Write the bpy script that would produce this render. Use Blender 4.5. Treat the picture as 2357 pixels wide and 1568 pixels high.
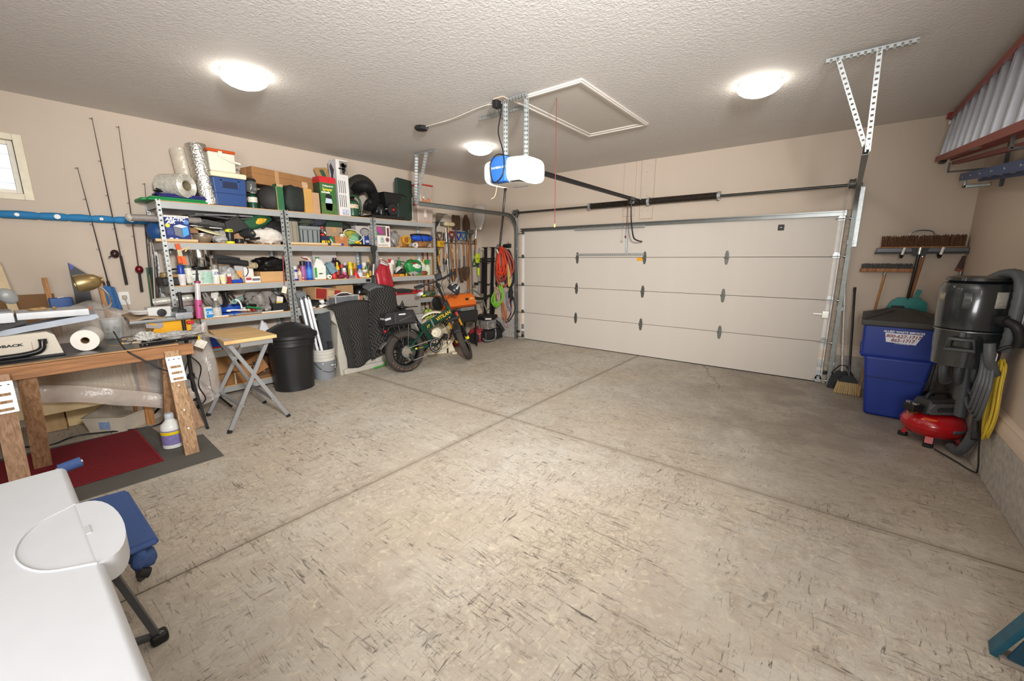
import bpy,bmesh,math,random
from mathutils import Vector as V,Matrix as MX,noise as NZ
for o in list(bpy.data.objects):bpy.data.objects.remove(o)
SC=bpy.context.scene
COL=SC.collection
PI=math.pi
RA=math.radians
rnd=random.Random(7)

# ---------------------------------------------------------------- camera, world, lights, exposure
cam=bpy.data.cameras.new('camera');co=bpy.data.objects.new('camera',cam);COL.objects.link(co)
cam.sensor_width=36.0;cam.sensor_fit='HORIZONTAL';cam.lens=14.4985;cam.clip_start=0.02;cam.clip_end=200
yw,pt,rl=RA(-38.364),RA(11.3296),RA(-0.1083)
fw=V((math.sin(yw)*math.cos(pt),math.cos(yw)*math.cos(pt),-math.sin(pt)))
rt=V((math.cos(yw),-math.sin(yw),0));up=rt.cross(fw)
rt,up=rt*math.cos(rl)+up*math.sin(rl),up*math.cos(rl)-rt*math.sin(rl)
m=MX.Identity(4)
for i in range(3):m[i][0],m[i][1],m[i][2]=rt[i],up[i],-fw[i]
m.translation=V((6.018,-6.5223,1.5954))
co.matrix_world=m
SC.camera=co
SC.view_settings.view_transform='Standard';SC.view_settings.look='None'
SC.view_settings.exposure=0.0;SC.view_settings.gamma=1.0
try:SC.view_settings.use_curve_mapping=False
except Exception:pass
try:
    SC.cycles.use_denoising=True
    SC.cycles.max_bounces=8;SC.cycles.diffuse_bounces=5;SC.cycles.transparent_max_bounces=16
    SC.cycles.sample_clamp_indirect=6.0
    SC.cycles.caustics_reflective=False;SC.cycles.caustics_refractive=False
except Exception:pass

W=bpy.data.worlds.new('sky');SC.world=W;W.use_nodes=True
nt=W.node_tree;bg=nt.nodes['Background']
bg.inputs[0].default_value=(0.86,0.93,1.0,1);bg.inputs[1].default_value=2.4

def area(name,loc,to,sx,sy,power,col=(1,1,1)):
    l=bpy.data.lights.new(name,'AREA');l.shape='RECTANGLE';l.size=sx;l.size_y=sy;l.energy=power;l.color=col
    o=bpy.data.objects.new(name,l);COL.objects.link(o);o.location=loc
    o.rotation_euler=(V(to)-V(loc)).to_track_quat('-Z','Y').to_euler();return o
# the photographer's flash beside the camera and its bounce off the ceiling behind the camera
l=bpy.data.lights.new('flash_light','SPOT');l.energy=1500;l.spot_size=RA(104);l.spot_blend=1.0;l.shadow_soft_size=.22;l.color=(1.0,0.99,0.97)
o=bpy.data.objects.new('flash_light',l);COL.objects.link(o);o.location=(6.7,-6.35,2.5);o.rotation_euler=(V((1.4,-2.0,1.9))-V(o.location)).to_track_quat('-Z','Y').to_euler()
area('bounce_light',(6.0,-7.95,1.6),(2.4,-3.6,3.05),2.0,1.2,150,(0.98,0.99,1.0))

# ---------------------------------------------------------------- materials
def lin(h):
    h=h.lstrip('#');r=[]
    for i in(0,2,4):
        c=int(h[i:i+2],16)/255;r.append(c/12.92 if c<=.04045 else((c+.055)/1.055)**2.4)
    return(r[0],r[1],r[2],1)
MATS={}
def mat(hx,rough=.5,metal=0.,var=.08,sc=14.,bump=0.,bsc=60.,trans=0.,alpha=1.,em=0.,coat=0.,stretch=None,spec=.5,ior=1.45,trl=0.):
    key=(hx,rough,metal,var,sc,bump,bsc,trans,alpha,em,coat,stretch,spec,ior,trl)
    if key in MATS:return MATS[key]
    M=bpy.data.materials.new('surface_%d'%len(MATS));M.use_nodes=True;MATS[key]=M
    n,L=M.node_tree.nodes,M.node_tree.links;p=n['Principled BSDF'];c=lin(hx)
    p.inputs['Base Color'].default_value=c;p.inputs['Roughness'].default_value=rough;p.inputs['Metallic'].default_value=metal
    p.inputs['Specular IOR Level'].default_value=spec;p.inputs['IOR'].default_value=ior
    if trans:p.inputs['Transmission Weight'].default_value=trans
    if alpha<1:p.inputs['Alpha'].default_value=alpha
    if coat:p.inputs['Coat Weight'].default_value=coat;p.inputs['Coat Roughness'].default_value=.08
    if em:p.inputs['Emission Color'].default_value=c;p.inputs['Emission Strength'].default_value=em
    tc=n.new('ShaderNodeTexCoord');mp=n.new('ShaderNodeMapping');L.new(tc.outputs['Object'],mp.inputs[0])
    if stretch:mp.inputs['Scale'].default_value=stretch
    if var:
        t=n.new('ShaderNodeTexNoise');t.inputs['Scale'].default_value=sc;t.inputs['Detail'].default_value=4;L.new(mp.outputs[0],t.inputs['Vector'])
        r=n.new('ShaderNodeMapRange');r.inputs[1].default_value=.25;r.inputs[2].default_value=.75
        r.inputs[3].default_value=1-var;r.inputs[4].default_value=1+var;L.new(t.outputs['Fac'],r.inputs[0])
        mx=n.new('ShaderNodeVectorMath');mx.operation='SCALE';mx.inputs[0].default_value=c[:3];L.new(r.outputs[0],mx.inputs['Scale'])
        L.new(mx.outputs[0],p.inputs['Base Color'])
    if bump:
        t2=n.new('ShaderNodeTexNoise');t2.inputs['Scale'].default_value=bsc;t2.inputs['Detail'].default_value=3;L.new(mp.outputs[0],t2.inputs['Vector'])
        b=n.new('ShaderNodeBump');b.inputs['Strength'].default_value=bump;b.inputs['Distance'].default_value=.01
        L.new(t2.outputs['Fac'],b.inputs['Height']);L.new(b.outputs[0],p.inputs['Normal'])
    return M
def film(hx,op=.35,rough=.25,st=None):
    "thin clear plastic: part glossy sheet, part see-through"
    key=('film',hx,op,rough,st)
    if key in MATS:return MATS[key]
    M=bpy.data.materials.new('film_%d'%len(MATS));M.use_nodes=True;MATS[key]=M
    n,L=M.node_tree.nodes,M.node_tree.links;p=n['Principled BSDF']
    p.inputs['Base Color'].default_value=lin(hx);p.inputs['Roughness'].default_value=rough;p.inputs['Alpha'].default_value=op
    tc=n.new('ShaderNodeTexCoord');t2=n.new('ShaderNodeTexNoise');t2.inputs['Scale'].default_value=9;t2.inputs['Detail'].default_value=5
    mp=n.new('ShaderNodeMapping');L.new(tc.outputs['Object'],mp.inputs[0]);L.new(mp.outputs[0],t2.inputs['Vector'])
    if st:mp.inputs['Scale'].default_value=st
    b=n.new('ShaderNodeBump');b.inputs['Strength'].default_value=.7;b.inputs['Distance'].default_value=.03
    L.new(t2.outputs['Fac'],b.inputs['Height']);L.new(b.outputs[0],p.inputs['Normal'])
    return M
def wood(hx,hx2,sc=5.,axis=1,rough=.6,bump=.15):
    key=('wood',hx,hx2,sc,axis)
    if key in MATS:return MATS[key]
    M=bpy.data.materials.new('timber_%d'%len(MATS));M.use_nodes=True;MATS[key]=M
    n,L=M.node_tree.nodes,M.node_tree.links;p=n['Principled BSDF'];p.inputs['Roughness'].default_value=rough
    tc=n.new('ShaderNodeTexCoord');mp=n.new('ShaderNodeMapping');L.new(tc.outputs['Object'],mp.inputs[0])
    s=[9,9,9];s[axis]=.7;mp.inputs['Scale'].default_value=s
    t=n.new('ShaderNodeTexNoise');t.inputs['Scale'].default_value=sc;t.inputs['Detail'].default_value=6;t.inputs['Distortion'].default_value=.8;L.new(mp.outputs[0],t.inputs['Vector'])
    r=n.new('ShaderNodeValToRGB');r.color_ramp.elements[0].color=lin(hx2);r.color_ramp.elements[1].color=lin(hx)
    r.color_ramp.elements[0].position=.36;r.color_ramp.elements[1].position=.62
    L.new(t.outputs['Fac'],r.inputs[0]);L.new(r.outputs[0],p.inputs['Base Color'])
    b=n.new('ShaderNodeBump');b.inputs['Strength'].default_value=bump;b.inputs['Distance'].default_value=.005
    L.new(t.outputs['Fac'],b.inputs['Height']);L.new(b.outputs[0],p.inputs['Normal'])
    return M

# ---------------------------------------------------------------- mesh building
class G:
    def __init__(s,M=None):s.v=[];s.f=[];s.M=M;s.wn=False
    def add(s,vs,fs):
        k=len(s.v)
        for p in vs:
            p=V(p);s.v.append(s.M@p if s.M else p)
        s.f+=[tuple(i+k for i in f)for f in fs];return s
    def bx(s,x0,y0,z0,x1,y1,z1,bev=0.,seg=2):
        x0,x1=min(x0,x1),max(x0,x1);y0,y1=min(y0,y1),max(y0,y1);z0,z1=min(z0,z1),max(z0,z1)
        vs=[(x,y,z)for x in(x0,x1)for y in(y0,y1)for z in(z0,z1)]
        fs=[(0,1,3,2),(4,6,7,5),(0,4,5,1),(2,3,7,6),(0,2,6,4),(1,5,7,3)]
        if bev:
            s.wn=True;bm=bmesh.new();vv=[bm.verts.new(p)for p in vs]
            for f in fs:bm.faces.new([vv[i]for i in f])
            bmesh.ops.bevel(bm,geom=bm.edges[:]+bm.verts[:],offset=min(bev,.49*min(x1-x0,y1-y0,z1-z0)),segments=seg,profile=.5,affect='EDGES')
            bm.verts.index_update();vs=[p.co.copy()for p in bm.verts];fs=[tuple(w.index for w in f.verts)for f in bm.faces];bm.free()
        return s.add(vs,fs)
    def box(s,c,d,bev=0.,rot=None,seg=2):
        g=G();g.bx(-d[0]/2,-d[1]/2,-d[2]/2,d[0]/2,d[1]/2,d[2]/2,bev,seg)
        s.wn=s.wn or bool(bev);R=MX.Translation(c)@(rot if rot else MX.Identity(4));return s.add([R@p for p in g.v],g.f)
    def frus(s,z0,a,z1,b,c=(0,0),bev=0.,c2=None):
        "tapered box: half sizes a at z0, b at z1"
        c2=c2 or c
        vs=[(c[0]+i*a[0],c[1]+j*a[1],z0)for i,j in((-1,-1),(1,-1),(1,1),(-1,1))]+[(c2[0]+i*b[0],c2[1]+j*b[1],z1)for i,j in((-1,-1),(1,-1),(1,1),(-1,1))]
        fs=[(3,2,1,0),(4,5,6,7)]+[(i,(i+1)%4,(i+1)%4+4,i+4)for i in range(4)]
        if bev:
            s.wn=True;bm=bmesh.new();vv=[bm.verts.new(p)for p in vs]
            for f in fs:bm.faces.new([vv[i]for i in f])
            bmesh.ops.bevel(bm,geom=bm.edges[:]+bm.verts[:],offset=bev,segments=2,profile=.5,affect='EDGES')
            bm.verts.index_update();vs=[p.co.copy()for p in bm.verts];fs=[tuple(w.index for w in f.verts)for f in bm.faces];bm.free()
        return s.add(vs,fs)
    def cyl(s,p,q,r,r2=None,n=16,cap=True):
        r2=r if r2 is None else r2;p=V(p);q=V(q);d=(q-p).normalized()
        a=d.orthogonal().normalized();b=d.cross(a);vs=[]
        for c,rr in((p,r),(q,r2)):vs+=[c+a*rr*math.cos(2*PI*i/n)+b*rr*math.sin(2*PI*i/n)for i in range(n)]
        fs=[(i,(i+1)%n,(i+1)%n+n,i+n)for i in range(n)]
        if cap:fs+=[tuple(range(n-1,-1,-1)),tuple(range(n,2*n))]
        return s.add(vs,fs)
    def bar(s,p,q,w,h,upv=(0,0,1),ext=0.):
        "rectangular bar from p to q; w across, h along upv"
        p=V(p);q=V(q);d=(q-p).normalized();p-=d*ext;q+=d*ext;u=V(upv);a=d.cross(u)
        if a.length<1e-5:a=d.cross(V((1,0,0)))
        a.normalize();b=a.cross(d)
        vs=[c+a*i*w/2+b*j*h/2 for c in(p,q)for i,j in((-1,-1),(1,-1),(1,1),(-1,1))]
        return s.add(vs,[(0,1,2,3),(7,6,5,4)]+[(i,i+4,(i+1)%4+4,(i+1)%4)for i in range(4)])
    def tube(s,pts,r,n=8,closed=False,rs=None):
        pts=[V(p)for p in pts];N=len(pts);vs=[];a=None
        for i,p in enumerate(pts):
            t=(pts[(i+1)%N]-pts[i-1])if closed else(pts[min(i+1,N-1)]-pts[max(i-1,0)])
            if t.length<1e-9:t=V((0,0,1))
            t.normalize()
            a=t.orthogonal()if a is None else a-t*a.dot(t)
            if a.length<1e-6:a=t.orthogonal()
            a.normalize();b=t.cross(a);rr=rs[i]if rs else r
            vs+=[p+a*rr*math.cos(2*PI*k/n)+b*rr*math.sin(2*PI*k/n)for k in range(n)]
        fs=[(i*n+k,i*n+(k+1)%n,((i+1)%N)*n+(k+1)%n,((i+1)%N)*n+k)for i in range(N if closed else N-1)for k in range(n)]
        if not closed:fs+=[tuple(range(n-1,-1,-1)),tuple(range((N-1)*n,N*n))]
        return s.add(vs,fs)
    def lathe(s,prof,c=(0,0,0),n=24,R=None,ang=2*PI,ell=1.):
        "profile [(r,z)...] turned about z"
        vs=[];fs=[];k=len(prof)
        for i in range(n):
            a=ang*i/n
            vs+=[(r*math.cos(a),r*math.sin(a)*ell,z)for r,z in prof]
        for i in range(n):
            j=(i+1)%n
            fs+=[(i*k+t,j*k+t,j*k+t+1,i*k+t+1)for t in range(k-1)]
        ring=prof[0]==prof[-1]
        if prof[0][0]>1e-6 and not ring:fs.append(tuple(i*k for i in range(n-1,-1,-1)))
        if prof[-1][0]>1e-6 and not ring:fs.append(tuple(i*k+k-1 for i in range(n)))
        R=MX.Translation(c)@(R if R else MX.Identity(4));return s.add([R@V(p)for p in vs],fs)
    def prism(s,poly,a,b,ax='x'):
        "polygon in the other two axes, extruded from a to b along ax"
        def P(u,w,t):return{'x':(t,u,w),'y':(u,t,w),'z':(u,w,t)}[ax]
        n=len(poly);vs=[P(u,w,a)for u,w in poly]+[P(u,w,b)for u,w in poly]
        return s.add(vs,[tuple(range(n-1,-1,-1)),tuple(range(n,2*n))]+[(i,(i+1)%n,(i+1)%n+n,i+n)for i in range(n)])
    def ball(s,c,r,nu=16,nv=10,R=None,e=1.,wob=0.,seed=0,flat=None):
        "ellipsoid / super-ellipsoid, optionally lumpy"
        r=(r,r,r)if not hasattr(r,'__len__')else r;vs=[];fs=[]
        sg=lambda x:math.copysign(abs(x)**e,x)
        for j in range(nv+1):
            ph=-PI/2+PI*j/nv
            for i in range(nu):
                th=2*PI*i/nu;d=V((sg(math.cos(ph))*sg(math.cos(th)),sg(math.cos(ph))*sg(math.sin(th)),sg(math.sin(ph))))
                if wob:d*=1+wob*NZ.noise(V((d.x*1.7+seed*3.1,d.y*1.7,d.z*1.7)))+wob*.5*NZ.noise(V((d.x*4+seed,d.y*4,d.z*4+seed)))
                p=V((d.x*r[0],d.y*r[1],d.z*r[2]))
                if flat is not None and p.z<flat:p.z=flat
                vs.append(p)
        fs=[(j*nu+i,j*nu+(i+1)%nu,(j+1)*nu+(i+1)%nu,(j+1)*nu+i)for j in range(nv)for i in range(nu)]
        R=MX.Translation(c)@(R if R else MX.Identity(4));return s.add([R@p for p in vs],fs)
    def grid(s,fn,nu,nv,th=0.):
        "surface fn(u,v); th gives it thickness"
        P=[[V(fn(i/nu,j/nv))for j in range(nv+1)]for i in range(nu+1)];w=nv+1;N=(nu+1)*w
        vs=[p for row in P for p in row];fs=[(i*w+j,(i+1)*w+j,(i+1)*w+j+1,i*w+j+1)for i in range(nu)for j in range(nv)]
        if th:
            nn=[]
            for i in range(nu+1):
                for j in range(nv+1):
                    a=P[min(i+1,nu)][j]-P[max(i-1,0)][j];b=P[i][min(j+1,nv)]-P[i][max(j-1,0)];c=a.cross(b)
                    nn.append(c.normalized()if c.length>1e-9 else V((0,0,1)))
            vs+=[p-q*th for p,q in zip(vs,nn)];fs+=[tuple(i+N for i in reversed(f))for f in fs]
            ring=[i*w for i in range(nu+1)]+[nu*w+j for j in range(1,nv+1)]+[i*w+nv for i in range(nu-1,-1,-1)]+[j for j in range(nv-1,0,-1)]
            fs+=[(ring[i],ring[i]+N,ring[(i+1)%len(ring)]+N,ring[(i+1)%len(ring)])for i in range(len(ring))]
        return s.add(vs,fs)
    def mesh(s,name,mt,ang=.7):
        me=bpy.data.meshes.new(name);me.from_pydata([tuple(p)for p in s.v],[],s.f)
        bm=bmesh.new();bm.from_mesh(me);bmesh.ops.remove_doubles(bm,verts=bm.verts[:],dist=1e-6)
        bmesh.ops.recalc_face_normals(bm,faces=bm.faces[:]);bm.to_mesh(me);bm.free()
        me.materials.append(mt);me.shade_smooth()
        if s.wn and len(me.vertices)<6000:
            # face-weighted normals so that bevelled boxes stay flat on their big faces
            at=[[]for _ in me.vertices];fn=[(p.normal.copy(),p.area)for p in me.polygons]
            for p in me.polygons:
                for v in p.vertices:at[v].append(p.index)
            nn=[];ca=math.cos(max(ang,1.))
            for p in me.polygons:
                n0=fn[p.index][0]
                for v in p.vertices:
                    a=V((0,0,0))
                    for k in at[v]:
                        n1,ar=fn[k]
                        if n1.dot(n0)>ca:a+=n1*ar
                    nn.append(tuple(a.normalized()if a.length>1e-12 else n0))
            me.normals_split_custom_set(nn)
        else:me.set_sharp_from_angle(angle=ang)
        return me
def tag(o,label=None,cat=None,group=None,kind=None):
    for k,v in(('label',label),('category',cat),('group',group),('kind',kind)):
        if v:o[k]=v
    return o
def ob(name,g,mt,par=None,label=None,cat=None,group=None,kind=None,loc=None,rz=0.,ang=.7,rot=None):
    o=bpy.data.objects.new(name,g.mesh(name,mt,ang)if isinstance(g,G)else g);COL.objects.link(o)
    if par:o.parent=par
    if loc:o.location=loc
    if rz:o.rotation_euler[2]=rz
    if rot:o.rotation_euler=rot
    return tag(o,label,cat,group,kind)
def thing(name,label,cat,loc=(0,0,0),rz=0.,group=None,rot=None,par=None):
    o=bpy.data.objects.new(name,None);COL.objects.link(o);o.location=loc;o.rotation_euler=rot if rot else(0,0,rz);o.empty_display_size=.05
    if par:o.parent=par
    return tag(o,label,cat,group)
def dup(o,loc=None,rz=None,label=None,group=None,par=None):
    c=o.copy();COL.objects.link(c)
    if par:c.parent=par
    if loc:c.location=loc
    if rz is not None:c.rotation_euler[2]=rz
    if label:c['label']=label
    if group:c['group']=group
    for ch in list(o.children):dup(ch,par=c)
    return c
def text(name,s,size,mt,par,loc,rot,th=.0006,align='CENTER',sx=1.,bold=0.,shear=0.):
    "real lettering as a thin mesh part; faces +Z before rot"
    cu=bpy.data.curves.new('lettering','FONT');cu.body=s;cu.size=size;cu.align_x=align;cu.align_y='CENTER';cu.extrude=th;cu.offset=bold;cu.resolution_u=2;cu.shear=shear
    t=bpy.data.objects.new('lettering_src',cu);COL.objects.link(t)
    me=bpy.data.meshes.new_from_object(t.evaluated_get(bpy.context.evaluated_depsgraph_get()));bpy.data.objects.remove(t);bpy.data.curves.remove(cu)
    me.materials.clear();me.materials.append(mt)
    o=ob(name,me,mt,par,loc=loc,rot=rot);o.scale=(sx,1,1);return o
FX=(PI/2,0,PI/2)     # lettering turned to face +x
FY=(PI/2,0,0)        # lettering turned to face -y
def arc(c,r,a0,a1,n,u=(1,0,0),w=(0,0,1)):
    c,u,w=V(c),V(u),V(w);return[c+u*r*math.cos(a0+(a1-a0)*i/n)+w*r*math.sin(a0+(a1-a0)*i/n)for i in range(n+1)]
def curve(pts,n=8):
    "smooth (Catmull-Rom) line through pts"
    P=[V(p)for p in pts];P=[P[0]*2-P[1]]+P+[P[-1]*2-P[-2]];out=[]
    for i in range(1,len(P)-2):
        for k in range(n):
            t=k/n;a,b,c,d=P[i-1:i+3]
            out.append(.5*((2*b)+(c-a)*t+(2*a-5*b+4*c-d)*t*t+(3*b-a-3*c+d)*t**3))
    return out+[P[-2]]

# ---------------------------------------------------------------- the room
RX,RY0,RH=7.022,-8.3,3.055
WALL=mat('#c6b7a7',.75,var=.03,sc=1.2,bump=.06,bsc=90)
TRIM=mat('#cdbba8',.5,var=.03)
STEEL=mat('#8b8e8d',.34,.9,var=.1,sc=9)
GALV=mat('#b4b9b9',.42,.7,var=.14,sc=30)
TRK=mat('#868a88',.5,.7,var=.14,sc=30)
DKST=mat('#4a4a48',.4,.7)
BLK=mat('#1b1b1c',.5)
BLKG=mat('#141416',.2,coat=.3)
RUB=mat('#222223',.8)
WHT=mat('#e9e8e4',.45)
CHR=mat('#d5d7d8',.18,1.)

def floor_mat():
    M=bpy.data.materials.new('concrete_floor');M.use_nodes=True;n,L=M.node_tree.nodes,M.node_tree.links;p=n['Principled BSDF']
    geo=n.new('ShaderNodeNewGeometry')
    def noise(sc,det=5,vec=None,dist=0.,rough=.55):
        t=n.new('ShaderNodeTexNoise');t.inputs['Scale'].default_value=sc;t.inputs['Detail'].default_value=det;t.inputs['Distortion'].default_value=dist;t.inputs['Roughness'].default_value=rough
        L.new(vec or geo.outputs['Position'],t.inputs['Vector']);return t.outputs['Fac']
    def ramp(x,a,b,c0=0.,c1=1.):
        r=n.new('ShaderNodeMapRange');r.inputs[1].default_value=a;r.inputs[2].default_value=b;r.inputs[3].default_value=c0;r.inputs[4].default_value=c1;L.new(x,r.inputs[0]);return r.outputs[0]
    def mix(f,a,b):
        m=n.new('ShaderNodeMix');m.data_type='RGBA';L.new(f,m.inputs[0])
        for s,i in((a,6),(b,7)):
            if isinstance(s,str):m.inputs[i].default_value=lin(s)
            else:L.new(s,m.inputs[i])
        return m.outputs[2]
    def mul(a,b):
        m=n.new('ShaderNodeMath');m.operation='MULTIPLY';L.new(a,m.inputs[0])
        if isinstance(b,float):m.inputs[1].default_value=b
        else:L.new(b,m.inputs[1])
        return m.outputs[0]
    base=mix(ramp(noise(.9,4),.35,.65),'#b9ad9b','#c3bdb2')
    base=mix(ramp(noise(5,8,dist=1.2,rough=.7),.42,.68,0,.75),base,'#a89b8b')
    base=mix(ramp(noise(15,6,dist=2.),.54,.72,0,.6),base,'#ddd1bb')
    base=mix(ramp(noise(2.6,6,dist=3.,rough=.65),.56,.74,0,.45),base,'#96897a')
    # long trowel and scrape marks
    mp=n.new('ShaderNodeMapping');mp.inputs['Scale'].default_value=(3.2,26,1);mp.inputs['Rotation'].default_value=(0,0,.5);L.new(geo.outputs['Position'],mp.inputs[0])
    base=mix(mul(ramp(noise(1.8,8,mp.outputs[0],1.5,.7),.55,.65,0,1.),ramp(noise(1.3,3),.34,.56)),base,'#5b544b')
    mp2=n.new('ShaderNodeMapping');mp2.inputs['Scale'].default_value=(22,4,1);mp2.inputs['Rotation'].default_value=(0,0,.25);L.new(geo.outputs['Position'],mp2.inputs[0])
    base=mix(mul(ramp(noise(2.2,8,mp2.outputs[0],1.2,.7),.57,.65,0,.95),ramp(noise(1.7,3),.38,.58)),base,'#57504a')
    # fine crazing of the slab
    vo=n.new('ShaderNodeTexVoronoi');vo.feature='DISTANCE_TO_EDGE';vo.inputs['Scale'].default_value=22
    wv=n.new('ShaderNodeTexNoise');wv.inputs['Scale'].default_value=9;L.new(geo.outputs['Position'],wv.inputs['Vector'])
    va=n.new('ShaderNodeVectorMath');va.operation='MULTIPLY_ADD';L.new(wv.outputs['Color'],va.inputs[0]);va.inputs[1].default_value=(.08,.08,0);L.new(geo.outputs['Position'],va.inputs[2]);L.new(va.outputs[0],vo.inputs['Vector'])
    base=mix(mul(ramp(vo.outputs['Distance'],.0,.06,.5,0),ramp(noise(1.1,3),.45,.6)),base,'#6f665c')
    # tyre grime and drips worn into the bay by the big door
    sx=n.new('ShaderNodeSeparateXYZ');L.new(geo.outputs['Position'],sx.inputs[0])
    gr=mul(ramp(sx.outputs['X'],3.2,5.4),ramp(sx.outputs['Y'],-4.2,-2.2));gr=mul(gr,ramp(noise(1.6,5,dist=1.),.3,.62,.25,.95))
    base=mix(mul(gr,.8),base,'#82776c')
    # dirt and wear worn in along the control joints, and one hairline crack by the door
    def band(out,at,w,amp):
        wob=n.new('ShaderNodeMath');wob.operation='MULTIPLY_ADD';L.new(noise(5,4),wob.inputs[0]);wob.inputs[1].default_value=amp;L.new(out,wob.inputs[2])
        d=n.new('ShaderNodeMath');d.operation='SUBTRACT';L.new(wob.outputs[0],d.inputs[0]);d.inputs[1].default_value=at+amp*.5
        a=n.new('ShaderNodeMath');a.operation='ABSOLUTE';L.new(d.outputs[0],a.inputs[0]);return ramp(a.outputs[0],w*.3,w,1,0)
    for ax,at in(('X',3.526),('Y',-3.434)):
        base=mix(mul(band(sx.outputs[ax],at,.06,.03),.3),base,'#857866');base=mix(mul(band(sx.outputs[ax],at,.014,.004),.6),base,'#6d5f4e')
    cr=n.new('ShaderNodeMath');cr.operation='MULTIPLY_ADD';L.new(sx.outputs['Y'],cr.inputs[0]);cr.inputs[1].default_value=.42;L.new(sx.outputs['X'],cr.inputs[2])
    base=mix(mul(mul(band(cr.outputs[0],4.55,.012,.22),.6),ramp(sx.outputs['Y'],-1.3,-1.0)),base,'#54493e')
    L.new(base,p.inputs['Base Color'])
    rr=ramp(noise(3,5),.3,.7,.42,.62);L.new(rr,p.inputs['Roughness'])
    b=n.new('ShaderNodeBump');b.inputs['Strength'].default_value=.25;b.inputs['Distance'].default_value=.006;L.new(noise(24,8,dist=1.5),b.inputs['Height']);L.new(b.outputs[0],p.inputs['Normal'])
    return M
FLOORM=floor_mat()
fl=ob('floor',G().bx(-.1,RY0-.1,-.2,RX+.1,.3,-.014),mat('#4d453b',.95),kind='structure')
JX,JY,jw=3.526,-3.434,.005
for x0,x1 in((-.02,JX-jw),(JX+jw,RX+.02)):
    for y0,y1 in((RY0,JY-jw),(JY+jw,.12)):
        ob('floor_slab',G().bx(x0,y0,-.06,x1,y1,0,.004),FLOORM,fl)
# hand-tooled shoulders along the control joints: slightly worn concrete lips
def ceil_mat():
    M=mat('#d3cfcb',.8,var=.02,sc=2.);M=M.copy();n,L=M.node_tree.nodes,M.node_tree.links;p=n['Principled BSDF']
    geo=n.new('ShaderNodeNewGeometry')
    t=n.new('ShaderNodeTexNoise');t.inputs['Scale'].default_value=38;t.inputs['Detail'].default_value=6;t.inputs['Distortion'].default_value=.9;L.new(geo.outputs['Position'],t.inputs['Vector'])
    r=n.new('ShaderNodeMapRange');r.inputs[1].default_value=.4;r.inputs[2].default_value=.62;L.new(t.outputs['Fac'],r.inputs[0])
    b=n.new('ShaderNodeBump');b.inputs['Strength'].default_value=.24;b.inputs['Distance'].default_value=.010;L.new(r.outputs[0],b.inputs['Height']);L.new(b.outputs[0],p.inputs['Normal'])
    return M
CEIL=ceil_mat()
ob('ceiling',G().bx(-.1,RY0-.1,RH,RX+.1,.3,RH+.1),CEIL,kind='structure')
DL,DR,DH=1.097,5.974,2.134
WX0,WX1,WY0,WY1,WZ0,WZ1=0,0,-6.86,-6.12,2.128,2.70
g=G()
for a in((-.14,RY0,0,0,WY0,RH),(-.14,WY1,0,0,.14,RH),(-.14,WY0,0,0,WY1,WZ0),(-.14,WY0,WZ1,0,WY1,RH)):g.bx(*a)
ob('wall_left',g,WALL,kind='structure')
g=G();g.bx(0,0,0,DL,.14,RH);g.bx(DR,0,0,RX,.14,RH);g.bx(DL,0,DH,DR,.14,RH)
ob('wall_back',g,WALL,kind='structure')
ob('wall_right',G().bx(RX,RY0,0,RX+.14,.14,RH),WALL,kind='structure')
ob('wall_front',G().bx(-.14,RY0-.14,0,RX+.14,RY0,RH),WALL,kind='structure')
# poured curb under the drywall and the base moulding on top of it
CURB=mat('#a9a39b',.9,var=.22,sc=22,bump=.6,bsc=45)
ob('trim_1',G().bx(RX-.03,RY0,0,RX-.001,-.03,.405,.01),CURB,kind='structure')
ob('trim_2',G().bx(DR+.10,-.03,0,RX-.001,-.001,.39,.008),CURB,kind='structure')
ob('trim_3',G().bx(0.001,-.03,0,DL-.06,-.001,.39,.008),CURB,kind='structure')
def base_prof(t):return[(0,0),(t,0),(t,.07),(t*.8,.082),(t*.8,.105),(t*.45,.118),(t*.35,.135),(0,.135)]
ob('baseboard_right',G().prism([(RX-.001-a,.406+b)for a,b in base_prof(.032)],RY0,-.03,'y'),TRIM,kind='structure')
ob('baseboard_back',G().prism([(-.001-a,.391+b)for a,b in base_prof(.032)],DR+.10,RX-.03,'x'),TRIM,kind='structure')
ob('trim_4',G().prism([(-.001-a,.391+b)for a,b in base_prof(.032)],.001,DL-.06,'x'),TRIM,kind='structure')
# boards on the wall behind the torsion spring
_b=[3.135,3.326,3.421,3.622]
ob('trim_5',G().bx(_b[0],-.02,2.24,_b[1],-.001,RH-.002,.003),WALL,kind='structure')
t6=ob('trim_6',G().bx(_b[2],-.03,2.19,_b[3],-.001,RH-.002,.003),WALL,kind='structure')
for i in range(9):
    x=_b[2]+.02+(_b[3]-_b[2]-.04)*rnd.random();z=2.25+.75*rnd.random()
    ob('nail',G().cyl((x,-.033,z),(x,-.03,z),.004,n=8),DKST,t6)

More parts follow.
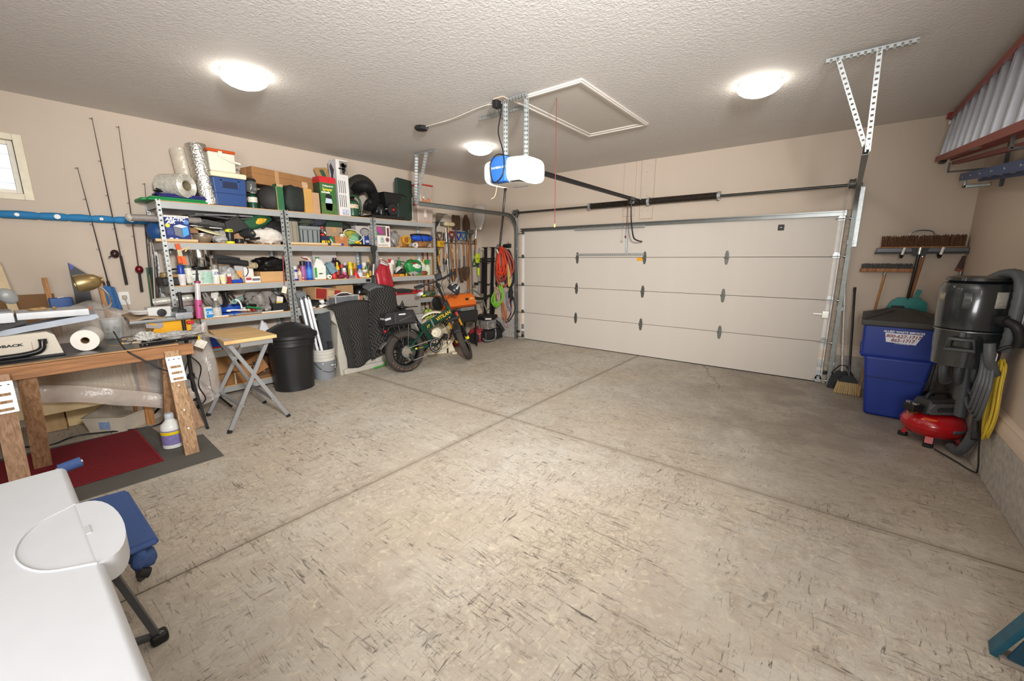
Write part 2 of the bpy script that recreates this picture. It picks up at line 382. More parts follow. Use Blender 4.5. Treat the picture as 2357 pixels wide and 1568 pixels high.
# window in the left wall with a bright sided house beyond
WF=mat('#e5dcc4',.5)
wn=thing('window_1',None,None,(0,0,0));wn['kind']='structure'
g=G()
for a in((-.10,WY0,WZ0,.012,WY0+.06,WZ1),(-.10,WY1-.06,WZ0,.012,WY1,WZ1),(-.10,WY0+.06,WZ0,.012,WY1-.06,WZ0+.055),(-.10,WY0+.06,WZ1-.055,.012,WY1-.06,WZ1)):g.bx(*a,.004)
ob('window_frame',g,WF,wn)
g=G();a,b,c,d=WY0+.06,WY1-.06,WZ0+.055,WZ1-.055
for q in((-.09,a,c,-.05,a+.035,d),(-.09,b-.035,c,-.05,b,d),(-.09,a+.035,c,-.05,b-.035,c+.035),(-.09,a+.035,d-.035,-.05,b-.035,d)):g.bx(*q,.003)
ob('window_sash',g,mat('#efe8d6',.45),wn)
ob('window_pane',G().bx(-.073,a+.03,c+.03,-.068,b-.03,d-.03),mat('#ffffff',.02,trans=1.,var=0,ior=1.05),wn)
hs=thing('trim_7',None,None,(-2.2,0,0));hs['kind']='structure'
SID=mat('#e3e4e6',.8,var=.1,sc=4)
for i in range(20):
    z=1.5+i*.17
    ob('siding_board',G().prism([(0,z),(.028,z),(.006,z+.175),(-.02,z+.175)],-11,-3,'y'),SID,hs)

# ---------------------------------------------------------------- the sectional garage door
DOORM=mat('#cdc5bb',.5,var=.02,sc=3.,bump=.05,bsc=140,stretch=(1,1,.02))
HINGE=mat('#8f918e',.3,.9)
door=thing('door_1',None,None,(DL,0,0));door['kind']='structure'
PWH,DW=DH/4,DR-DL
for i in range(4):
    z0,z1=i*PWH,(i+1)*PWH
    ob('door_panel',G().bx(.004,0.002,z0+.0025,DW-.004,.045,z1-.0025,.004),DOORM,door)
    for x0,x1 in((.006,.062),(DW-.068,DW-.006)):
        ob('end_stile',G().bx(x0,-.0035,z0+.006,x1,.004,z1-.006,.001),mat('#e8e4de',.45),door)
def hinge_g():
    g=G();g.prism([(-.016,-.09),(-.026,-.045),(-.026,-.012),(.026,-.012),(.026,-.045),(.016,-.09),(0,-.1)],-.005,0,'y')
    g.prism([(-.026,.012),(-.026,.045),(-.016,.09),(0,.1),(.016,.09),(.026,.045),(.026,.012)],-.005,0,'y')
    g.bx(-.028,-.018,-.014,.028,-.004,.014,.004);g.cyl((-.032,-.014,0),(.032,-.014,0),.008,n=10)
    for z in(-.07,.07):g.cyl((0,-.011,z),(0,-.004,z),.008,n=6)
    return g.mesh('hinge',HINGE)
HM=hinge_g()
for j in(1,2,3):
    for x in(1.23,2.438,3.618):
        ob('hinge',HM,None,door,loc=(x,.002,j*PWH-.008))
def roller_g(s):
    g=G();g.prism([(-.035,-.03),(-.035,.0),(-.02,.035),(.02,.035),(.035,0),(.035,-.03)],-.006,0,'y');g.bx(-.03,-.04,-.02,.03,-.005,-.008,.003)
    g.cyl((-.06*s,-.05,-.014),(.10*s,-.05,-.014),.0055,n=8);g.cyl((.075*s,-.05,-.014),(.10*s,-.05,-.014),.022,n=14)
    g.cyl((0,-.012,.01),(0,-.005,.01),.02,n=14);return g.mesh('roller_bracket',HINGE)
for x,s in((.035,-1),(DW-.04,1)):
    rm=roller_g(s)
    for z in(.06,PWH,2*PWH,3*PWH,DH-.07):ob('roller_bracket',rm,None,door,loc=(x,-.002,z+(.02 if .1<z<2 else 0)))
    ob('corner_plate',G().bx(x-.04,-.008,.02,x+.04,-.001,.16,.002).bx(x-.03,-.006,.20,x+.03,-.001,.30,.002),GALV,door)
    ob('warning_label',G().bx(x-.028,-.0062,.33,x+.028,-.0035,.43),mat('#e9d6c4',.6,var=.2,sc=120,stretch=(.3,1,2)),door)
# stiffening strut across the top
g=G();g.prism([(-.001,DH-.05),(-.05,DH-.05),(-.05,DH-.037),(-.012,DH-.037),(-.012,DH-.005),(-.05,DH-.005),(-.05,DH+.008),(-.001,DH+.008)],0,DW,'x')
ob('strut',g,STEEL,door)
def angle_iron(p,q,upv,w=.034,t=.0025,holes=True,step=.04,sidev=None):
    "slotted angle: flange facing upv and flange facing sidev; holes are real openings made from ladder strips"
    p,q,u=V(p),V(q),V(upv).normalized();d=(q-p);Ln=d.length;d.normalize();s=V(sidev).normalized()if sidev else d.cross(u).normalized()
    g=G()
    def flange(n,ac):
        # strip lies along d (length) and ac (width), thin along n
        k=max(1,int(Ln/step));r=.009
        e=(w-2*r)/2
        for lo,hi in((0,e),(w-e,w)):
            c=p+d*Ln/2+ac*(lo+hi)/2;g.bar(p+ac*(lo+hi)/2,q+ac*(lo+hi)/2,hi-lo,t,n)
        if holes:
            pos=0.
            for i in range(k+1):
                a=i*Ln/(k+1);b=a+Ln/(k+1)-2*r*.85
                if b>a:g.bar(p+d*a+ac*w/2,p+d*b+ac*w/2,2*r,t,n)
        else:g.bar(p+ac*w/2,q+ac*w/2,2*r,t,n)
    flange(u,s);flange(s,u)
    return g
def dloc(p):return(p[0]-DL,p[1],p[2])
ob('brace_angle',angle_iron(dloc((2.307,-.004,1.635)),dloc((3.532,-.004,1.635)),(0,-1,0),.03,sidev=(0,0,1)),GALV,door)
ob('brace_angle',angle_iron(dloc((2.294,-.055,2.06)),dloc((3.536,-.055,2.06)),(0,-1,0),.03,sidev=(0,0,1)),GALV,door)
ob('brace_angle',angle_iron(dloc((3.221,-.006,1.66)),dloc((3.221,-.006,2.08)),(0,-1,0),.022,sidev=(1,0,0),holes=False),GALV,door)
ob('caution_sticker',G().bx(2.314,-.0005,1.545,2.406,.004,1.595),mat('#e8a21c',.5,var=.25,sc=150),door)
g=G();x=4.225;z=1.976
g.bx(x-.035,-.006,z-.037,x+.035,.004,z+.037,.012);g.cyl((x,-.014,z),(x,0,z),.024,n=20)
ob('lock_escutcheon',g,BLK,door);ob('lock_cylinder',G().bx(x-.013,-.019,z-.005,x+.013,-.013,z+.005,.002),CHR,door)
x=4.816;z=0.886
ob('side_lock',G().bx(x-.035,-.03,z-.045,x+.04,-.002,z+.045,.004).bx(x-.13,-.018,z-.008,x,-.008,z+.012,.003),mat('#d8d8cd',.35,.5),door)
ob('light_block_sheet',G().bx(-.04,.047,0,DW+.04,.06,DH+.03),mat('#6b655e',.8),door);ob('weather_seal',G().bx(0,0,0,DW,.04,.012,.004),RUB,door)  # unseen sheet behind the panels, added to stop daylight through their gaps
# jamb stops
for nm,x0,x1 in(('trim_8',DL-.045,DL-.002),('trim_9',DR+.002,DR+.05)):
    ob(nm,G().bx(x0,-.012,0,x1,-.001,DH+.02,.003),mat('#a89a8a',.6,var=.25,sc=30)if nm=='trim_9' else TRIM,kind='structure')

# ---------------------------------------------------------------- tracks, torsion spring, opener
def track(x,s,label,yend):
    t=thing('door_track',label,'track',(x,0,0),group='garage door tracks')
    r=.30;zc=2.38
    path=[(0,-.085,0.0),(0,-.085,1.0),(0,-.085,zc-r)]+[(0,-.085-r+r*math.cos(a),zc-r+r*math.sin(a))for a in[PI/2*i/10 for i in range(1,11)]]+[(0,-1.2,zc),(0,yend,zc)]
    # J-shaped rail: web, outer lip, inner lip
    g=G()
    def rib(o0,o1):
        vs=[];fs=[]
        for i,p in enumerate(path):
            p=V(p);tdir=(V(path[min(i+1,len(path)-1)])-V(path[max(i-1,0)])).normalized();nrm=V((0,-tdir.z,tdir.y))
            for(a,b)in(o0,o1,(o1[0]+.0025*(1 if o0[1]!=o1[1]else 0),o1[1]+.0025*(1 if o0[0]!=o1[0]else 0)),(o0[0]+.0025*(1 if o0[1]!=o1[1]else 0),o0[1]+.0025*(1 if o0[0]!=o1[0]else 0))):vs.append(p+V((a*s,0,0))+nrm*b)
        for i in range(len(path)-1):
            for k in range(4):fs.append((i*4+k,i*4+(k+1)%4,i*4+4+(k+1)%4,i*4+4+k))
        fs+=[(0,1,2,3),tuple(range(len(vs)-1,len(vs)-5,-1))]
        g.add(vs,fs)
    rib((.028,-.03),(.028,.03));rib((.028,.03),(-.012,.03));rib((.028,-.03),(-.008,-.03))
    ob('rail',g,TRK,t)
    for z in(.25,.95,1.75):ob('jamb_bracket',G().bx(-.02,-.06,z,.045*s,-.013,z+.05,.003),GALV,t)
    ob('flag_bracket',G().bx(.03*s,-.3,zc-.03,.034*s,-.013,zc+.025,.001).bx(.03*s,-.09,1.72,.034*s,-.013,zc,.001).bx(.034*s,-.02,1.72,.075*s,-.012,zc+.02,.001),GALV,t)
    ob('sensor',G().bx(.045*s,-.08,.14,-.05*s,-.05,.17,.006).bx(-.06*s,-.1,.135,-.02*s,-.05,.175,.008),BLK,t)
    return t
tl=track(1.045,-1,'galvanised door track by the hung hoses, curving back over the tool rail',-2.41)
tr=track(6.035,1,'galvanised door track beside the leaning brooms, curving to the ceiling strut',-2.30)
# ceiling hangers of the tracks
def hanger(name,label,x,y,w,xm,drop,xa,xb):
    t=thing(name,label,'bracket',(x,y,RH),group='track hangers')
    ob('ceiling_angle',angle_iron((-w[0],0,-.036),(w[1],0,-.036),(0,-1,0),.036,sidev=(0,0,1)),GALV,t)
    ob('strap',angle_iron((xa,-.03,-.03),(xm-.01,-.01,-drop),(0,-1,0),.032,sidev=(1,0,0)),GALV,t)
    ob('strap',angle_iron((xb,-.036,-.03),(xm+.01,-.016,-drop-.04),(0,-1,0),.032,sidev=(1,0,0)),GALV,t)
    for px_,pz in((xa+.016,-.045),(xb+.016,-.045),(xm+.02,-drop)):ob('bolt',G().cyl((px_,-.052,pz),(px_,-.03,pz),.009,n=6),CHR,t)
hanger('track_hanger','perforated steel hanger in a V shape above the stack of shelves',1.02,-2.44,(0.,.45),.0,.66,.08,.30)
hanger('track_hanger','perforated steel hanger in a V shape between round lamp and hanging ladder',5.77,-2.35,(.04,.47),.26,.66,.02,.25)

ts=thing('torsion_spring_shaft','dark torsion spring shaft with cable drums spanning the wall over the door','spring',(1.0,-.12,2.43))
ob('shaft',G().cyl((-.03,0,0),(5.08,0,-.012),.017,n=12),DKST,ts)
x0,xm_,x1=1.604,2.591,3.568
def coilspring(a,b):
    g=G();n=int((b-a)/.02);pr=[]
    for i in range(n):z=a+(b-a)*i/n;pr+=[(.038,z),(.046,z+.006),(.046,z+.014)]
    pr.append((.038,b));g.lathe(pr,n=16,R=MX.Rotation(PI/2,4,'Y'));return g
SPR=mat('#3a332c',.5,.5,var=.35,sc=25)
ob('spring',coilspring(x0,xm_-.02),SPR,ts);ob('spring',coilspring(xm_+.02,x1),SPR,ts)
for x in(x0,x1):ob('winding_cone',G().cyl((x-.02,0,0),(x+.02,0,0),.054,n=16).cyl((x,0,-.06),(x,0,.05),.012,n=8),GALV,ts)
ob('anchor_plate',G().bx(xm_-.015,-.045,-.06,xm_+.015,.085,.05,.003).cyl((xm_-.02,0,0),(xm_+.02,0,0),.06,n=16),GALV,ts)
for x in(.06,4.985):ob('cable_drum',G().lathe([(.03,-.03),(.055,-.028),(.05,-.01),(.05,.015),(.06,.02),(.06,.03),(.03,.032)],c=(x,0,0),R=MX.Rotation(PI/2,4,'Y')),mat('#6a6a66',.5,.6),ts);ob('bearing_plate',G().bx(x+(-.06 if x<1 else .045),-.05,-.06,x+(-.055 if x<1 else .05),.1,.05,.001),GALV,ts)
for x in(.085,4.95):ob('lift_cable',G().cyl((x,-.03,0),(x,.07,-2.3),.0022,n=6),GALV,ts)

op=thing('garage_door_opener','white and blue motor unit hung from steel straps with a long black rail','opener',(3.46,-3.25,2.28))
HOUS=mat('#f3f3ee',.35,em=.0);BLU=mat('#2f6fc4',.4)
g=G();g.ball((0,0,.11),(.24,.19,.115),28,16,e=.45)
ob('housing',g,HOUS,op)
for s in(-1,1):
    ob('light_lens',G().ball((s*.155,0,.11),(.1,.185,.11),20,12,e=.5),mat('#fffdf4',.3,em=1.6,var=0),op)
g=G();g.bx(-.12,-.207,0,.055,.16,.225,.012);ob('front_shell',g,BLU,op)
text('lettering','CHAMBERLAIN',.028,mat('#e8eefc',.5,var=0),op,(-.033,-.2085,.125),FY)
g=G()
for i in range(6):g.bx(.08+i*.018,-.16,.0,.088+i*.018,-.06,.006)
ob('vent_slats',g,DKST,op)
ob('rail',G().bar((.0,.19,.17),(.0,3.14,.155),.034,.03).bar((0,.19,.195),(0,3.14,.18),.02,.012),BLK,op)
ob('trolley',G().bx(-.025,2.72,.10,.025,2.86,.19,.006),BLKG,op)
ob('header_bracket',G().bx(-.02,3.1,.13,.02,3.24,.2,.003).cyl((-.03,3.13,.165),(.03,3.13,.165),.02,n=12),GALV,op)
arm=[(0,2.79,.1),(0,2.82,-.13),(.01,2.9,-.36),(.03,2.98,-.42),(.05,3.16,-.44)]
ob('door_arm',G().tube(curve(arm,5),.011,8),BLK,op)
ob('release_cord',G().cyl((-.04,2.76,.1),(-.05,2.76,-.36),.003,n=6).ball((-.05,2.76,-.38),(.015,.015,.02),10,6),mat('#7c2a22',.6),op)
for(x,y)in((-.09,-.02),(.12,.02)):
    ob('strap',angle_iron((x,y,.2),(x,y,RH-2.28-.04),(0,-1,0),.03,sidev=(1,0,0)),GALV,op)
ob('strap',angle_iron((.115,.03,.42),(-.06,.24,RH-2.28-.04),(0,-1,0),.026,sidev=(1,0,0)),GALV,op)
ob('ceiling_angle',angle_iron((-.66,.25,RH-2.28-.037),(-.06,.25,RH-2.28-.037),(0,-1,0),.036,sidev=(0,0,1)).add([],[]),GALV,op)
ob('cross_angle',angle_iron((-.12,.0,RH-2.28-.037),(.16,.0,RH-2.28-.037),(0,-1,0),.036,sidev=(0,0,1)),GALV,op)
cordp=[(-.125,-.03,RH-2.28-.05),(-.115,-.06,.62),(-.085,-.13,.45),(.03,-.2,.25),(.06,-.225,.1),(.02,-.235,.02),(-.06,-.232,.0),(-.1,-.228,.08),(-.1,-.225,.17),(-.04,-.2,.24),(.02,-.1,.235)]
ob('power_cord',G().tube(curve(cordp,6),.006,6),BLK,op)
ob('antenna_wire',G().tube(curve([(-.13,-.1,.01),(-.135,-.11,-.06),(-.15,-.12,-.11),(-.19,-.12,-.125)],5),.003,5),mat('#e8dcae',.5),op)

ab=thing('attic_hatch','attic hatch with stepped white trim set in the ceiling','hatch',(3.762,-2.453,RH))
hx,hy=.375,.753;HTR=mat('#cfc9c1',.5,var=.02)
for(a,b,c,d)in((-hx,-hy,-hx+.075,hy),(hx-.075,-hy,hx,hy),(-hx+.075,-hy,hx-.075,-hy+.075),(-hx+.075,hy-.075,hx-.075,hy)):
    g=G();g.bx(a,b,-.016,c,d,0,.003)
    w=.02;g.bx(a+(w if a<-.3 else 0 if a>.2 else 0)+(.0),b+(0),-.024,c,d,-.012,.003)if False else None
    ob('trim_board',g,HTR,ab)
for(a,b,c,d)in((-hx+.012,-hy+.012,-hx+.035,hy-.012),(hx-.035,-hy+.012,hx-.012,hy-.012),(-hx+.035,-hy+.012,hx-.035,-hy+.035),(-hx+.035,hy-.035,hx-.035,hy-.012)):
    ob('trim_bead',G().bx(a,b,-.026,c,d,-.014,.004),HTR,ab)
ob('hatch_panel',G().bx(-hx+.082,-hy+.082,-.006,hx-.08,hy-.08,0,.002),mat('#cac4bc',.7,var=.03),ab)
ob('pull_cord',G().tube([(-0.016,-0.527,0),(-0.012,-0.527,-1.15)],.0035,6),mat('#7d3128',.6),ab)
ob('cord_bead',G().ball((-0.012,-0.527,-1.15),(.009,.009,.02),10,6),mat('#e6c774',.5),ab)

GLOW=mat('#fff8ec',.4,em=19.,var=0)
def dome(x,y,label):
    t=thing('ceiling_light',label,'light',(x,y,RH),group='ceiling dome lights')
    ob('pan',G().lathe([(.165,0),(.168,-.004),(.168,-.022),(.16,-.026)],n=40),mat('#e4e2dc',.4),t)
    ob('glass_dome',G().lathe([(.172,-.022),(.170,-.034),(.155,-.058),(.125,-.080),(.085,-.096),(.04,-.104),(0,-.106)],n=40),GLOW,t)
    return t
dome(2.033,-4.972,'lit white dome light on the ceiling above the foil rolls')
dome(5.27,-2.17,'lit white dome light on the ceiling beside the perforated hanger and ladder')
dome(2.027,-2.16,'lit white dome light on the ceiling beyond the door opener motor')

sn=thing('motion_sensor','small black sensor on the ceiling wired to the outlet box','sensor',(2.076,-3.19,RH))
ob('body',G().lathe([(.075,0),(.08,-.012),(.07,-.035),(.03,-.045),(0,-.047)],n=8),BLK,sn)
ob('wire',G().tube(curve([(.05,0,-.01),(.5,-.02,-.02),(1.0,-.07,-.012),(1.2,-.09,-.04)],6),.004,6).tube(curve([(.06,.01,-.01),(.6,.03,-.006),(1.22,-.1,-.006)],6),.003,6),mat('#d8d2c6',.6),sn)
jb=thing('ceiling_outlet','ceiling outlet plate with a black adapter plugged in','outlet',(3.32,-3.28,RH))
ob('plate',G().bx(-.06,-.04,-.008,.06,.04,0,.003),TRIM,jb)
ob('adapter',G().bx(-.075,-.035,-.075,-.02,.035,-.008,.006),BLK,jb)
ob('adapter_lead',G().tube(curve([(-.06,0,-.07),(-.09,-.01,-.13),(-.1,-.01,-.16)],5),.004,6).tube(curve([(-.03,0,-.07),(0,0,-.16),(.06,.02,-.2)],5),.003,6),BLK,jb)

# ---------------------------------------------------------------- steel shelving
LV={1:2.18,2:1.765,3:1.31,4:.93,5:.55,6:.115}
SHG=mat('#a9acab',.4,.25,var=.05,sc=6)
PBD=mat('#c89b69',.8,var=.2,sc=60,bump=.2,bsc=200)
def shelf_unit(y0,y1,label):
    t=thing('shelving_unit',label,'shelf',(0,y0,0),group='steel shelving units');w=y1-y0
    for(x,y,s)in((.48,0,1),(.48,w,-1),(.03,0,1),(.03,w,-1)):
        ob('post',angle_iron((x,y,0),(x,y,2.19),(-1 if x>.2 else 1,0,0),.036,.003,step=.052,sidev=(0,s,0)),GALV,t)
    for z in LV.values():
        a,b=.037,w-.037
        for x in(.474,.026):ob('beam',G().bx(x,a,z-.075,x+.007,b,z-.009).bx(x-(.02 if x>.2 else 0),a,z-.014,x+(.0 if x>.2 else .02),b,z-.009).bx(x-(.012 if x>.2 else 0),a,z-.077,x+(.0 if x>.2 else .012),b,z-.072),SHG,t)
        for y in(.004,w-.011):ob('side_beam',G().bx(.066,y,z-.075,.444,y+.007,z-.009),SHG,t)
        ob('deck',G().bx(.034,.008,z-.012,.473,w-.008,z),PBD,t)
    return t
shelf_unit(-5.33,-4.105,'grey steel shelving unit behind the folding table, nearest the fishing rods')
shelf_unit(-4.08,-2.848,'middle grey steel shelving unit, behind the black bin and blankets')
shelf_unit(-2.82,-1.635,'grey steel shelving unit nearest the hanging garden tools')

# ---------------------------------------------------------------- makers for the things on the shelves
CARD='#a97c50'
def prn(hx,k=.3):return mat(hx,.5,var=k,sc=55,stretch=(.6,1.3,2.6))
def carton(name,label,ywh,xf,dep,z,hx=CARD,rz=0.,group=None,tape=True,panels=(),cat='box',open_=False,bev=.004,tilt=None):
    "cardboard box: front face at x = xf, base at z"
    y,w,h=ywh
    t=thing(name,label,cat,(xf-dep/2,y,z),rz,group,rot=tilt)
    c=mat(hx,.8,var=.07,sc=9)
    if open_:
        g=G();e=.004
        for a in((-dep/2,-w/2,0,dep/2,w/2,e),(-dep/2,-w/2,0,-dep/2+e,w/2,h),(dep/2-e,-w/2,0,dep/2,w/2,h),(-dep/2,-w/2,0,dep/2,-w/2+e,h),(-dep/2,w/2-e,0,dep/2,w/2,h)):g.bx(*a)
        ob('body',g,c,t)
    else:
        ob('body',G().bx(-dep/2,-w/2,0,dep/2,w/2,h-.003,bev),c,t)
        ob('flap',G().bx(-dep/2+.001,-w/2+.001,h-.004,-.0015,w/2-.001,h),c,t);ob('flap',G().bx(.0015,-w/2+.001,h-.004,dep/2-.001,w/2-.001,h),c,t)
    if tape:ob('tape',G().bx(-.022,-w/2-.0006,h*.72,.022,w/2+.0006,h+.0006)if dep>w*1.2 else G().bx(-dep/2-.0006,-.022,h*.72,dep/2+.0006,.022,h+.0006),mat('#b99264',.3,var=.03),t)
    for(f,a,b,c0,d0,col)in panels:      # printed panels, fractions of the face
        if f=='x':ob('printed_panel',G().bx(dep/2-.0005,-w/2+a*w,b*h,dep/2+.0012,-w/2+c0*w,d0*h),col if not isinstance(col,str)else prn(col),t)
        if f=='y':ob('printed_panel',G().bx(-dep/2+a*dep,-w/2-.0012,b*h,-dep/2+c0*dep,-w/2+.0005,d0*h),col if not isinstance(col,str)else prn(col),t)
        if f=='z':ob('printed_panel',G().bx(-dep/2+a*dep,-w/2+b*w,h-.001,-dep/2+c0*dep,-w/2+d0*w,h+.0012),col if not isinstance(col,str)else prn(col),t)
    return t
def vessel(name,label,ywh,xf,z,kind='can',body='#dddddd',cap='#ffffff',lab=None,cat='bottle',group=None,x=None,rz=0.,rough=.35,n=20,metal=0.,trans=0.,lay=None):
    "round bottles, cans, jars, tubs"
    y,w,h=ywh;r=w/2
    t=thing(name,label,cat,(xf-r if x is None else x,y,z),rz,group,rot=lay)
    B=mat(body,rough,metal,var=.05,trans=trans);Cp=mat(cap,.4,var=.04)
    def L(a,b,rr,col,ry=1.):ob('label_band',G().lathe([(rr*.995,a),(rr*1.012,a+.001),(rr*1.012,b-.001),(rr*.995,b)],n=n),prn(col),t)
    if kind=='can':
        ob('body',G().lathe([(r*.93,0),(r,.004),(r,h*.72),(r*.94,h*.75),(r*.6,h*.79),(r*.55,h*.8)],n=n),B,t)
        ob('cap',G().lathe([(r*.86,h*.765),(r*.86,h*.96),(r*.8,h)],n=n),Cp,t)
        if lab:L(h*.12,h*.6,r,lab)
    elif kind=='tin':
        ob('body',G().lathe([(r*.97,0),(r,.004),(r*.97,.01),(r*.97,h*.95),(r,h*.97),(r,h*.985)],n=n),B,t)
        ob('lid',G().lathe([(r*.985,h*.96),(r*.985,h),(r*.9,h),(r*.87,h-.006),(0,h-.006)],n=n),Cp,t)
        ob('bail',G().tube([(r*1.01*math.sin(a)*.3+r*.6,r*1.02*math.cos(a),h*.82-.5*h*math.sin(a))for a in[PI*i/12 for i in range(13)]],.0018,5),GALV,t)
        if lab:L(h*.1,h*.86,r*.97,lab)
    elif kind=='jar':
        ob('body',G().lathe([(r*.92,0),(r,.006),(r,h*.7),(r*.85,h*.78),(r*.82,h*.8)],n=n),B,t)
        ob('lid',G().lathe([(r*.92,h*.76),(r*.95,h*.78),(r*.95,h*.98),(r*.9,h)],n=n),Cp,t)
        if lab:L(h*.15,h*.62,r,lab)
    elif kind=='bottle':
        ob('body',G().lathe([(r*.9,0),(r,.006),(r,h*.58),(r*.9,h*.68),(r*.45,h*.8),(r*.36,h*.86)],n=n),B,t)
        ob('cap',G().lathe([(r*.42,h*.84),(r*.42,h*.97),(r*.36,h)],n=n),Cp,t)
        if lab:L(h*.12,h*.54,r,lab)
    elif kind=='spray':
        ob('body',G().lathe([(r*.9,0),(r,.006),(r,h*.42),(r*.86,h*.52),(r*.42,h*.66),(r*.36,h*.7)],n=n),B,t)
        ob('neck_ring',G().lathe([(r*.44,h*.68),(r*.44,h*.77)],n=n),Cp,t)
        hd=ob('trigger_head',G().prism([(-r*.75,h*.77),(-r*.8,h*.9),(-r*.55,h*.99),(r*.55,h),(r*.95,h*.96),(r*.95,h*.89),(r*.5,h*.86),(r*.42,h*.77)],-r*.3,r*.3,'x'),Cp,t)
        ob('trigger',G().tube([(0,r*.62,h*.88),(0,r*.8,h*.8),(0,r*.95,h*.72)],r*.12,6),Cp,hd)
        if lab:L(h*.06,h*.4,r,lab)
    elif kind=='cup':
        ob('body',G().lathe([(r*.72,0),(r*.76,.004),(r*.97,h*.93),(r,h*.95),(r,h),(r*.95,h),(r*.9,h*.9),(r*.7,.01),(0,.01)],n=n),B,t)
        if lab:ob('label_band',G().lathe([(r*.79,h*.2),(r*.8,h*.2),(r*.95,h*.8),(r*.93,h*.8)],n=n),prn(lab),t)
    elif kind=='cyl':
        ob('body',G().lathe([(r*.95,0),(r,.004),(r,h-.004),(r*.95,h)],n=n),B,t)
        ob('cap',G().lathe([(r*.97,h-.003),(r*.97,h+.004),(r*.8,h+.006)],n=n),Cp,t)
        if lab:L(h*.2,h*.8,r,lab)
    return t
def jug(name,label,ywh,xf,z,body,cap,lab=None,cat='jug',dep=None,group=None,rz=0.):
    "rectangular handled jug"
    y,w,h=ywh;d=dep or w*.75
    t=thing(name,label,cat,(xf-d/2,y,z),rz,group);B=mat(body,.35,var=.04)
    g=G();g.frus(0,(d*.47,w*.47),h*.62,(d*.5,w*.5),bev=w*.08);g.frus(h*.6,(d*.46,w*.46),h*.9,(d*.13,w*.13),bev=w*.04)
    g.cyl((0,0,h*.88),(0,0,h*.95),w*.13,n=14);ob('body',g,B,t)
    ob('handle',G().tube(curve([(0,w*.10,h*.86),(0,w*.3,h*.84),(0,w*.45,h*.7),(0,w*.47,h*.56)],5),w*.055,8),B,t)
    ob('cap',G().lathe([(w*.15,h*.93),(w*.15,h*.995),(w*.13,h)],n=14),mat(cap,.4),t)
    if lab:ob('label_panel',G().bx(d*.485,-w*.38,h*.1,d*.505,w*.38,h*.52,.001),prn(lab),t)
    return t
def lump(name,label,c,r,hx,cat='bag',rough=.7,seed=1,wob=.35,rz=0.,group=None,e=.8,bump=.5,nu=28,nv=16,M=None,rot=None,flat=True):
    "cloth bag or crumpled bundle resting on its flattened base; c is the base centre"
    g=G().ball((0,0,r[2]),r,nu,nv,e=e,wob=wob,seed=seed)
    for p in g.v:
        if flat and p.z<r[2]*.12:p.z=0.
        q=p*9;p+=V((NZ.noise(q+V((seed,0,0))),NZ.noise(q+V((0,seed,0))),0))*.12*min(r)
    mz=min(p.z for p in g.v)
    for p in g.v:p.z-=mz
    return ob(name,g,M or mat(hx,rough,var=.12,sc=18,bump=bump,bsc=28),None,label,cat,group,loc=c,rz=rz,ang=2.,rot=rot)
def coilpts(c,R,n,pitch,ax='z',wob=.06,seed=0,ell=1.,N=26):
    "untidy coil of hose or cord"
    r_=random.Random(seed);pts=[];a0=r_.random()*6
    ph=[r_.uniform(-1,1)for _ in range(n+2)];px_=[r_.uniform(-1,1)for _ in range(n+2)]
    for i in range(n*N+1):
        t=i/N;a=a0+2*PI*t;k=int(t);f=t-k
        w1=ph[k]*(1-f)+ph[k+1]*f;w2=px_[k]*(1-f)+px_[k+1]*f
        rr=R*(1+wob*w1);u,v,s=rr*math.cos(a),rr*ell*math.sin(a)+R*wob*w2*.6,pitch*(t-n/2)+pitch*.8*w2
        p={'z':(u,v,s),'x':(s,u,v),'y':(u,s,v)}[ax];pts.append(V(c)+V(p))
    return pts

# ---------------------------------------------------------------- top deck of the shelves
z1=LV[1]
g=G().bx(-.20,-.29,0,.19,.22,.022,.008).bx(-.19,-.27,.022,.18,.2,.042,.008).bx(-.2,-.33,.0,.1,-.27,.03,.01)
ob('folded_tarp',g,mat('#1f8a4a',.5,var=.12,bump=.4,bsc=30),None,'green folded tarp lying under the navy tarp on the top shelf end','tarp',loc=(.255,-5.09,z1))
g=G().bx(-.16,-.2,0,.16,.2,.02,.008).bx(-.15,-.19,.02,.15,.19,.04,.008).bx(-.16,-.21,.035,.02,.18,.055,.01)
ob('folded_tarp',g,mat('#2a2c6e',.45,var=.12,bump=.4,bsc=30),None,'navy folded tarp lying on top of the green tarp','tarp',loc=(.27,-5.07,z1+.0425))
lump('strap_bundle','black bundle of straps on the tarp at the shelf end',(.27,-5.225,z1+.098),(.05,.055,.02),'#17171a','strap',seed=5,wob=.6)
# clear film roll lying on the tarps, silver rolls standing
def roll_end(label,c,d,r,ln,mt,name='bubble_wrap_roll',core=.055,wall=None):
    t=thing(name,label,'roll',c,rot=V(d).to_track_quat('Z','Y').to_euler())
    pr=[(core,0),(core+.004,-.004)]+[(core+(r-core)*(i+1)/9,(.004 if i%2 else-.003))for i in range(8)]+[(r,.004),(r*1.01,ln*.1),(r*.985,ln*.5),(r,ln-.004),(core,ln),(core,0)]
    ob('wound_sheet',G().lathe(pr,n=40),mt,t)
    ob('core_tube',G().lathe([(core*.86,.004),(core,.004),(core,ln-.01),(core*.86,ln-.01),(core*.86,.004)],n=24),mat('#8d8268',.8),t);return t
FOIL=mat('#dcdad2',.22,.95,var=.25,sc=70,bump=1.,bsc=55)
CLR=mat('#c9c6bb',.25,.15,var=.2,sc=30,bump=.8,bsc=40)
roll_end('clear film roll lying on the tarps with its open end showing',((0.44,-5.04,2.353)),(-.86,-.5,.02),.122,.28,CLR)
t=thing('foil_insulation_roll','tall silver foil roll standing beside the blue cooler','roll',(.335,-4.827,z1),rot=(RA(4),RA(-4),0))
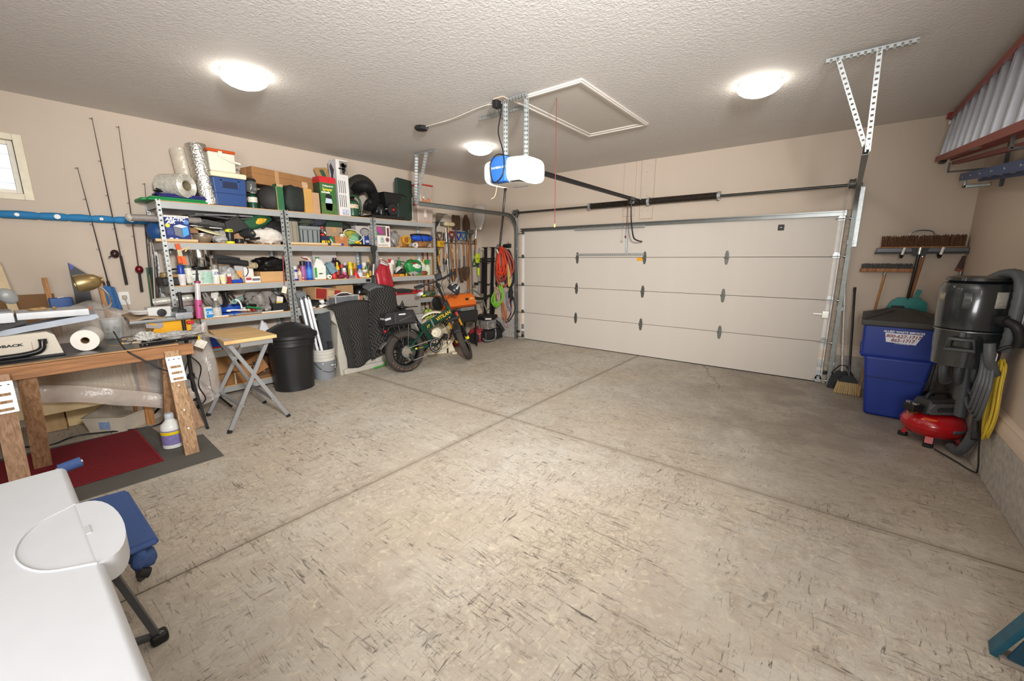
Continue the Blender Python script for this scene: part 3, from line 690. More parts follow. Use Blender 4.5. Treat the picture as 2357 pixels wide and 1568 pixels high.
ob('wound_sheet',G().lathe([(.05,.002),(.102,.002),(.104,.1),(.100,.3),(.103,.62),(.098,.64),(.05,.635),(.05,.002)],n=40),FOIL,t)
ob('outer_flap',G().grid(lambda u,v:(.1065*math.cos(-.3+u*.9)+.002*math.sin(v*9),.1065*math.sin(-.3+u*.9),.01+v*.6),8,8,.002),FOIL,t)
t=thing('film_wrapped_roll','plastic wrapped roll standing behind the tall silver foil roll','roll',(.14,-4.918,z1),rot=(RA(5),RA(-3),0))
ob('wound_sheet',G().lathe([(.05,.002),(.095,.002),(.097,.2),(.094,.6),(.05,.6),(.05,.002)],n=32),mat('#cfc4b2',.25,.1,var=.12,sc=12,bump=.5,bsc=30),t)
# coolers
def chest(name,label,ywh,xf,dep,z,body,lid,handle=None,lidh=.16,tap=.9,cat='cooler',recess=True):
    y,w,h=ywh;t=thing(name,label,cat,(xf-dep/2,y,z));B=mat(body,.4,var=.06);L=mat(lid,.4,var=.05)
    hb=h*(1-lidh)
    ob('body',G().frus(0,(dep*.5*tap,w*.5*tap),hb,(dep*.5,w*.5),bev=.015),B,t)
    ob('lid',G().bx(-dep/2-.006,-w/2-.008,hb+.001,dep/2+.006,w/2+.008,h,.014),L,t)
    if recess:
        g=G();xx=dep*.5
        for a in((-.1,hb*.62,-.078,hb*.93),(.078,hb*.62,.1,hb*.93),(-.1,hb*.86,.1,hb*.95)):g.bx(xx*.955,a[0]*w/.35,a[1],xx*1.02,a[2]*w/.35,a[3],.006)
        ob('grip',g,B,t);ob('grip_recess',G().bx(xx*.93,-.075*w/.35,hb*.63,xx*.985,.075*w/.35,hb*.86,.003),mat('#182446',.6),t)
        ob('waist_line',G().bx(-xx*.96,-w*.47,hb*.44,xx*.965,w*.47,hb*.455,.002),mat('#1c2a50',.6),t)
    return t
chest('drink_cooler','blue cooler with cream lid under the orange lidded cooler',((-4.634,0.34,0.367)),.45,.28,z1,'#2c4a80','#e8dfc0')
t=chest('drink_cooler','white cooler with orange lid and swing handle on top of the blue cooler',(-4.674,0.267,.235),.43,.24,z1+0.367+.002,'#e6dfcd','#d4571f',lidh=.13,recess=False,tap=.96)
g=G();wv=0.267/2;g.tube([(.128,-.02,.17),(.135,.02,.145),(.14,wv*.6,.12),(.14,wv+.03,.105),(-.12,wv+.03,.105),(-.128,.02,.15)],.011,8);ob('carry_handle',g,mat('#ece6d6',.4),t)
ob('handle_pivot',G().cyl((.115,-.02,.175),(.14,-.02,.175),.022,n=16).bx(.118,-.035,.17,.132,.005,.215,.004),mat('#ece6d6',.4),t)
# lantern
y,w,h=(-4.396,0.096,0.379)
t=thing('camping_lantern','propane camping lantern with glass globe beside the blue cooler','lantern',(.385,y,z1))
ob('fuel_bottle',G().lathe([(.04,0),(.05,.006),(.05,.13),(.035,.155),(.02,.165)],n=24),mat('#16442e',.35),t)
ob('fuel_label',G().lathe([(.0505,.07),(.0512,.072),(.0512,.128),(.0505,.13)],n=24),prn('#d9d2c4'),t)
ob('burner',G().lathe([(.02,.16),(.045,.17),(.05,.185),(.03,.195),(.012,.22),(0,.225)],n=20),CHR,t)
ob('globe',G().lathe([(.05,.185),(.062,.21),(.058,.29),(.05,.31),(.048,.31),(.056,.288),(.06,.211),(.048,.186)],n=24),mat('#eef2f2',.05,trans=.9,var=0),t)
ob('top_cap',G().lathe([(.056,.31),(.058,.315),(.05,.335),(.02,.345),(0,.346)],n=24),BLK,t)
ob('bail_handle',G().tube([(0,.06*math.cos(a),.3+.07*math.sin(a))for a in[PI*i/12 for i in range(13)]],.002,5),CHR,t)
# long carton bridging the cases
a0=((0.42,-4.441,2.607));
t=thing('long_carton','long taped brown carton laid over the cases on the top shelf','box',(.20,-3.97,z1+.292),rz=RA(0),rot=(RA(-1.2),0,RA(9)))
ob('body',G().bx(-.11,-.42,0,.11,.42,.19,.003),mat('#9d7146',.75,var=.1,sc=7),t)
ob('seam',G().bx(-.1105,-.4205,.115,.1108,.4205,.119),mat('#7c5533',.8),t)
ob('tape',G().bx(-.1112,-.14,-.0006,.1112,-.09,.1908),mat('#b98f62',.2),t);ob('tape',G().bx(-.1112,.22,.02,.1112,.30,.12),mat('#d6b892',.25,var=.25,sc=40),t)
ob('end_flap',G().bx(-.12,-.424,.03,-.01,-.4195,.185),mat('#ad8153',.75),t)
# cases, bag and cartons under it
carton('storage_case','dark green textured case beside the round black case',(-4.251,0.061,.24),.30,.22,z1,'#2e3a2c',tape=False)
t=thing('round_case','round black case standing on its edge under the long carton','case',(.33,-4.17,z1),rz=RA(62))
ob('shell',G().lathe([(.0,-.04),(.12,-.04),(.138,-.025),(.142,0),(.138,.025),(.12,.04),(0,.04)],c=(0,0,.145),n=40,R=MX.Rotation(PI/2,4,'X')),mat('#231f1e',.6),t)
ob('zipper',G().lathe([(.141,-.004),(.1455,-.003),(.1455,.003),(.141,.004)],c=(0,0,.145),n=40,R=MX.Rotation(PI/2,4,'X')),BLK,t)
carton('worn_box','worn dark green narrow box between round case and black bag',((-4.094,0.085,0.315)),.43,.3,z1,'#2f6a44',tape=False,panels=[('x',0,0,.1,1,'#b98c5d'),('x',0,.9,1,1,'#b59a72')])
t=lump('soft_bag','black soft cooler bag sagging beside the tan cartons',(.33,-3.895,z1),(.11,.135,.16),'#1f2522','bag',seed=9,wob=.16,e=.55)
t['label']='black soft cooler bag sagging beside the tan cartons'
carton('slim_carton','slim brown carton wedged beside the black soft bag',((-3.799,0.039,0.312)),.40,.3,z1,'#6e4526',tape=False)
carton('slim_carton','yellowish tan carton standing between brown and pinkish cartons',((-3.747,0.108,0.301)),.44,.28,z1,'#c69a55',tape=False)
carton('slim_carton','short pinkish tan carton beside the green sprayer box',((-3.646,0.094,0.264)),.44,.28,z1,'#bd9674',tape=False)
# sprayer box
y,w,h=(-3.474,0.226,0.483)
t=carton('sprayer_box','green printed sprayer box with a red top band',(y,w,h),.45,.17,z1,'#3d6b3a',tape=False,panels=[('x',0,.84,1,1,mat('#c8232c',.4)),('y',0,.84,1,1,mat('#b51f28',.4)),('y',0,0,1,.84,mat('#24402a',.5,var=.3,sc=20)),('x',0,0,1,.3,mat('#53723b',.5,var=.3,sc=30))])
text('lettering','Multipurpose',.034,mat('#f4f4ee',.5,var=0),t,(.0862,0,h*.76),FX,sx=.82,bold=.0006)
text('lettering','Sprayer',.052,mat('#f3e04a',.5,var=0),t,(.0862,-.01,h*.665),FX,sx=.85,bold=.0012)
pic=ob('tank_picture',G().prism([(-.045,h*.12),(.035,h*.1),(.05,h*.3),(.04,h*.42),(-.04,h*.44),(-.055,h*.3)],.0845,.0862,'x'),mat('#b9cbd6',.5,var=.12),t)
ob('pump_picture',G().prism([(-.045,h*.44),(.04,h*.42),(.045,h*.5),(.0,h*.56),(-.04,h*.52)],.0845,.0864,'x').bar((.0855,.045,h*.46),(.0855,.075,h*.06),.004,.001,(1,0,0)),BLK,t)
ob('feature_print',G().bx(.0845,-w*.42,h*.565,.0858,w*.1,h*.605),prn('#d8dccb',.5),t)
# tall printed box and open carton behind
y,w,h=(-3.231,0.172,0.743)
t=carton('tall_printed_box','tall black and white printed box beside the sprayer box',(y,w,h),.42,.19,z1,'#dedcd8',tape=False,panels=[('x',.3,.74,1,.98,mat('#8c8479',.5,var=.3,sc=25)),('y',0,0,1,1,mat('#c9c8cc',.5,var=.0)),('x',.28,.02,.85,.12,mat('#b9bcd2',.5,var=.6,sc=60))])
for i in range(4):
    ob('printed_stripe',G().bx(.0945,-w/2+.02+i*.029,h*.16,.0964,-w/2+.029+i*.029,h*.38).bx(.0945,-w/2+.02+i*.029,h*.41,.0964,-w/2+.029+i*.029,h*.63),mat('#4b4a52',.5),t)
g=G()
for(a,b,c,d)in((.02,.76,.06,.95),(.0,.88,.09,.93),(.06,.8,.075,.9),(-.03,.83,.05,.855)):g.bx(.0945,a-.02,h*b,.097,c-.02,h*d)
ob('product_picture',g,BLK,t)
ob('side_picture',G().prism([(-.06,h*.3),(.05,h*.34),(.03,h*.5),(.06,h*.62),(.0,h*.7),(.04,h*.82),(-.03,h*.95),(-.075,h*.9),(-.04,h*.75),(-.07,h*.6),(-.02,h*.45)],-w/2-.0016,-w/2,'y'),mat('#3a3950',.5,var=.4,sc=20),t)
t=thing('open_carton','open brown carton with a raised flap behind the tall printed box','box',(.13,-3.34,z1),rz=0)
ob('body',G().bx(-.07,-.11,0,.07,.11,.50,.003),mat(CARD,.8,var=.08),t)
ob('flap',G().box((.05,-.05,.575),(.004,.19,.16),rot=MX.Rotation(RA(-22),4,'Y')@MX.Rotation(RA(10),4,'X')),mat('#b08657',.8,var=.08),t)
ob('inside_print',G().box((.056,-.045,.575),(.003,.06,.1),rot=MX.Rotation(RA(-22),4,'Y')@MX.Rotation(RA(10),4,'X')),mat('#3c5a45',.7),t)
# green portable tank lantern
y,w,h=(-3.074,0.172,0.308)
t=thing('portable_tank','dark green portable tank with a loop handle beside the tall printed box','tank',(.35,y,z1))
r=w/2
ob('body',G().lathe([(r*.9,.01),(r,.02),(r,h*.62),(r*.92,h*.68),(r*.5,h*.74)],n=28),mat('#1f4a31',.3),t)
ob('foot_ring',G().lathe([(r*.8,0),(r*.82,.02),(r*.6,.02)],n=28),BLK,t)
ob('handle',G().tube(curve([(0,-r*.8,h*.8),(0,-r*.2,h*.96),(0,r*.9,h*.95),(0,r*1.5,h*.75),(0,r*1.5,h*.4),(0,r*1.1,h*.33)],6),.015,10),mat('#234f36',.4),t)
ob('badge',G().lathe([(r*1.005,h*.38),(r*1.015,h*.38),(r*1.015,h*.56),(r*1.005,h*.56)],n=28,ang=2*PI),prn('#c9b89a',.6),t)
ob('valve',G().cyl((.02,r*1.55,h*.3),(.02,r*1.55,h*.14),.022,n=12).cyl((.0,r*1.1,h*.3),(.02,r*1.7,h*.3),.012,n=10),DKST,t)
# leaf vacuum bag and hose
t=thing('leaf_vacuum_bag','black leaf vacuum with ribbed hose and bag behind the green tank','vacuum',(.2,-2.811,z1))
pts=curve([(.1,-.17,.36),(.12,-.12,.43),(.13,.0,.46),(.13,.09,.40),(.14,.11,.27),(.13,.05,.19),(.12,-.02,.2)],12)
g=G();g.tube(pts,.07,14,rs=[.075+(.008 if i%2 else-.004)for i in range(len(pts))]);ob('ribbed_hose',g,BLK,t)
pts=curve([(-.02,-.21,.3),(-.02,-.16,.46),(-.02,.0,.56),(-.02,.14,.5),(-.01,.21,.34),(.0,.24,.2)],8)
ob('blower_tube',G().tube(pts,.085,14),mat('#2a2a22',.5,bump=.3),t)
g=G().ball((.09,.21,.14),(.08,.1,.15),24,14,wob=.4,seed=3);ob('collection_bag',g,mat('#1a1a1b',.25,bump=.8,bsc=20),t,ang=2.)
ob('hose_mouth',G().cyl((.12,-.02,.2),(.2,.03,.25),.035,n=14),RUB,t)
# spreader
t=thing('broadcast_spreader','black lawn spreader with hopper and wheel on the top shelf','spreader',(.28,-2.398,z1+.065))
ob('hopper',G().frus(.13,(.07,.09),.33,(.14,.17),bev=.01).bx(-.15,-.18,.325,.15,.18,.34,.005),BLK,t)
ob('axle_frame',G().tube([(.14,.19,.33),(.14,.28,.30),(.1,.06,.1),(.1,-.05,.08)],.009,8).tube([(-.12,.19,.33),(-.1,.28,.30),(-.08,.06,.1)],.009,8),DKST,t)
for x in(-.09,.11):
    ob('wheel',G().lathe([(.03,-.02),(.08,-.022),(.09,-.012),(.09,.012),(.08,.022),(.03,.02),(.03,-.02)],c=(x,-.01,.09),n=28,R=MX.Rotation(PI/2,4,'Y')),RUB,t)
ob('hub',G().cyl((.1,-.01,.09),(.135,-.01,.09),.018,n=14),mat('#c8322c',.4),t)
ob('spinner_gear',G().lathe([(.0,.1),(.06,.1),(.06,.115),(.015,.12),(.015,.14)],n=20),mat('#c9c9c4',.4),t)
ob('tray',G().frus(0,(.17,.27),.05,(.19,.3),bev=.008),mat('#232222',.5),thing('plastic_tray','shallow black plastic tray under the lawn spreader','tray',(.28,-2.535,z1)))
# folded green table leaning, tubs
y0_,y1_=-2.327,-1.906
t=thing('folded_table','dark green folded table standing on edge by the track hanger','table',(.32,(y0_+y1_)/2,z1),rz=RA(14))
hh=0.657
ob('panel',G().bx(-.014,-.19,.0,.014,.19,hh,.012),mat('#22352c',.5),t);ob('folded_half',G().bx(-.04,-.185,.0,-.018,.185,hh-.015,.01),mat('#1d2d26',.5),t)
ob('folded_leg',G().tube([(.02,.16,.02),(.02,.17,hh*.6)],.011,8).bx(.01,.12,.0,.05,.2,.04,.006),mat('#b9b6a8',.5),t)
def tub(label,ywh,xf,z,red_stripe=False):
    y,w,h=ywh;dep=.3;t=thing('storage_tub',label,'tub',(xf-dep/2,y,z));C_=mat('#b7a69a',.3,var=.15,sc=7)
    ob('body',G().frus(0,(dep*.46,w*.46),h*.93,(dep*.5,w*.5),bev=.012),C_,t)
    ob('lid',G().bx(-dep/2-.01,-w/2-.012,h*.93,dep/2+.01,w/2+.012,h,.006),mat('#b8423a',.4),t);return t
y,w,h=(-1.775,0.335,0.292)
t=tub('clear storage tub with red lid, the lower of the stacked pair',(y,w,h),.42,z1);ob('paper_label',G().bx(.144,-.03,h*.3,.147,.02,h*.78),mat('#e2ddd0',.6,var=.1),t)
y2,w2,h2=(-1.742,0.285,0.615)
t=tub('clear storage tub with red lid on top of the other, near the ceiling track',(y2,w2*.95,h2-h-.003),.42,z1+h+.003)
ob('silver_contents',G().ball((.142,-.03,.13),(.012,.035,.08),12,10,wob=.4),mat('#d2d2cc',.25,.6),t);ob('warm_contents',G().bx(.135,-.09,.02,.148,.08,.10,.01),mat('#c07a52',.6,var=.3),t)

# ---------------------------------------------------------------- second shelf, first unit
z2,z3,z4,z5,z6=LV[2],LV[3],LV[4],LV[5],LV[6]
y,w,h=(-5.179,0.213,0.273)
t=carton('air_cooler_box','dark blue printed air cooler box at the end of the second shelf',(y,w,h),.45,.17,z2,'#2a3874',tape=False,panels=[('x',0,.93,1,1,mat('#d9d6d2',.5,var=.3,sc=60)),('x',.06,.28,.3,.55,prn('#3a4a86',.5)),('x',0,0,1,.12,mat('#2c55b4',.4,var=.2,sc=20))])
WT=mat('#f2f4fb',.4,var=0)
text('lettering','ARCTIC',.046,WT,t,(.0866,-.012,h*.85),FX,sx=1.,bold=.0022,shear=.25)
text('lettering','AIR',.046,WT,t,(.0866,-.052,h*.745),FX,sx=.95,bold=.0022,shear=.25)
pic=ob('cooler_picture',G().prism([(-.035,.165),(.02,.185),(.09,.165),(.035,.148)],.0845,.0868,'x'),mat('#e8e9ef',.4,var=0),t)
ob('grille_picture',G().prism([(-.035,.163),(.033,.146),(.035,.05),(-.03,.075)],.0845,.0866,'x'),mat('#6f747e',.5,var=.35,sc=90,stretch=(1,.2,3)),t)
ob('water_picture',G().prism([(.037,.146),(.09,.162),(.092,.085),(.038,.05)],.0845,.0866,'x'),mat('#4fa0dd',.4,var=.12),t)
ob('yellow_badge',G().cyl((.0845,-.082,.17),(.0868,-.082,.17),.021,n=20),mat('#e6d64b',.5),t)
ob('accessory_picture',G().cyl((.0845,-.065,.028),(.0868,-.065,.028),.02,n=16).cyl((.0845,-.02,.022),(.0868,-.02,.022),.02,n=16),mat('#eceff4',.4),t)
ob('picture_inset',G().cyl((.0845,.08,.21),(.0866,.08,.21),.024,n=20),mat('#5a86c4',.5,var=.4,sc=50),t)
t=thing('ball','dark blue rubber ball behind the air cooler box','ball',(.24,-5.289,z2))
ob('skin',G().ball((0,0,.112),.112,28,18),mat('#1d4a80',.5),t);ob('seam',G().tube([(0,.1125*math.cos(a),.112+.1125*math.sin(a))for a in[PI*i/16 for i in range(33)]],.002,4).tube([(.1125*math.cos(a),0,.112+.1125*math.sin(a))for a in[PI*i/16 for i in range(33)]],.002,4),BLK,t)
# tubes lying along the deck
t=thing('wrapped_tube','grey plastic wrapped tube sticking out past the shelf end','tube',(.40,-5.5,2.005),rot=(0,0,0))
_e0,_e1=(0.4,-5.534,1.997),(0.4,-5.302,2.013)
t.location=(0,0,0)
ob('tube_body',G().cyl(_e0,(_e1[0],_e1[1]+.35,_e1[2]-.01),.034,n=24),mat('#8f8883',.3,.1,var=.15,bump=.3,bsc=40),t)
ob('crumpled_end',G().ball((_e0[0],_e0[1]-.01,_e0[2]),(.036,.03,.036),14,10,wob=.3,seed=4),mat('#bdb3a8',.2,bump=.8,bsc=40),t)
t=thing('wood_pole','pale wooden pole along the edge of the second shelf','pole',(.455,-5.36,z2+.018))
ob('shaft',G().cyl((0,-.02,0),(0,.34,0),.0165,n=16),mat('#d8bc8f',.6,var=.12,stretch=(4,.5,4)),t)
# folded dark felt and mats filling the top of the shelf
def slab(name,label,pts,th,mt,cat,wv=.012,n=14,d0=.06,d1=.42):
    "sagging folded sheet: front edge follows pts (y, z), reaches back to the wall"
    def f(u,v):
        s=u*(len(pts)-1);i=min(int(s),len(pts)-2);q=s-i
        yy=pts[i][0]*(1-q)+pts[i+1][0]*q;zz=pts[i][1]*(1-q)+pts[i+1][1]*q
        return(d1-(d1-d0)*v+.01*math.sin(u*9),yy,zz+wv*math.sin(u*7+v*3))
    return ob(name,G().grid(f,n,6,th),mt,None,label,cat,ang=1.2)
FELT=mat('#4b4b4a',.95,var=.35,sc=60,bump=.4,bsc=150);DFELT=mat('#2a2a2b',.8,var=.2)
p=lambda*a:[(q[1],q[2])for q in a]
slab('felt_sheet','grey felt sheet folded across the middle of the second shelf',p((0.42,-5.035,2.008),(0.42,-4.894,2.009),(0.42,-4.699,1.999),(0.42,-4.467,2.018)),.055,FELT,'felt')
slab('black_mat','black sheet sagging under the folded grey felt',p((0.4,-5.05,1.957),(0.4,-4.894,1.962),(0.4,-4.699,1.951)),.03,DFELT,'mat')
slab('dark_mat','dark rubber mat on top of the folded grey felt',p((0.43,-5.06,2.056),(0.43,-4.852,2.063),(0.43,-4.654,2.064),(0.43,-4.416,2.068)),.02,mat('#3a3a3b',.6,var=.15),'mat')
slab('grey_board','narrow grey board tucked under the top deck',p((0.44,-4.995,2.076),(0.44,-4.695,2.088),(0.44,-4.426,2.093)),.016,mat('#77787a',.5),'board',wv=.0)
slab('white_edged_board','thin white edged board lying above the glass bowl',p((0.43,-5.059,1.951),(0.43,-4.751,1.932)),.008,mat('#d6d2cc',.5),'board',wv=0)
carton('low_carton','brown carton behind the glass bowl',((-5.009,0.078,0.174)),.34,.2,z2,'#a67c58',tape=False)
carton('low_carton','open tan carton behind the black and yellow canister',((-4.623,0.202,0.128)),.33,.2,z2,'#b38a66',tape=False)
y,w,h=(-4.939,0.198,0.098)
t=thing('glass_bowl','glass bowl with a metal rim on the second shelf','bowl',(.43-w/2,y,z2));r=w/2
ob('bowl',G().lathe([(r*.45,0),(r*.7,.012),(r*.95,h*.55),(r,h*.95),(r*.98,h),(r*.93,h*.9),(r*.66,.02),(0,.012)],n=32),mat('#b8a890',.12,.6,var=.15),t)
ob('rim',G().lathe([(r,h*.93),(r*1.15,h*.98),(r*1.15,h+.005),(r*.97,h)],n=32),STEEL,t)
t=thing('cream_cover','cream round lid tilted over the glass bowl','lid',((0.33,-4.878,1.904)),rot=(RA(-14),RA(14),0))
ob('disc',G().lathe([(0,.012),(.125,.014),(.142,.008),(.145,-.004),(.138,-.006),(.12,.004),(0,.003)],n=36),mat('#ddd3a6',.5),t)
lump('crumpled_bag','clear crumpled plastic bag beside the glass bowl',(.36,-4.759,z2),(.06,.085,.07),'#a8a6a4','bag',rough=.2,seed=12,wob=.6)
y,w,h=(-4.691,0.081,0.157)
t=vessel('canister','black canister with yellow rims on the second shelf',(y,w,h),.445,z2,'cyl','#1c1c1e','#dbe021',cat='canister')
for zz in(.0,h-.028):ob('yellow_rim',G().lathe([(w/2*1.03,zz),(w/2*1.05,zz+.003),(w/2*1.05,zz+.022),(w/2*1.03,zz+.025)],n=24),mat('#dbe021',.4),t)
ob('slot',G().bx(w/2*1.02,-.016,h-.019,w/2*1.06,.016,h-.009),BLK,t)
t=thing('tilted_case','black angular case tipped above the canister','case',((0.36,-4.599,1.912)),rot=(RA(24),RA(8),0))
ob('shell',G().frus(0,(.08,.13),.15,(.06,.08),bev=.012),mat('#232220',.6),t);ob('cover_flap',G().bx(-.06,-.02,.15,.07,.09,.162,.004),mat('#4a4640',.8,bump=.3),t)
t=lump('tackle_pouch','green pouch with a yellow inside on the second shelf',((0.38,-4.376,1.95)),(.06,.2,.075),'#1d5133','pouch',seed=21,wob=.25,rot=(RA(20),0,0));
ob('pouch_lining',G().ball((.045,.05,.075),(.025,.07,.035),14,10,wob=.3),mat('#d9a92a',.6,var=.5,sc=40),t)
t=roll_end('black rolled foam mat with its end showing on the second shelf',((0.445,-4.459,1.894)),(-.9,-.42,-.03),.052,.3,mat('#2b2d2d',.8),name='foam_mat_roll',core=.018)
lump('duffel_bag','black duffel bag behind the white cloth',(.24,-4.18,z2),(.15,.2,.15),'#211f20','bag',seed=31,wob=.25)
t=lump('white_cloth','white cloth heaped at the end of the second shelf',(.35,-4.252,z2),(.1,.19,.10),'#d5cfc6','cloth',seed=41,wob=.4,bump=.9)
t=thing('black_handle_tool','black handled tool in front of the white cloth','tool',(0,0,0))
ob('handle',G().tube(curve([(0.465,-4.514,1.819),(0.465,-4.457,1.825),(0.465,-4.398,1.837)],5),.014,10),BLKG,t)
ob('ferrule',G().cyl((0.465,-4.558,1.815),(0.465,-4.514,1.819),.012,n=10),CHR,t)
t=vessel('small_black_jar','small black jar lying low beside the canister',((-4.592,0.089,0.052)),.43,z2,'cyl','#202021','#111111',cat='jar')

# ---------------------------------------------------------------- third shelf, first unit
def A(nm,lb,ywh,xf=.44,z=z3,**k):return vessel(nm,lb,ywh,xf,z,**k)
t=thing('drill_case','flat black tool case at the shelf end beside the orange clamp','case',(.27,-5.306+.07,z3))
ob('shell',G().bx(-.14,-.13,0,.14,.15,.085,.012),BLK,t);ob('lid_seam',G().bx(-.1405,-.1305,.05,.1408,.1505,.054),DKST,t)
t=thing('headphones','black headphones lying on a small carton over the tool case','headphones',(.30,-5.274+.06,z3+.118))
ob('band',G().tube([(.0,.07*math.cos(a),.02+.035*math.sin(a))for a in[PI*i/10 for i in range(11)]],.009,8),BLKG,t)
for s in(-1,1):ob('ear_cup',G().ball((.01,s*.07,.018),(.03,.018,.02),14,10),BLKG,t)
carton('flat_carton','small tan carton lying on the tool case under headphones',(-5.252,.14,.03),.38,.17,z3+.087,'#a98558',tape=False)
A('brass_tape_tin','brass coloured round tin on the tool case',(-5.317,.08,.045),.33,z3+.087,kind='cyl',body='#8f7748',cap='#6d5b38',cat='tin')
t=A('paint_bottle','white tapered tub with a wide blue cap',(-5.2,0.074,0.214*.56),.45,kind='cup',body='#e4e2df',cap='#203f9b',lab='#d8d2d2',cat='tub')
y,w,h=(-5.202,0.069,0.214)
ob('blue_cap',G().lathe([(w*.43,h*.53),(w*.45,h*.56),(w*.43,h*.97),(w*.38,h*1.0),(0,h*1.0)],n=20),mat('#1d3f9f',.35),t)
A('paint_can','paint can with an olive lid and pale label',((-5.132,0.067,0.213)),.43,kind='tin',body='#6a7360',cap='#566049',lab='#d8d6cc',cat='can')
A('paint_can','paint can with red and white label under the steel bucket',(-5.068,.145,.16),.45,kind='tin',body='#d8d8d2',cap='#222222',lab='#d3d9cf',cat='can')
A('paint_can','black lidded paint can behind the labelled can',(-5.006,.15,.19),.29,kind='tin',body='#2a2a2b',cap='#151515',cat='can')
A('paint_can','paint can with a teal and white label',(-4.972,.15,.158),.45,kind='tin',body='#c5c9c6',cap='#b0b3b0',lab='#9fc3b4',cat='can')
t=thing('steel_bucket','shiny steel bucket with a wire bail standing on a black lidded can','bucket',(.215,-4.959,z3+.192))
hb=0.393-.19
ob('pail',G().lathe([(.088,0),(.09,.004),(.094,hb*.5),(.0955,hb*.52),(.095,hb*.54),(.1,hb),(.097,hb),(.086,.01),(0,.01)],n=36),mat('#c9cac6',.15,1.,var=.2,sc=8),t)
ob('bail_wire',G().tube([(.103*math.sin(a)*.9+.02,.104*math.cos(a),hb*.86-.1*math.sin(a))for a in[PI*i/14 for i in range(15)]],.002,5),DKST,t)
for s,sl_ in((-.2,'near'),(.25,'far')):
    b=ob('binder_clip',G().prism([(-.02,0),(.02,0),(.004,.02),(-.004,.02)],-.02,.02,'y'),BLK,None,'black binder clip on the %s side of the steel bucket rim'%sl_,'clip','binder clips on the bucket',loc=(.31,-4.942+s*.2,z3+.192+hb-.008));ob('clip_wire',G().tube([(0,-.012,.015),(.0,-.012,.045),(0,.012,.045),(0,.012,.015)],.0015,4),CHR,b)
b=ob('binder_clip',G().prism([(-.014,0),(.014,0),(.004,-.018),(-.004,-.018)],-.016,.016,'y'),BLK,None,'black binder clip on the shelf beam beside the orange clamp','clip',loc=(.486,-5.269,z2-.07));ob('clip_wire',G().tube([(.0,-.01,-.015),(.004,-.012,-.045),(.004,.012,-.045),(0,.01,-.015)],.0015,4),CHR,b)
t=thing('spring_clamp','large orange spring clamp gripping the shelf beam','clamp',(0,0,0))
a0,a1,a2,a3=V((0.5,-5.219,1.748)),V((0.5,-5.21,1.692)),V((0.51,-5.207,1.617)),V((0.52,-5.199,1.534))
ob('jaw',G().bar(a0,a1+(a1-a0)*.1,.038,.03,(1,0,0)),mat('#d4561a',.45),t)
ob('steel_spring',G().bar(a1,a2,.036,.026,(1,0,0)),mat('#d9cfae',.25,.7),t)
ob('handle',G().bar(a2+V((-.01,-.012,.01)),a3+V((-.01,-.02,.01)),.03,.022,(1,0,0)),mat('#d4561a',.45),t)
ob('handle',G().bar(a2+V((.012,.015,0)),a3+V((.012,.015,0)),.036,.024,(1,0,0)),mat('#e0621f',.45),t)
for q0,q1,lb in((((0.49,-5.189,1.679)),((0.49,-5.132,1.71)),'wooden stir stick tucked behind the orange clamp, the flatter one'),(((0.49,-5.156,1.668)),((0.49,-5.112,1.726)),'wooden stir stick tucked behind the orange clamp, the steeper one')):
    ob('stir_stick',G().bar(q0,q1,.012,.003,(1,0,0)),mat('#d9b98a',.7),None,lb,'stick','stir sticks')
t=A('spray_paint','white spray can marked 2X with a grey cap',((-4.887,0.071,0.216)),.445,kind='can',body='#e2e2de',cap='#8e8a80',cat='spray can')
y,w,h=(-4.887,0.071,0.216)
text('lettering','2X',.042,mat('#1b2f86',.5,var=0),t,(w/2+.0012,0,h*.56),FX,bold=.001,shear=.2)
carton('grey_box','grey box with a brown top behind the paper cup',((-4.774,0.114,0.23)),.36,.16,z3,'#98938b',tape=False,panels=[('x',0,.86,1,1,'#6d5b49')])
lump('grey_bag','grey plastic bag slumped against the grey box',(.39,-4.747,z3),(.05,.07,.09),'#a5a4a3','bag',rough=.3,seed=15,wob=.4)
A('paper_cup','white paper cup with a yellow print',((-4.822,0.066,0.105)),.455,kind='cup',body='#ece7da',cap='#ffffff',lab='#e6dfae',cat='cup')
carton('red_carton','small red and white carton beside the paper cup',((-4.766,0.038,0.111)),.455,.05,z3,'#a82a34',tape=False,panels=[('x',0,.72,1,1,'#e3d9d2'),('x',.1,.1,.9,.5,'#8c2730')])
y,w,h=(-4.69,0.114,0.066)
t=thing('parts_bin','blue plastic parts bin holding small bags','bin',(.40,y,z3))
g=G();g.bx(-.05,-w/2,0,.05,w/2,.004);g.bx(-.05,-w/2,0,-.046,w/2,h);g.bx(.046,-w/2,0,.05,w/2,h*.65);g.prism([(-.05,0),(.05,0),(.05,h*.65),(.0,h),(-.05,h)],-w/2,-w/2+.004,'y');g.prism([(-.05,0),(.05,0),(.05,h*.65),(.0,h),(-.05,h)],w/2-.004,w/2,'y')
ob('tray',g,mat('#1f45ae',.35),t)
lump('hardware_bag','clear bag of hardware in the blue parts bin',(.40,y-.02,z3+.005),(.035,.06,.06),'#b4a791','bag',rough=.2,seed=8,wob=.5)
ob('orange_card',G().box((.385,y+.06,z3+.075),(.003,.055,.13),rot=MX.Rotation(RA(8),4,'X')),mat('#d79a54',.6),None,'orange card standing in the blue parts bin','card')
t=thing('cable_loop','black cable looped around a pale box on the third shelf','cable',(0,0,0));cc=V((0.35,-4.618,1.454))
ob('loop',G().tube(coilpts(cc,.085,3,.012,'x',.12,3),.006,6),BLK,t)
carton('pale_box','pale grey box inside the black cable loop',(-4.609,.11,.2),.33,.12,z3,'#b9b6b6',tape=False)
carton('white_box','tall white box beside the cable loop',((-4.525,0.107,0.181)),.36,.18,z3,'#dcd8d2',tape=False)
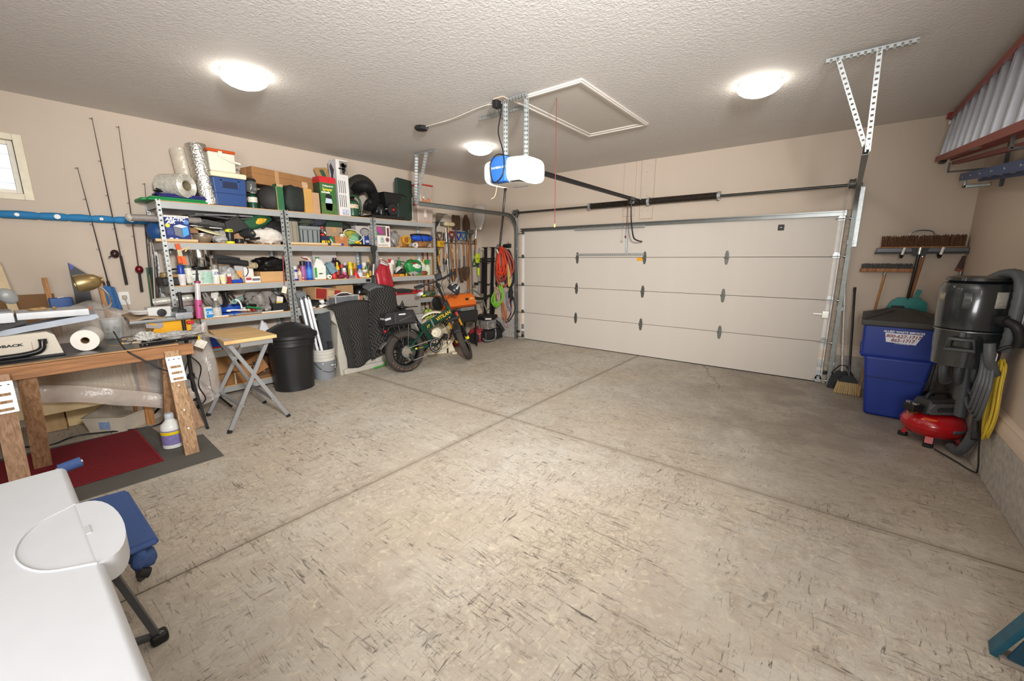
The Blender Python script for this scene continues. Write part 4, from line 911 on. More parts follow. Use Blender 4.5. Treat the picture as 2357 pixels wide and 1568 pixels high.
t=carton('white_box','low white box with dark print in front of the tall white box',((-4.521,0.168,0.071)),.455,.085,z3,'#e6e0da',tape=False,panels=[('x',.05,.4,.4,.85,'#a54a50'),('x',.45,.3,.95,.7,'#6f6c70')])
t=thing('rubber_roll','black rubber sheet rolled up on top of the white boxes','roll',(0,0,0))
q=V((0.4,-4.551,1.536));ob('roll_body',G().tube([q+V((-.05,-.28,.03)),q+V((-.02,-.12,.02)),q],.034,16),RUB,t)
ob('loose_edge',G().grid(lambda u,v:tuple(q+V((-.03-.02*v,-.05-.27*u,.035+.05*u*v+.03*v))),8,3,.004),mat('#2b2b2c',.7),t)
ob('roll_end',G().lathe([(.012,0),(.033,0),(.033,.01)],c=q+V((.0,.004,0)),n=20,R=MX.Rotation(-PI/2,4,'X')),mat('#3c3c3c',.7),t)
t=roll_end('small tan paper roll with its end showing beside the black bags',((0.43,-4.461,1.511)),(-.8,-.55,0),.036,.2,mat('#b5a482',.8),name='paper_roll',core=.012)
lump('trash_bag_stack','stack of folded black plastic bags over the tan box',(.31,-4.267,z3+.128),(.12,.165,.085),'#151516','bag',rough=.18,seed=51,wob=.35,bump=1.,e=.6)
carton('tan_box','low tan cardboard box under the black plastic bags',(-4.29,0.279,.125),.445,.26,z3,'#c49a68',tape=False)
t=thing('lanyard_tag','red and white cord with a paper tag hanging from the shelf post','tag',(0,0,0))
q=[V((0.5,-4.169,1.622)),V((0.5,-4.181,1.438)),V((0.5,-4.189,1.263))]
ob('cord',G().tube(q,.006,6),mat('#8f4653',.6,var=.5,sc=120),t);ob('hook',G().tube(curve([q[0],q[0]+V((0,.01,.03)),q[0]+V((0,.028,.045)),q[0]+V((-.01,.03,.02))],4),.003,6),BLK,t)
ob('paper_tag',G().box(q[2]+V((0,-.005,-.06)),(.006,.06,.085),.003,MX.Rotation(RA(-18),4,'X')),mat('#d9d4bd',.6,var=.1),t)

# ---------------------------------------------------------------- fourth shelf, first unit
carton('orange_carton','small white and orange carton behind the shelf post',(-5.356,.085,.10),.30,.1,z4,'#d65f2e',tape=False,panels=[('x',0,.5,1,1,'#e6dfd6')])
t=roll_end('clear film roll lying across the fourth shelf end',((0.33,-5.109,1.168)),(-.25,-.96,-.1),.04,.35,CLR,name='film_roll',core=.015)
lump('rag_heap','red and blue striped rag heap behind the pink work light',(.30,-5.193,z4),(.12,.17,.075),'#96595c','rag',seed=61,wob=.3)
lump('grey_rag','pinkish grey sack above the striped rag heap',(.2,-5.178,z4),(.1,.17,.14),'#9a8b86','sack',seed=64,wob=.3)
t=thing('black_hose_coil','black hose coil standing behind the spray bottle','hose',(0,0,0));cc=V((0.22,-4.922,1.112))
ob('loops',G().tube(coilpts(cc,.15,4,.025,'x',.08,5),.013,8),RUB,t);
t=thing('grey_tube_loop','grey tubing looped in front of the black hose coil','tube',(0,0,0))
ob('loops',G().tube(curve([(0.33,-5.011,1.216),(0.36,-5.005,1.148),(0.36,-4.955,1.074),(0.35,-4.921,1.035)],6),.011,8).tube(curve([(0.36,-5.001,1.224),(0.38,-4.965,1.132),(0.38,-4.937,1.074)],6),.011,8),mat('#8c8580',.4),t)
t=thing('hose_arc','thick black hose arching over the blue coil','hose',(0,0,0))
ob('arch',G().tube(curve([(0.3,-4.759,1.067),(0.3,-4.779,1.164),(0.3,-4.768,1.206),(0.3,-4.722,1.167),(0.3,-4.69,1.113),(0.3,-4.688,1.069)],6),.014,8),BLK,t)
y,w,h=(-5.021,0.081,0.129)
t=carton('tile_box','white box with a light blue panel lettered CBL',(y,w,h),.465,.1,z4,'#dcd6ce',tape=False,panels=[('x',.22,.06,.98,.86,mat('#2f93d6',.4,var=.05))])
text('lettering','CBL',.05,mat('#eef4fa',.5,var=0),t,(.0525,.01,h*.48),(PI/2,PI/2*0,PI/2),sx=.9,bold=.001)
y,w,h=(-4.925,0.09,0.286)
vessel('spray_bottle','grey spray bottle with white trigger beside the light blue box',(y,w,h),.46,z4,'spray','#77756f','#e8e6e2','#c9c7c1',rz=RA(30))
t=thing('blue_hose_coil','coil of blue air hose on the fourth shelf','hose',(0,0,0));cc=V((.30,-4.756,z4+.06))
ob('loops',G().tube(coilpts(cc,.125,6,.016,'z',.08,6,N=22),.0105,7),mat('#224fae',.4),t)
t=thing('teal_pipe','pale teal plastic pipe end above the blue coil','pipe',(0,0,0));q=(0.44,-4.748,1.094)
ob('pipe_wall',G().lathe([(.019,0),(.025,0),(.025,.2),(.019,.2),(.019,0)],c=q,n=20,R=V((-.75,.65,.12)).to_track_quat('Z','Y').to_matrix().to_4x4()),mat('#9cc7bd',.4),t)
t=thing('white_hose','white hose bent down over the blue coil','hose',(0,0,0))
ob('bend',G().tube(curve([(0.42,-4.728,1.123),(0.44,-4.699,1.1),(0.45,-4.683,1.049),(0.45,-4.681,1.009)],6),.009,8),WHT,t)
t=thing('black_strap_roll','black strap wound in a flat roll on the fourth shelf','roll',(.30,-4.562,z4+.07),rot=(RA(-6),RA(6),0))
ob('winding',G().lathe([(.04,0),(.1,0),(.103,.01),(.1,.02),(.103,.035),(.1,.06),(.04,.055),(.04,0)],n=32),BLKG,t)
lump('orange_cloth','orange trimmed cloth under the black strap roll',(.33,-4.591,z4),(.09,.12,.035),'#8d5a3f','cloth',seed=71,wob=.4)
lump('clear_bag_heap','heap of clear bagged fittings on the fourth shelf',(.29,-4.407,z4),(.13,.17,.12),'#8b8681','bag',rough=.22,seed=72,wob=.6,bump=1.)
ob('green_strip',G().tube([(0.45,-4.63,1.026),(0.455,-4.551,1.008),(0.45,-4.473,0.991)],.012,8),mat('#1f7a44',.4),None,'dark green plastic strip lying among the fittings','strip')
for i,(a,b,hx,lb)in enumerate(((1455,1210,'#cfcabb','pale ring fitting beside the green strip'),(1590,1238,'#b8282c','small red fitting in front of the green strip'),(1510,1240,'#8c7a55','brass fitting near the white handled tool'),(1800,1230,'#c3c3bf','chrome fitting by the black bin'),(1730,1140,'#d2d2cd','white cap on the heap of bagged fittings'))):
    ob('pipe_fitting',G().lathe([(.01,0),(.018,0),(.018,.008),(.014,.01),(.014,.026),(.01,.026),(.01,0)],n=14),mat(hx,.3,.3),None,lb,'fitting',loc=[(0.455,-4.647,1.009),(0.46,-4.563,0.981),(0.46,-4.616,0.985),(0.455,-4.418,0.972),(0.4,-4.438,1.039)][i],rot=(RA(80),0,RA(40*i)))
y,w,h=(-4.246,0.199,0.195)
t=thing('parts_bin','black plastic bin with printed packs at the shelf post','bin',(.36,y,z4));w=w*.95
g=G();g.bx(-.09,-w/2,0,.09,w/2,.005);g.bx(-.09,-w/2,0,-.085,w/2,h);g.bx(.085,-w/2,0,.09,w/2,h*.55);g.prism([(-.09,0),(.09,0),(.09,h*.55),(.02,h),(-.09,h)],-w/2,-w/2+.005,'y');g.prism([(-.09,0),(.09,0),(.09,h*.55),(.02,h),(-.09,h)],w/2-.005,w/2,'y')
ob('tray',g,BLK,t)
carton('seed_pack','yellow and white printed pack leaning in the black bin',(y-.0,.075,.13),.425,.012,z4+.06,'#c9b04e',tape=False,panels=[('x',0,.5,1,1,'#d9cfc6')],tilt=(RA(-14),RA(-12),0))
carton('seed_pack','purple topped pack at the back of the black bin',(y-.06,.07,.15),.36,.012,z4+.06,'#8a6d7c',tape=False,panels=[('x',0,.8,1,1,'#5c2a55')],tilt=(RA(6),RA(-8),0))
for q0,q1,r,hx,lb in((((0.455,-5.06,0.963)),((0.455,-4.829,0.95)),.010,'#e4dfd4','white pipe lying along the shelf edge by the light blue box'),(((0.445,-4.823,0.945)),((0.445,-4.475,0.953)),.013,'#8d8a86','grey pipe lying along the shelf edge'),(((0.455,-4.472,0.949)),((0.455,-4.218,0.946)),.009,'#e6e0d6','white pipe lying along the shelf edge under the black bin')):
    q0=(q0[0],q0[1],z4+r+.001);q1=(q1[0],q1[1],z4+r+.001)
    t=thing('loose_pipe',lb,'pipe',(0,0,0),group='pipes on the shelf edge');ob('pipe',G().cyl(q0,q1,r,n=14),mat(hx,.4),t)
    if hx=='#8d8a86':ob('tape_band',G().cyl(V(q0).lerp(V(q1),.12),V(q0).lerp(V(q1),.2),r*1.06,n=14),mat('#3d6cc0',.5),t)
t=thing('caulk_tool','white handled tool lying before the blue coil','tool',(0,0,0))
ob('handle',G().tube(curve([(0.46,-4.831,0.995),(0.46,-4.793,1.002),(0.46,-4.699,0.993),(0.46,-4.602,0.985)],4),.009,8),WHT,t);ob('tip',G().ball((0.46,-4.819,0.998),(.018,.028,.014),12,8),WHT,t)

# ---------------------------------------------------------------- lower decks, first unit
y,w,h=(-4.974,0.151,0.124)
t=carton('tile_carton','blue carton with a red stripe on the fifth shelf',(y,w,h),.46,.28,z5,'#2747a0',tape=False,panels=[('x',0,.0,1,.22,mat('#9fc4d8',.5)),('x',0,.22,1,.38,mat('#b83033',.5)),('x',.7,.05,1,.3,mat('#d8b53c',.5))])
carton('white_carton','white carton beside the blue carton on the fifth shelf',((-4.787,0.221,0.089)),.46,.26,z5,'#d9d2d2',tape=False)
carton('white_carton','pale carton with grey edges beside the white carton',((-4.588,0.166,0.057)),.46,.26,z5,'#cfc7c6',tape=False,panels=[('x',0,0,.03,1,'#77726f')])
jug('bleach_jug','white jug on the fifth shelf behind the black trash can lid',((-4.443,0.116,0.287)),.40,z5,'#d9d8dc','#cfcfd4')
carton('big_carton','brown carton with a yellow sticker on the bottom shelf',(-4.902,0.225,.29),.40,.3,z6+.142,'#9f7549',tape=False,panels=[('x',.80,.45,1.,.85,'#e2c92f')])
t=carton('long_low_carton','low brown carton under the carton with a yellow sticker',(-4.915,0.347,.14),.46,.36,z6,'#8f6438',tape=False);ob('white_strap',G().bx(.181,.06,0,.1835,.075,.139),mat('#d5cdbd',.5),t)
t=carton('tilted_carton','tilted brown carton with black lettering on the bottom shelf',(-4.592,.30,.22),.43,.24,z6+.06,'#a8774a',tape=False,tilt=(RA(24),0,0));text('lettering','QRY',.08,BLK,t,(.1212,.03,.13),FX,bold=.002)
carton('dark_carton','dark brown carton with a square print beside the tilted carton',(-4.482,.24,.24),.30,.22,z6,'#5c4029',tape=False,panels=[('x',.3,.2,.6,.5,'#cfc6ba')])

# ---------------------------------------------------------------- second shelf, middle unit
y,w,h=(-3.974,0.134,0.3)
t=thing('hard_case','upright beige hard case at the post of the middle unit','case',(.30,y,z2))
ob('shell',G().bx(-.13,-w/2,0,.13,w/2,h,.014),mat('#8f8878',.5,var=.05),t);ob('parting_line',G().bx(-.131,-w*.12,.01,.1315,-w*.08,h-.01).bx(-.131,w*.28,.01,.1315,w*.31,h-.01),mat('#5d574c',.6),t)
y,w,h=(-3.757,0.281,0.248)
t=thing('ribbed_tote','grey ribbed plastic tote on the second shelf of the middle unit','tote',(.28,y,z2));GT=mat('#7f8788',.5,var=.04)
ob('body',G().frus(0,(.14,w*.44),h*.86,(.15,w*.47),bev=.01),GT,t);ob('rim',G().bx(-.165,-w*.5,h*.8,.165,w*.5,h,.012),GT,t)
for q in(-.36,-.13,.1,.33):ob('rib_groove',G().prism([(.1425,.005),(.152,h*.78),(.146,h*.78),(.139,.005)],q*w-.006,q*w+.006,'y'),mat('#2c3030',.7),t)
lump('olive_bag','olive green bag stuffed on top of the ribbed tote',(.30,-3.767,z2+h+.002),(.12,.13,.055),'#3b4034','bag',seed=81,wob=.3)
lump('navy_cloth','dark navy cloth bundle on top of the ribbed tote',(.33,-3.617,z2+h+.002),(.1,.12,.058),'#2b2d38','cloth',seed=82,wob=.3)
lump('cable_tangle','black cable tangle on the upright beige case',(.33,-3.922,z2+0.3+.001),(.08,.09,.022),'#1b1b1b','cable',seed=83,wob=.7)
y,w,h=(-3.564,0.109,0.128)
t=carton('yellow_tool_box','yellow and navy power tool box beside the ribbed tote',(y,w,h),.44,.16,z2,'#23263e',tape=False,panels=[('x',0,0,1,.52,mat('#e3c21d',.4))])
ob('black_strap',G().bar((.0815,-.01,.0),(.0815,.0,h*.5),.012,.003,(1,0,0)).bar((.0815,.02,h*.5),(.0815,.05,.0),.012,.003,(1,0,0)),BLK,t)
y2,w2,h2=(-3.574,0.057,0.269)
t=thing('cordless_tool','red and black cordless tool on top of the yellow tool box','tool',(.38,y2,z2+h+.001));hh=h2-h
ob('motor',G().bx(-.05,-w2*.45,hh*.25,.04,w2*.4,hh*.95,.02),mat('#55504e',.4),t);ob('red_grip',G().bx(-.03,-w2*.5,hh*.62,.045,-w2*.1,hh*.9,.01),mat('#c5312e',.4),t);ob('battery',G().bx(-.05,-w2*.5,0,.045,w2*.2,hh*.22,.008),mat('#cc3a35',.4),t);ob('chuck',G().cyl((.02,.02,hh*.4),(.03,w2*.62,hh*.2),.018,n=12),CHR,t)
carton('dark_green_box','dark green box up under the deck on a tan carton',(-3.364,0.251,.11),.34,.2,z2+0.259+.002,'#25402f',tape=False)
carton('tan_carton','tan carton holding up the dark green box',((-3.369,0.244,0.259)),.34,.2,z2,'#a58a70',tape=True)
carton('green_brush_box','small green box with a cream brush edge, leaning',(-3.429,.06,.13),.44,.1,z2+.004,'#2f7050',tape=False,tilt=(RA(28),0,0),panels=[('x',0,0,.35,.8,'#c9b995')])
carton('orange_brown_carton','orange brown carton at the front of the middle unit',((-3.339,0.193,0.126)),.46,.11,z2,'#b07245',tape=True)
t=thing('life_vest','yellow and black padded vest behind the white hoop','vest',((0.3,-3.141,1.986)))
ob('yellow_pad',G().ball((.01,.02,-.06),(.06,.12,.07),18,12,wob=.3,seed=2),mat('#b7ab3c',.7,bump=.4),t,ang=2.);ob('black_pad',G().ball((.01,-.04,.05),(.06,.08,.055),18,12,wob=.2,seed=3),mat('#22221d',.7),t,ang=2.)
t=thing('landing_net','fishing net with a white hoop on the second shelf','net',(0,0,0));q=V((0.43,-3.143,1.917))
hp=[q+V((.02*math.sin(a),.135*math.cos(a)*1.05,.075*math.sin(a)-.03*math.cos(a)))for a in[2*PI*i/30 for i in range(30)]]
ob('hoop',G().tube(hp,.006,8,closed=True),mat('#d9d9cf',.4),t)
g=G()
for i in range(30):
    for j in range(4):
        a=hp[i].lerp(q+V((-.10,0,-.05)),j/5);b=hp[(i+1 if j%2 else i-1)%30].lerp(q+V((-.10,0,-.05)),(j+1)/5);g.cyl(a,b,.0013,n=3,cap=False)
ob('netting',g,mat('#4e8a52',.7),t,kind='stuff')
lump('green_plastic','pale green plastic wrap inside the white hoop',(.33,-3.092,z2),(.06,.1,.09),'#7fae86','wrap',rough=.2,seed=84,wob=.4)
t=vessel('bell_float','cream ball float on the front carton',(-3.301,.06,.055),.43,z2+0.126+.001,'jar','#d5cfb4','#22221f',cat='float')
carton('mesh_box','white box with a black mesh fan picture behind the hoop',((-2.89,0.22,0.304)),.28,.16,z2,'#c5beba',tape=False)
t=thing('mesh_fan','black wire mesh paddle leaning on the white box','paddle',((0.32,-2.879,1.977)))
ob('frame',G().tube([(0,.075*math.cos(a),.06*math.sin(a))for a in[2*PI*i/24 for i in range(24)]],.004,6,closed=True),BLK,t)
for i in range(-3,4):ob('mesh_wire',G().cyl((0,i*.02,-.06*math.sqrt(1-(i*.02/.075)**2)),(0,i*.02,.06*math.sqrt(1-(i*.02/.075)**2)),.0018,n=4),BLK,t)
carton('navy_box','small navy and white box under the mesh paddle',(-2.929,0.107,.12),.42,.1,z2+.032,'#25377e',tape=False,panels=[('x',.4,.2,.9,.5,'#b9c1da'),('x',0,0,.2,1,'#c9c4bf')])
t=thing('black_tray','black tray under the navy box at the shelf post','tray',(.40,-3.006,z2));ob('pan',G().frus(0,(.055,.14),.028,(.065,.16),bev=.004),BLK,t)
t=thing('yellow_wedge','yellow plastic wedge in front of the green wrap','wedge',(0.46,-3.094,z2+.03));ob('wedge',G().prism([(-.05,.012),(.05,0),(.05,.025),(-.02,.05)],-.02,.01,'x'),mat('#e2bd1d',.4),t);ob('slot',G().bx(.008,-.01,.012,.0115,.03,.022),BLK,t)
t=thing('fishing_reel_ring','small black ring hanging over the shelf edge','ring',(0,0,0));q=V((0.485,-3.212,1.769));ob('ring',G().tube([q+V((0,.018*math.cos(a),.016*math.sin(a)))for a in[2*PI*i/16 for i in range(16)]],.003,6,closed=True),BLK,t);ob('lead',G().tube(curve([q+V((0,0,.016)),q+V((-.005,.02,.03)),q+V((-.03,.04,.03))],4),.003,5),BLK,t)
t=thing('wooden_pole','long pale wooden handle with a blue tip along the second shelf','handle',(0,0,0));q0,q1=V((0.462,-4.042,1.784)),V((0.462,-3.321,1.779));q0.z=q1.z=z2+.019
ob('shaft',G().cyl(q0,q0.lerp(q1,.94),.0165,n=16),mat('#d6bd95',.6,var=.12,stretch=(4,.5,4)),t);ob('blue_tip',G().cyl(q0.lerp(q1,.94),q1,.017,.012,n=16),mat('#2a49b0',.4),t);ob('metal_band',G().cyl(q0.lerp(q1,.675),q0.lerp(q1,.735),.0172,n=16),mat('#6b6872',.3,.6),t)

# ---------------------------------------------------------------- third shelf, middle unit: bottles and cans
def K(nm,lb,x0,x1,yt,xf=.45,**k):return None
vessel('lubricant_can','blue and white spray can at the post of the middle unit',((-4.008,0.067,0.186)),.45,z3,'can','#27358f','#d8d4cc','#c9c7cf','spray can')
vessel('oil_bottle','small orange capped bottle beside the blue and white can',((-3.947,0.049,0.154)),.44,z3,'bottle','#d9c7a4','#d77a1d','#c8b08e')
vessel('tiny_vial','tiny clear vial with a red label at the shelf edge',((-3.921,0.026,0.052)),.46,z3,'bottle','#d8c8c0','#c22f2f','#b32a2a')
vessel('tiny_vial','tiny pink vial beside the orange capped bottle',((-3.972,0.026,0.067)),.465,z3,'bottle','#b48a86','#8e2a2a')
vessel('spray_cleaner','purple and black spray can with a dark red trigger',((-3.887,0.081,0.249)),.43,z3,'can','#8c4f86','#222022','#9a5d92','spray can')
t=thing('trigger_cap','dark red and white trigger cap over the purple and blue cans','trigger',((0.4,-3.851,1.58)));ob('arm',G().tube(curve([(0,-.035,.02),(0,.01,.03),(0,.05,.01),(0,.075,-.035)],5),.010,8),mat('#dcdad4',.4),t);ob('grip',G().prism([(-.05,.03),(.035,.01),(.03,-.005),(-.03,.012)],-.012,.012,'x'),mat('#8b1f2f',.4),t)
vessel('spray_cleaner','bright blue spray can with an orange stripe',((-3.813,0.082,0.242)),.445,z3,'can','#1c52a8','#1f2f86','#3f7fd0','spray can')
y,w,h=(-3.679,0.17,0.302)
jug('vinegar_jug','white gallon jug with a green cap and label',(y,w,h),.45,z3,'#e6e4dc','#1f7a42','#dfe4d8')
o=bpy.data.objects['vinegar_jug'];ob('green_label',G().bx(w*.36,-w*.47,h*.1,w*.385,-w*.3,h*.54),mat('#3f9a40',.5),o);ob('dark_print',G().bx(w*.378,-w*.15,h*.24,w*.384,w*.15,h*.29),mat('#2a3a32',.5,var=.4,sc=90),o)
t=thing('blue_rag','grey blue shop rag draped over a box beside the jug','rag',(0,0,0));q=[V((0.32,-3.544,1.501)),V((0.34,-3.463,1.542)),V((0.44,-3.412,1.417)),V((0.45,-3.528,1.38))]
ob('cloth',G().grid(lambda u,v:tuple((q[0].lerp(q[1],u)).lerp(q[3].lerp(q[2],u),v)+V((.012*math.sin(u*7+v*5),0,.012*math.sin(u*9)*math.cos(v*4)))),14,14,.005),mat('#7795a0',.85,var=.12,bump=.4,bsc=90),t,ang=2.)
ob('under_cloth',G().ball(V((0.28,-3.48,1.435)),(.05,.07,.1),16,12,wob=.2),mat('#6c8590',.85,var=.12),t,ang=2.)
r_=0.066
t=thing('lying_can','white can lying on its side at the foot of the jug','can',(.40,-3.55,z3+r_*.5),rz=RA(-10));r=r_*.48
R90=MX.Rotation(PI/2,4,'Y')
ob('body',G().lathe([(r*.9,-.07),(r,-.066),(r,.055),(r*.9,.06),(r*.55,.063),(0,.063)],n=24,R=R90),mat('#e2ddd4',.4),t);ob('green_emblem',G().cyl((.062,0,0),(.065,0,0),r*.4,n=16),mat('#3d7f52',.5),t)
vessel('red_can','squat red can behind the lying white can',((-3.47,0.062,0.081)),.44,z3,'cyl','#b8222a','#8e1a20','#c9383a','can')
jug('dark_jug','large black handled oil jug at the back',((-3.346,0.187,0.293)),.30,z3,'#262329','#4b2748','#33406e')
vessel('pink_bottle','small pink capped bottle in front of the black jug',(-3.422,0.034,.22),.36,z3,'bottle','#c7486e','#d85a7e')
vessel('yellow_bottle','yellow bottle with a red label before the black jug',((-3.389,0.062,0.231)),.40,z3,'bottle','#d2b01e','#e0c93a','#a23a2c')
vessel('fluid_can','red topped black spray can near the middle of the row',((-3.337,0.064,0.198)),.42,z3,'can','#2a2528','#a81f26','#3b3034','spray can')
vessel('silver_can','slim can with pink and white label beside the red topped can',((-3.319,0.057,0.15)),.45,z3,'can','#b9b2ae','#e2dfda','#c45a86','spray can')
vessel('white_cap_bottle','dark bottle with a white cap behind the pink label can',((-3.234,0.047,0.22)),.33,z3,'bottle','#33333a','#dedcd6','#5a5c6e')
vessel('tall_yellow_can','tall yellow spray can standing above the row',((-3.176,0.07,0.234)),.38,z3,'can','#d8c423','#cdb81d','#c3ae24','spray can')
vessel('yellow_tub','round mustard tub behind the red funnel',((-3.082,0.067,0.214)),.34,z3,'jar','#c29a1c','#b08a18','#8d6f22','tub')
vessel('white_tube_bottle','white slim bottle beside the red funnel',((-3.215,0.032,0.154)),.44,z3,'bottle','#d8d6d2','#e7e5e0')
t=thing('funnel','red plastic funnel standing mouth down on the third shelf','funnel',(.42,-3.14,z3),rot=(RA(0),0,0));h=0.153
ob('cone',G().lathe([(.052,0),(.053,.006),(.014,h*.6),(.007,h),(.004,h),(.011,h*.6),(.048,.004),(.052,0)],n=24),mat('#cc2420',.35),t);ob('rim',G().lathe([(.05,.0),(.056,.0),(.056,.006),(.05,.006)],n=24),mat('#b81f1c',.35),t)
vessel('blue_spray_bottle','clear spray bottle with a blue trigger head',((-3.053,0.083,0.19)),.43,z3,'spray','#b8c6d6','#1f4fb4','#c9d2dc',trans=.3)
vessel('tan_jar','tan jar with a white lid beside the blue trigger bottle',((-2.979,0.076,0.114)),.44,z3,'jar','#a98a5c','#e0dccf','#8b6b44','jar')
vessel('green_jar','small green capped jar behind the tan jar',((-2.903,0.054,0.162)),.36,z3,'jar','#a7a89a','#3f7a52','#86958a','jar')
vessel('white_lid_tub','pale tub with a yellow print behind the tan jar',((-2.896,0.077,0.221)),.30,z3,'jar','#d5cfc0','#ded9cc','#c9a63c','tub')
vessel('glue_bottle','small yellow squeeze bottle at the front by the post',((-2.954,0.047,0.062)),.46,z3,'bottle','#e2c31c','#efd538','#e8cf3a')
vessel('dark_bottle','dark bottle with a yellow label by the post',((-2.885,0.039,0.183)),.42,z3,'bottle','#2d2a26','#1c1c1c','#c2a13a')
vessel('yellow_black_bottle','tall bottle with a yellow top behind the post',((-2.852,0.046,0.271)),.34,z3,'bottle','#4a4338','#d8b722','#6d5f38')
lump('maroon_rag','maroon rag crumpled at the shelf edge',(.42,-3.344,z3),(.045,.085,.03),'#7a2436','rag',seed=91,wob=.5)
lump('grey_rag_small','grey striped rag crumpled beside the maroon rag',(.43,-3.205,z3),(.035,.07,.018),'#807a7c','rag',seed=92,wob=.5)
for i,(x,yy,hx,lb)in enumerate((((-3.102),.07,'#cfc3a0','cream squeeze tube lying in front of the blue trigger bottle'),((-3.023),.05,'#d9d4c4','short white tube lying in front of the tan jar'),((-3.154),.06,'#8d9ab4','pale blue tube lying at the shelf edge'))):
    t=thing('squeeze_tube',lb,'tube',(.445,x,z3+.014),rz=RA(70+15*i));ob('body',G().cyl((-yy/2,0,0),(yy/2,0,0),.013,.009,n=12),mat(hx,.4),t);ob('cap',G().cyl((yy/2,0,0),(yy/2+.014,0,0),.008,n=10),WHT,t)
carton('white_foam_board','white flat panel leaning on the wall behind the jug',(-3.405,.36,.42),.075,.02,z3,'#cfc8c2',tape=False,cat='panel')
ob('black_clip',G().bx(.484,-3.028,z3-.058,.505,-2.954,z3-.018,.01),BLK,None,'black rounded clip on the beam beside the standing pole','clip')

# ---------------------------------------------------------------- fourth shelf, middle unit
t=carton('red_print_carton','tan carton with a red panel tipped on the fourth shelf',(-3.621,.42,.17),.43,.26,z4+.09,'#b08a62',tape=False,panels=[('x',.02,.1,.42,.9,mat('#8d2b26',.5,var=.12)),('x',.75,.5,.99,.85,mat('#a03530',.5)),('x',.48,.2,.72,.8,'#c5a67c')],tilt=(RA(-7),0,RA(12)))
carton('grey_flat_box','grey flat box behind the tipped red print carton',(-3.443,.40,.30),.22,.16,z4,'#6f757c',tape=False)
carton('white_brown_box','white topped brown box with a dark window',((-3.284,0.266,0.279)),.34,.24,z4,'#b08b60',tape=False,panels=[('z',.0,.0,1,1,mat('#dcd7ce',.5)),('z',.3,.2,.8,.7,mat('#3c3836',.4)),('x',.55,.3,.8,.6,BLK)])
t=thing('black_helmet_box','glossy black rounded case behind the orange carton','case',(.30,-2.987,z4));ob('shell',G().ball((0,0,.13),(.12,.15,.13),24,14,e=.7,flat=-.13),BLKG,t);ob('rim',G().bx(-.1,-.14,.1,.1,.14,.115,.004),DKST,t)
carton('orange_carton_tall','orange carton with a black bar print on the fourth shelf',((-3.03,0.167,0.128)),.42,.2,z4,'#c07a4a',tape=False,panels=[('x',.3,.2,.5,.85,mat('#e6ddd2',.5)),('x',.35,.3,.45,.7,BLK)])
t=thing('acrylic_case','clear acrylic case on a white base sitting on the quilted blanket','case',(.50,-3.415,.93),rz=RA(4))
ob('base',G().bx(-.13,-.20,0,.12,.19,.022,.006),WHT,t)
ob('clear_box',G().bx(-.12,-.19,.023,.11,.18,.15,.004),film('#ccd2d6',.22,.08),t)
g=G()
for q in((-.12,-.19),(.11,-.19),(.11,.18),(-.12,.18)):g.bx(q[0]-.004,q[1]-.004,.02,q[0]+.004,q[1]+.004,.152)
for zz in(.148,):g.bar((-.12,-.19,zz),(.11,-.19,zz),.008,.008).bar((.11,-.19,zz),(.11,.18,zz),.008,.008).bar((.11,.18,zz),(-.12,.18,zz),.008,.008)
ob('edge_strips',g,mat('#c9ccce',.3),t,kind='stuff')
ob('dark_contents',G().bx(-.1,-.17,.024,.09,.16,.12,.02).ball((0,0,.12),(.08,.13,.045),18,10),mat('#2a2a2e',.35,var=.3),t)
ob('white_lid_arc',G().tube(curve([(.0,-.13,.15),(-.02,-.03,.18),(-.02,.06,.185),(.0,.14,.16)],6),.008,8),mat('#d5d7e0',.3),t)
t=thing('white_camera','white swivel camera head on the fourth shelf','camera',(.40,-3.672,z4));ob('base',G().lathe([(.06,0),(.06,.02),(.045,.035),(.02,.04)],n=24),WHT,t);ob('head',G().ball((0,-.0,.085),.042,20,14),WHT,t);ob('lens',G().cyl((.02,.02,.09),(.045,.03,.095),.022,n=16),BLK,t)
t=thing('display_board','white flat display frame lying at the middle post','frame',(.36,-3.922,z4));ob('border',G().bx(-.09,-.13,0,.09,.13,.02,.004),mat('#cfd0d0',.4),t);ob('panel',G().bx(-.07,-.11,.019,.07,.11,.022),mat('#8f9290',.3),t)
carton('pale_card','pale blank card standing behind the fluorescent tubes',(-3.956,.11,.14),.345,.01,z4+.024,'#cfcac6',tape=False)
lump('black_parts','black machine parts heaped behind the fluorescent tubes',(.3,-3.741,z4),(.1,.16,.08),'#232224','parts',seed=95,wob=.6,rough=.4)
lump('cord_heap','dark cord heap beside the white camera',(.36,-3.758,z4),(.05,.09,.03),'#3a3433','cord',seed=96,wob=.7)
lump('brown_rag','brown rag crumpled beside the white camera',(.37,-3.555,z4),(.05,.06,.03),'#5b5049','rag',seed=97,wob=.6)

